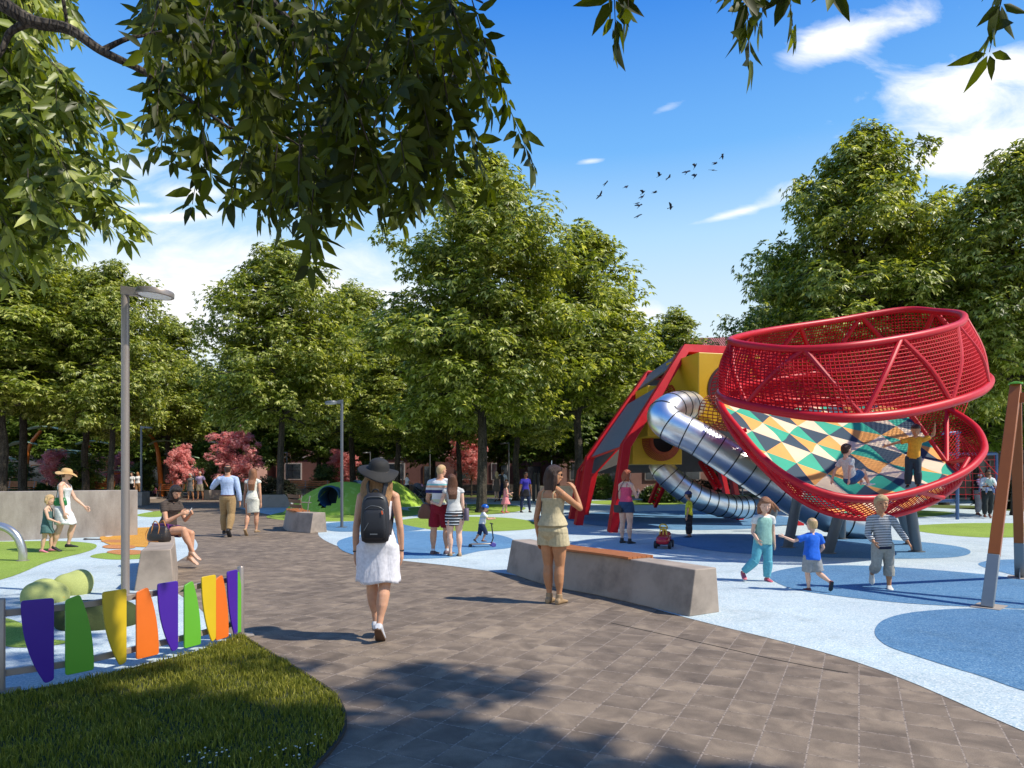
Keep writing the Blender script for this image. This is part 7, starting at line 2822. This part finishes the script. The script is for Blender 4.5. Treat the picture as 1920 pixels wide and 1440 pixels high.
fb = far_bench('far orange bench beside the green bush and the leaf canopy', 318, 49.5)
for px, d, lab in ((35, 44, 'far orange bench over the wall at the left'), (20, 47, 'far orange bench behind the pale trunk at the left edge'), (183, 45, 'far orange bench over the wall right of the straw hat'),
                   (548, 46, 'far orange bench behind the straight tree trunk'), (590, 47, 'far orange bench on the planter behind the dome')):
    dup(fb, ((px - CX) * d / F, d, .25 if px > 500 or px < 200 else 0), 0, lab)
# a bollard by the pale building
for px, lab in ((1001, 'dark bollard left of the romper woman'), (1010, 'dark bollard hidden beside its twin left of the romper woman')):
    q = ((px - CX) * 41 / F, 41 + (px - 1001) * .1, 0)
    root = thing('bollard', lab, 'bollard', q, 0, 'dark bollards')
    b = B()
    b.tube([(0, 0, 0), (0, 0, 1.5), (0, 0, 1.6)], [.11, .11, .09], 12)
    b.build('post', M['black'], root)
    b = B()
    b.ell((0, 0, 1.66), .1, 12, 8)
    b.build('cap', M['black'], root)

# ---------------------------------------------------------------- birds
M['bird'] = mat('dark_plumage', S(54, 64, 88, .7), .8, var=.15)


def bird(px, py, wing, bank, yaw, label):
    d = 60
    root = thing('bird', label, 'bird', tuple(P(px, py, d)), yaw, 'flock of dark birds in the sky')
    s = .52
    b = B()
    b.tube([V((0, .42, 0)) * s, V((0, .3, .02)) * s, V((0, .1, .0)) * s, V((0, -.2, 0)) * s, V((0, -.42, .02)) * s], [.02 * s, .07 * s, .1 * s, .08 * s, .02 * s], 8)
    b.ext([V((-.03, -.35, .0)) * s, V((-.12, -.62, 0)) * s, V((.12, -.62, 0)) * s, V((.03, -.35, 0)) * s], V((0, 0, .015)))
    b.build('body', M['bird'], root)
    for sd in (1, -1):
        w = wing if sd > 0 else wing * .8 + .15
        t = math.tan(w)
        b = B()
        pts = [V((0, .18, .03)), V((sd * .42, .24, .42 * t)), V((sd * .95, -.05, .55 * t)), V((sd * .9, -.18, .52 * t)), V((sd * .4, -.16, .38 * t)), V((0, -.18, .03))]
        b.ext([p * s for p in pts], V((0, 0, .02)))
        b.build('wing', M['bird'], root, smooth=0)
    root.rotation_euler = (bank[0], bank[1], yaw)


spots = [(1136, 343), (1125, 367), (1174, 350), (1206, 361), (1205, 369), (1228, 361), (1195, 381), (1199, 386), (1197, 405), (1258, 389), (1237, 329), (1254, 333), (1288, 323), (1304, 311), (1304, 330), (1341, 307), (1337, 319), (1354, 292)]
br2 = random.Random(3)
names = ['leftmost upper bird of the flock', 'leftmost lower bird of the flock', 'lone bird with folded down wings left of the middle pair', 'upper bird of the middle pair', 'lower bird of the middle pair', 'bird just right of the middle pair',
         'upper bird of the close lower pair', 'lower bird of the close lower pair', 'lowest bird of the flock', 'low bird at the lower right of the flock', 'bird with raised wings in the centre of the flock', 'gliding bird beside the raised wing one in the centre',
         'small bird left of the upper right group', 'large bird at the upper left of the right group', 'bird below the large one in the right group', 'upper bird of the right hand pair', 'lower bird of the right hand pair', 'highest bird at the upper right end of the flock']
for (x, y), lab in zip(spots, names):
    bird(x, y, br2.uniform(-.5, .7), (br2.uniform(.2, 1.0), br2.uniform(-.5, .5)), br2.uniform(-2.2, -.9), 'dark ' + lab)
# ================================================================= light, sky, camera
SUN_AZ, SUN_EL = -16.0, 51.0      # azimuth measured from +X towards +Y (behind the scene)
sd = V((math.cos(R(SUN_EL)) * math.cos(R(SUN_AZ)), math.cos(R(SUN_EL)) * math.sin(R(SUN_AZ)), math.sin(R(SUN_EL))))
L = bpy.data.lights.new('sun', 'SUN')
L.energy = 5.0
L.angle = R(1.0)
L.color = (1, .93, .8)
lo = bpy.data.objects.new('sun', L)
COL.objects.link(lo)
lo.rotation_euler = sd.to_track_quat('Z', 'Y').to_euler()
lo.location = (20, 0, 40)

W = bpy.data.worlds.new('World')
SC.world = W
W.use_nodes = True
nt = W.node_tree
bg = nt.nodes['Background']
sky = nd(nt, 'ShaderNodeTexSky', sky_type='NISHITA', sun_disc=False, sun_elevation=R(SUN_EL), sun_rotation=R(90 - SUN_AZ),
         air_density=1.0, dust_density=.6, ozone_density=2.5, altitude=200)
hs = nd(nt, 'ShaderNodeHueSaturation', {'Hue': .497, 'Saturation': 1.3, 'Value': 1.0, 'Color': sky.outputs[0]})
tc = nd(nt, 'ShaderNodeTexCoord').outputs['Generated']
sx = nd(nt, 'ShaderNodeSeparateXYZ', {0: tc})
yy = mth(nt, 'MAXIMUM', sx.outputs[1], .05)
u, v = mth(nt, 'DIVIDE', sx.outputs[0], yy), mth(nt, 'DIVIDE', sx.outputs[2], yy)
uv = nd(nt, 'ShaderNodeCombineXYZ', {0: u, 1: v}).outputs[0]
n1 = nd(nt, 'ShaderNodeTexNoise', {'Vector': nd(nt, 'ShaderNodeMapping', {'Vector': uv, 'Rotation': (0, 0, R(-18)), 'Scale': (6, 14, 1)}).outputs[0], 'Scale': 1, 'Detail': 9, 'Roughness': .62, 'Distortion': .5}).outputs[0]
n2 = nd(nt, 'ShaderNodeTexNoise', {'Vector': nd(nt, 'ShaderNodeMapping', {'Vector': uv, 'Scale': (2.4, 4, 1)}).outputs[0], 'Scale': 1, 'Detail': 5, 'Roughness': .6}).outputs[0]
tot = None
# clouds: centre column, row, half length, half height (photo pixels of the sky), tilt, weight
for (cx, cy, a, h, tilt, w) in [(1880, 215, 190, 95, 18, 1.2), (1790, 150, 190, 45, 16, .85), (1650, 50, 150, 34, 20, 1.0), (1540, 75, 80, 40, 20, .95), (1480, 355, 80, 26, 22, .95), (1370, 402, 75, 7, 14, .8),
                                (1760, 300, 90, 22, 5, .75), (1900, 300, 130, 40, 5, .8), (200, 320, 170, 34, 3, 1.2), (350, 362, 75, 16, 0, 1.0), (345, 406, 95, 10, 3, 1.0), (255, 385, 40, 6, 2, .8),
                                (1245, 205, 48, 11, 22, .66), (1110, 302, 38, 6, 8, .75), (820, 160, 60, 40, 10, .9), (330, 540, 420, 120, 0, 1.3), (900, 560, 300, 60, 0, .7), (1200, 590, 120, 20, 0, .7), (1800, 480, 120, 50, 0, .7)]:
    u0, v0 = (cx - CX) / F, (YH - cy) / F
    du, dv = mth(nt, 'SUBTRACT', u, u0), mth(nt, 'SUBTRACT', v, v0)
    c, s_ = math.cos(R(tilt)), math.sin(R(tilt))
    p = mth(nt, 'DIVIDE', mth(nt, 'ADD', mth(nt, 'MULTIPLY', du, c), mth(nt, 'MULTIPLY', dv, s_)), a / F)
    q = mth(nt, 'DIVIDE', mth(nt, 'SUBTRACT', mth(nt, 'MULTIPLY', dv, c), mth(nt, 'MULTIPLY', du, s_)), h / F)
    g = mth(nt, 'MULTIPLY', mth(nt, 'EXPONENT', mth(nt, 'MULTIPLY', mth(nt, 'ADD', mth(nt, 'MULTIPLY', p, p), mth(nt, 'MULTIPLY', q, q)), -1)), w)
    tot = g if tot is None else mth(nt, 'ADD', tot, g)
dens = mth(nt, 'ADD', mth(nt, 'MULTIPLY', tot, .6), mth(nt, 'ADD', mth(nt, 'MULTIPLY', n1, 1.35), mth(nt, 'MULTIPLY', n2, .45)))
fac = ramp(nt, mth(nt, 'MULTIPLY_ADD', dens, 1.0, -1.15, True), [(0, (0, 0, 0)), (.2, (.35, .35, .35)), (.5, (1, 1, 1))])
fac = mth(nt, 'MULTIPLY', fac, mth(nt, 'GREATER_THAN', sx.outputs[1], .05))
# the air: Nishita sky deepened overhead and whitened towards the horizon
k = 1 / .095
zz = sx.outputs[2]
gr = ramp(nt, zz, [(0, mul(S(240, 246, 246), k)), (.18, mul(S(230, 245, 252), k)), (.32, mul(S(182, 222, 252), k)), (.42, mul(S(118, 184, 248), k)), (.57, mul(S(62, 138, 232), k)), (1, mul(S(48, 100, 190), k))])
air = mixc(nt, .86, hs.outputs[0], gr)
cl = mixc(nt, fac, air, (10.6, 10.7, 10.8))
nt.links.new(cl, bg.inputs[0])
bg.inputs[1].default_value = .095

cam = bpy.data.cameras.new('camera')
co_ = bpy.data.objects.new('camera', cam)
COL.objects.link(co_)
co_.location = (0, 0, HC)
co_.rotation_euler = (R(90), 0, 0)
cam.sensor_width = 36
cam.lens = F / 1920 * 36
cam.shift_y = (YH - 720) / 1920
cam.clip_end = 5000
cam.clip_start = .05
SC.camera = co_
SC.view_settings.view_transform = 'Standard'
SC.view_settings.look = 'None'
SC.view_settings.exposure = .2
SC.view_settings.gamma = 1
SC.cycles.max_bounces = 8
SC.cycles.transparent_max_bounces = 8
SC.cycles.use_denoising = True
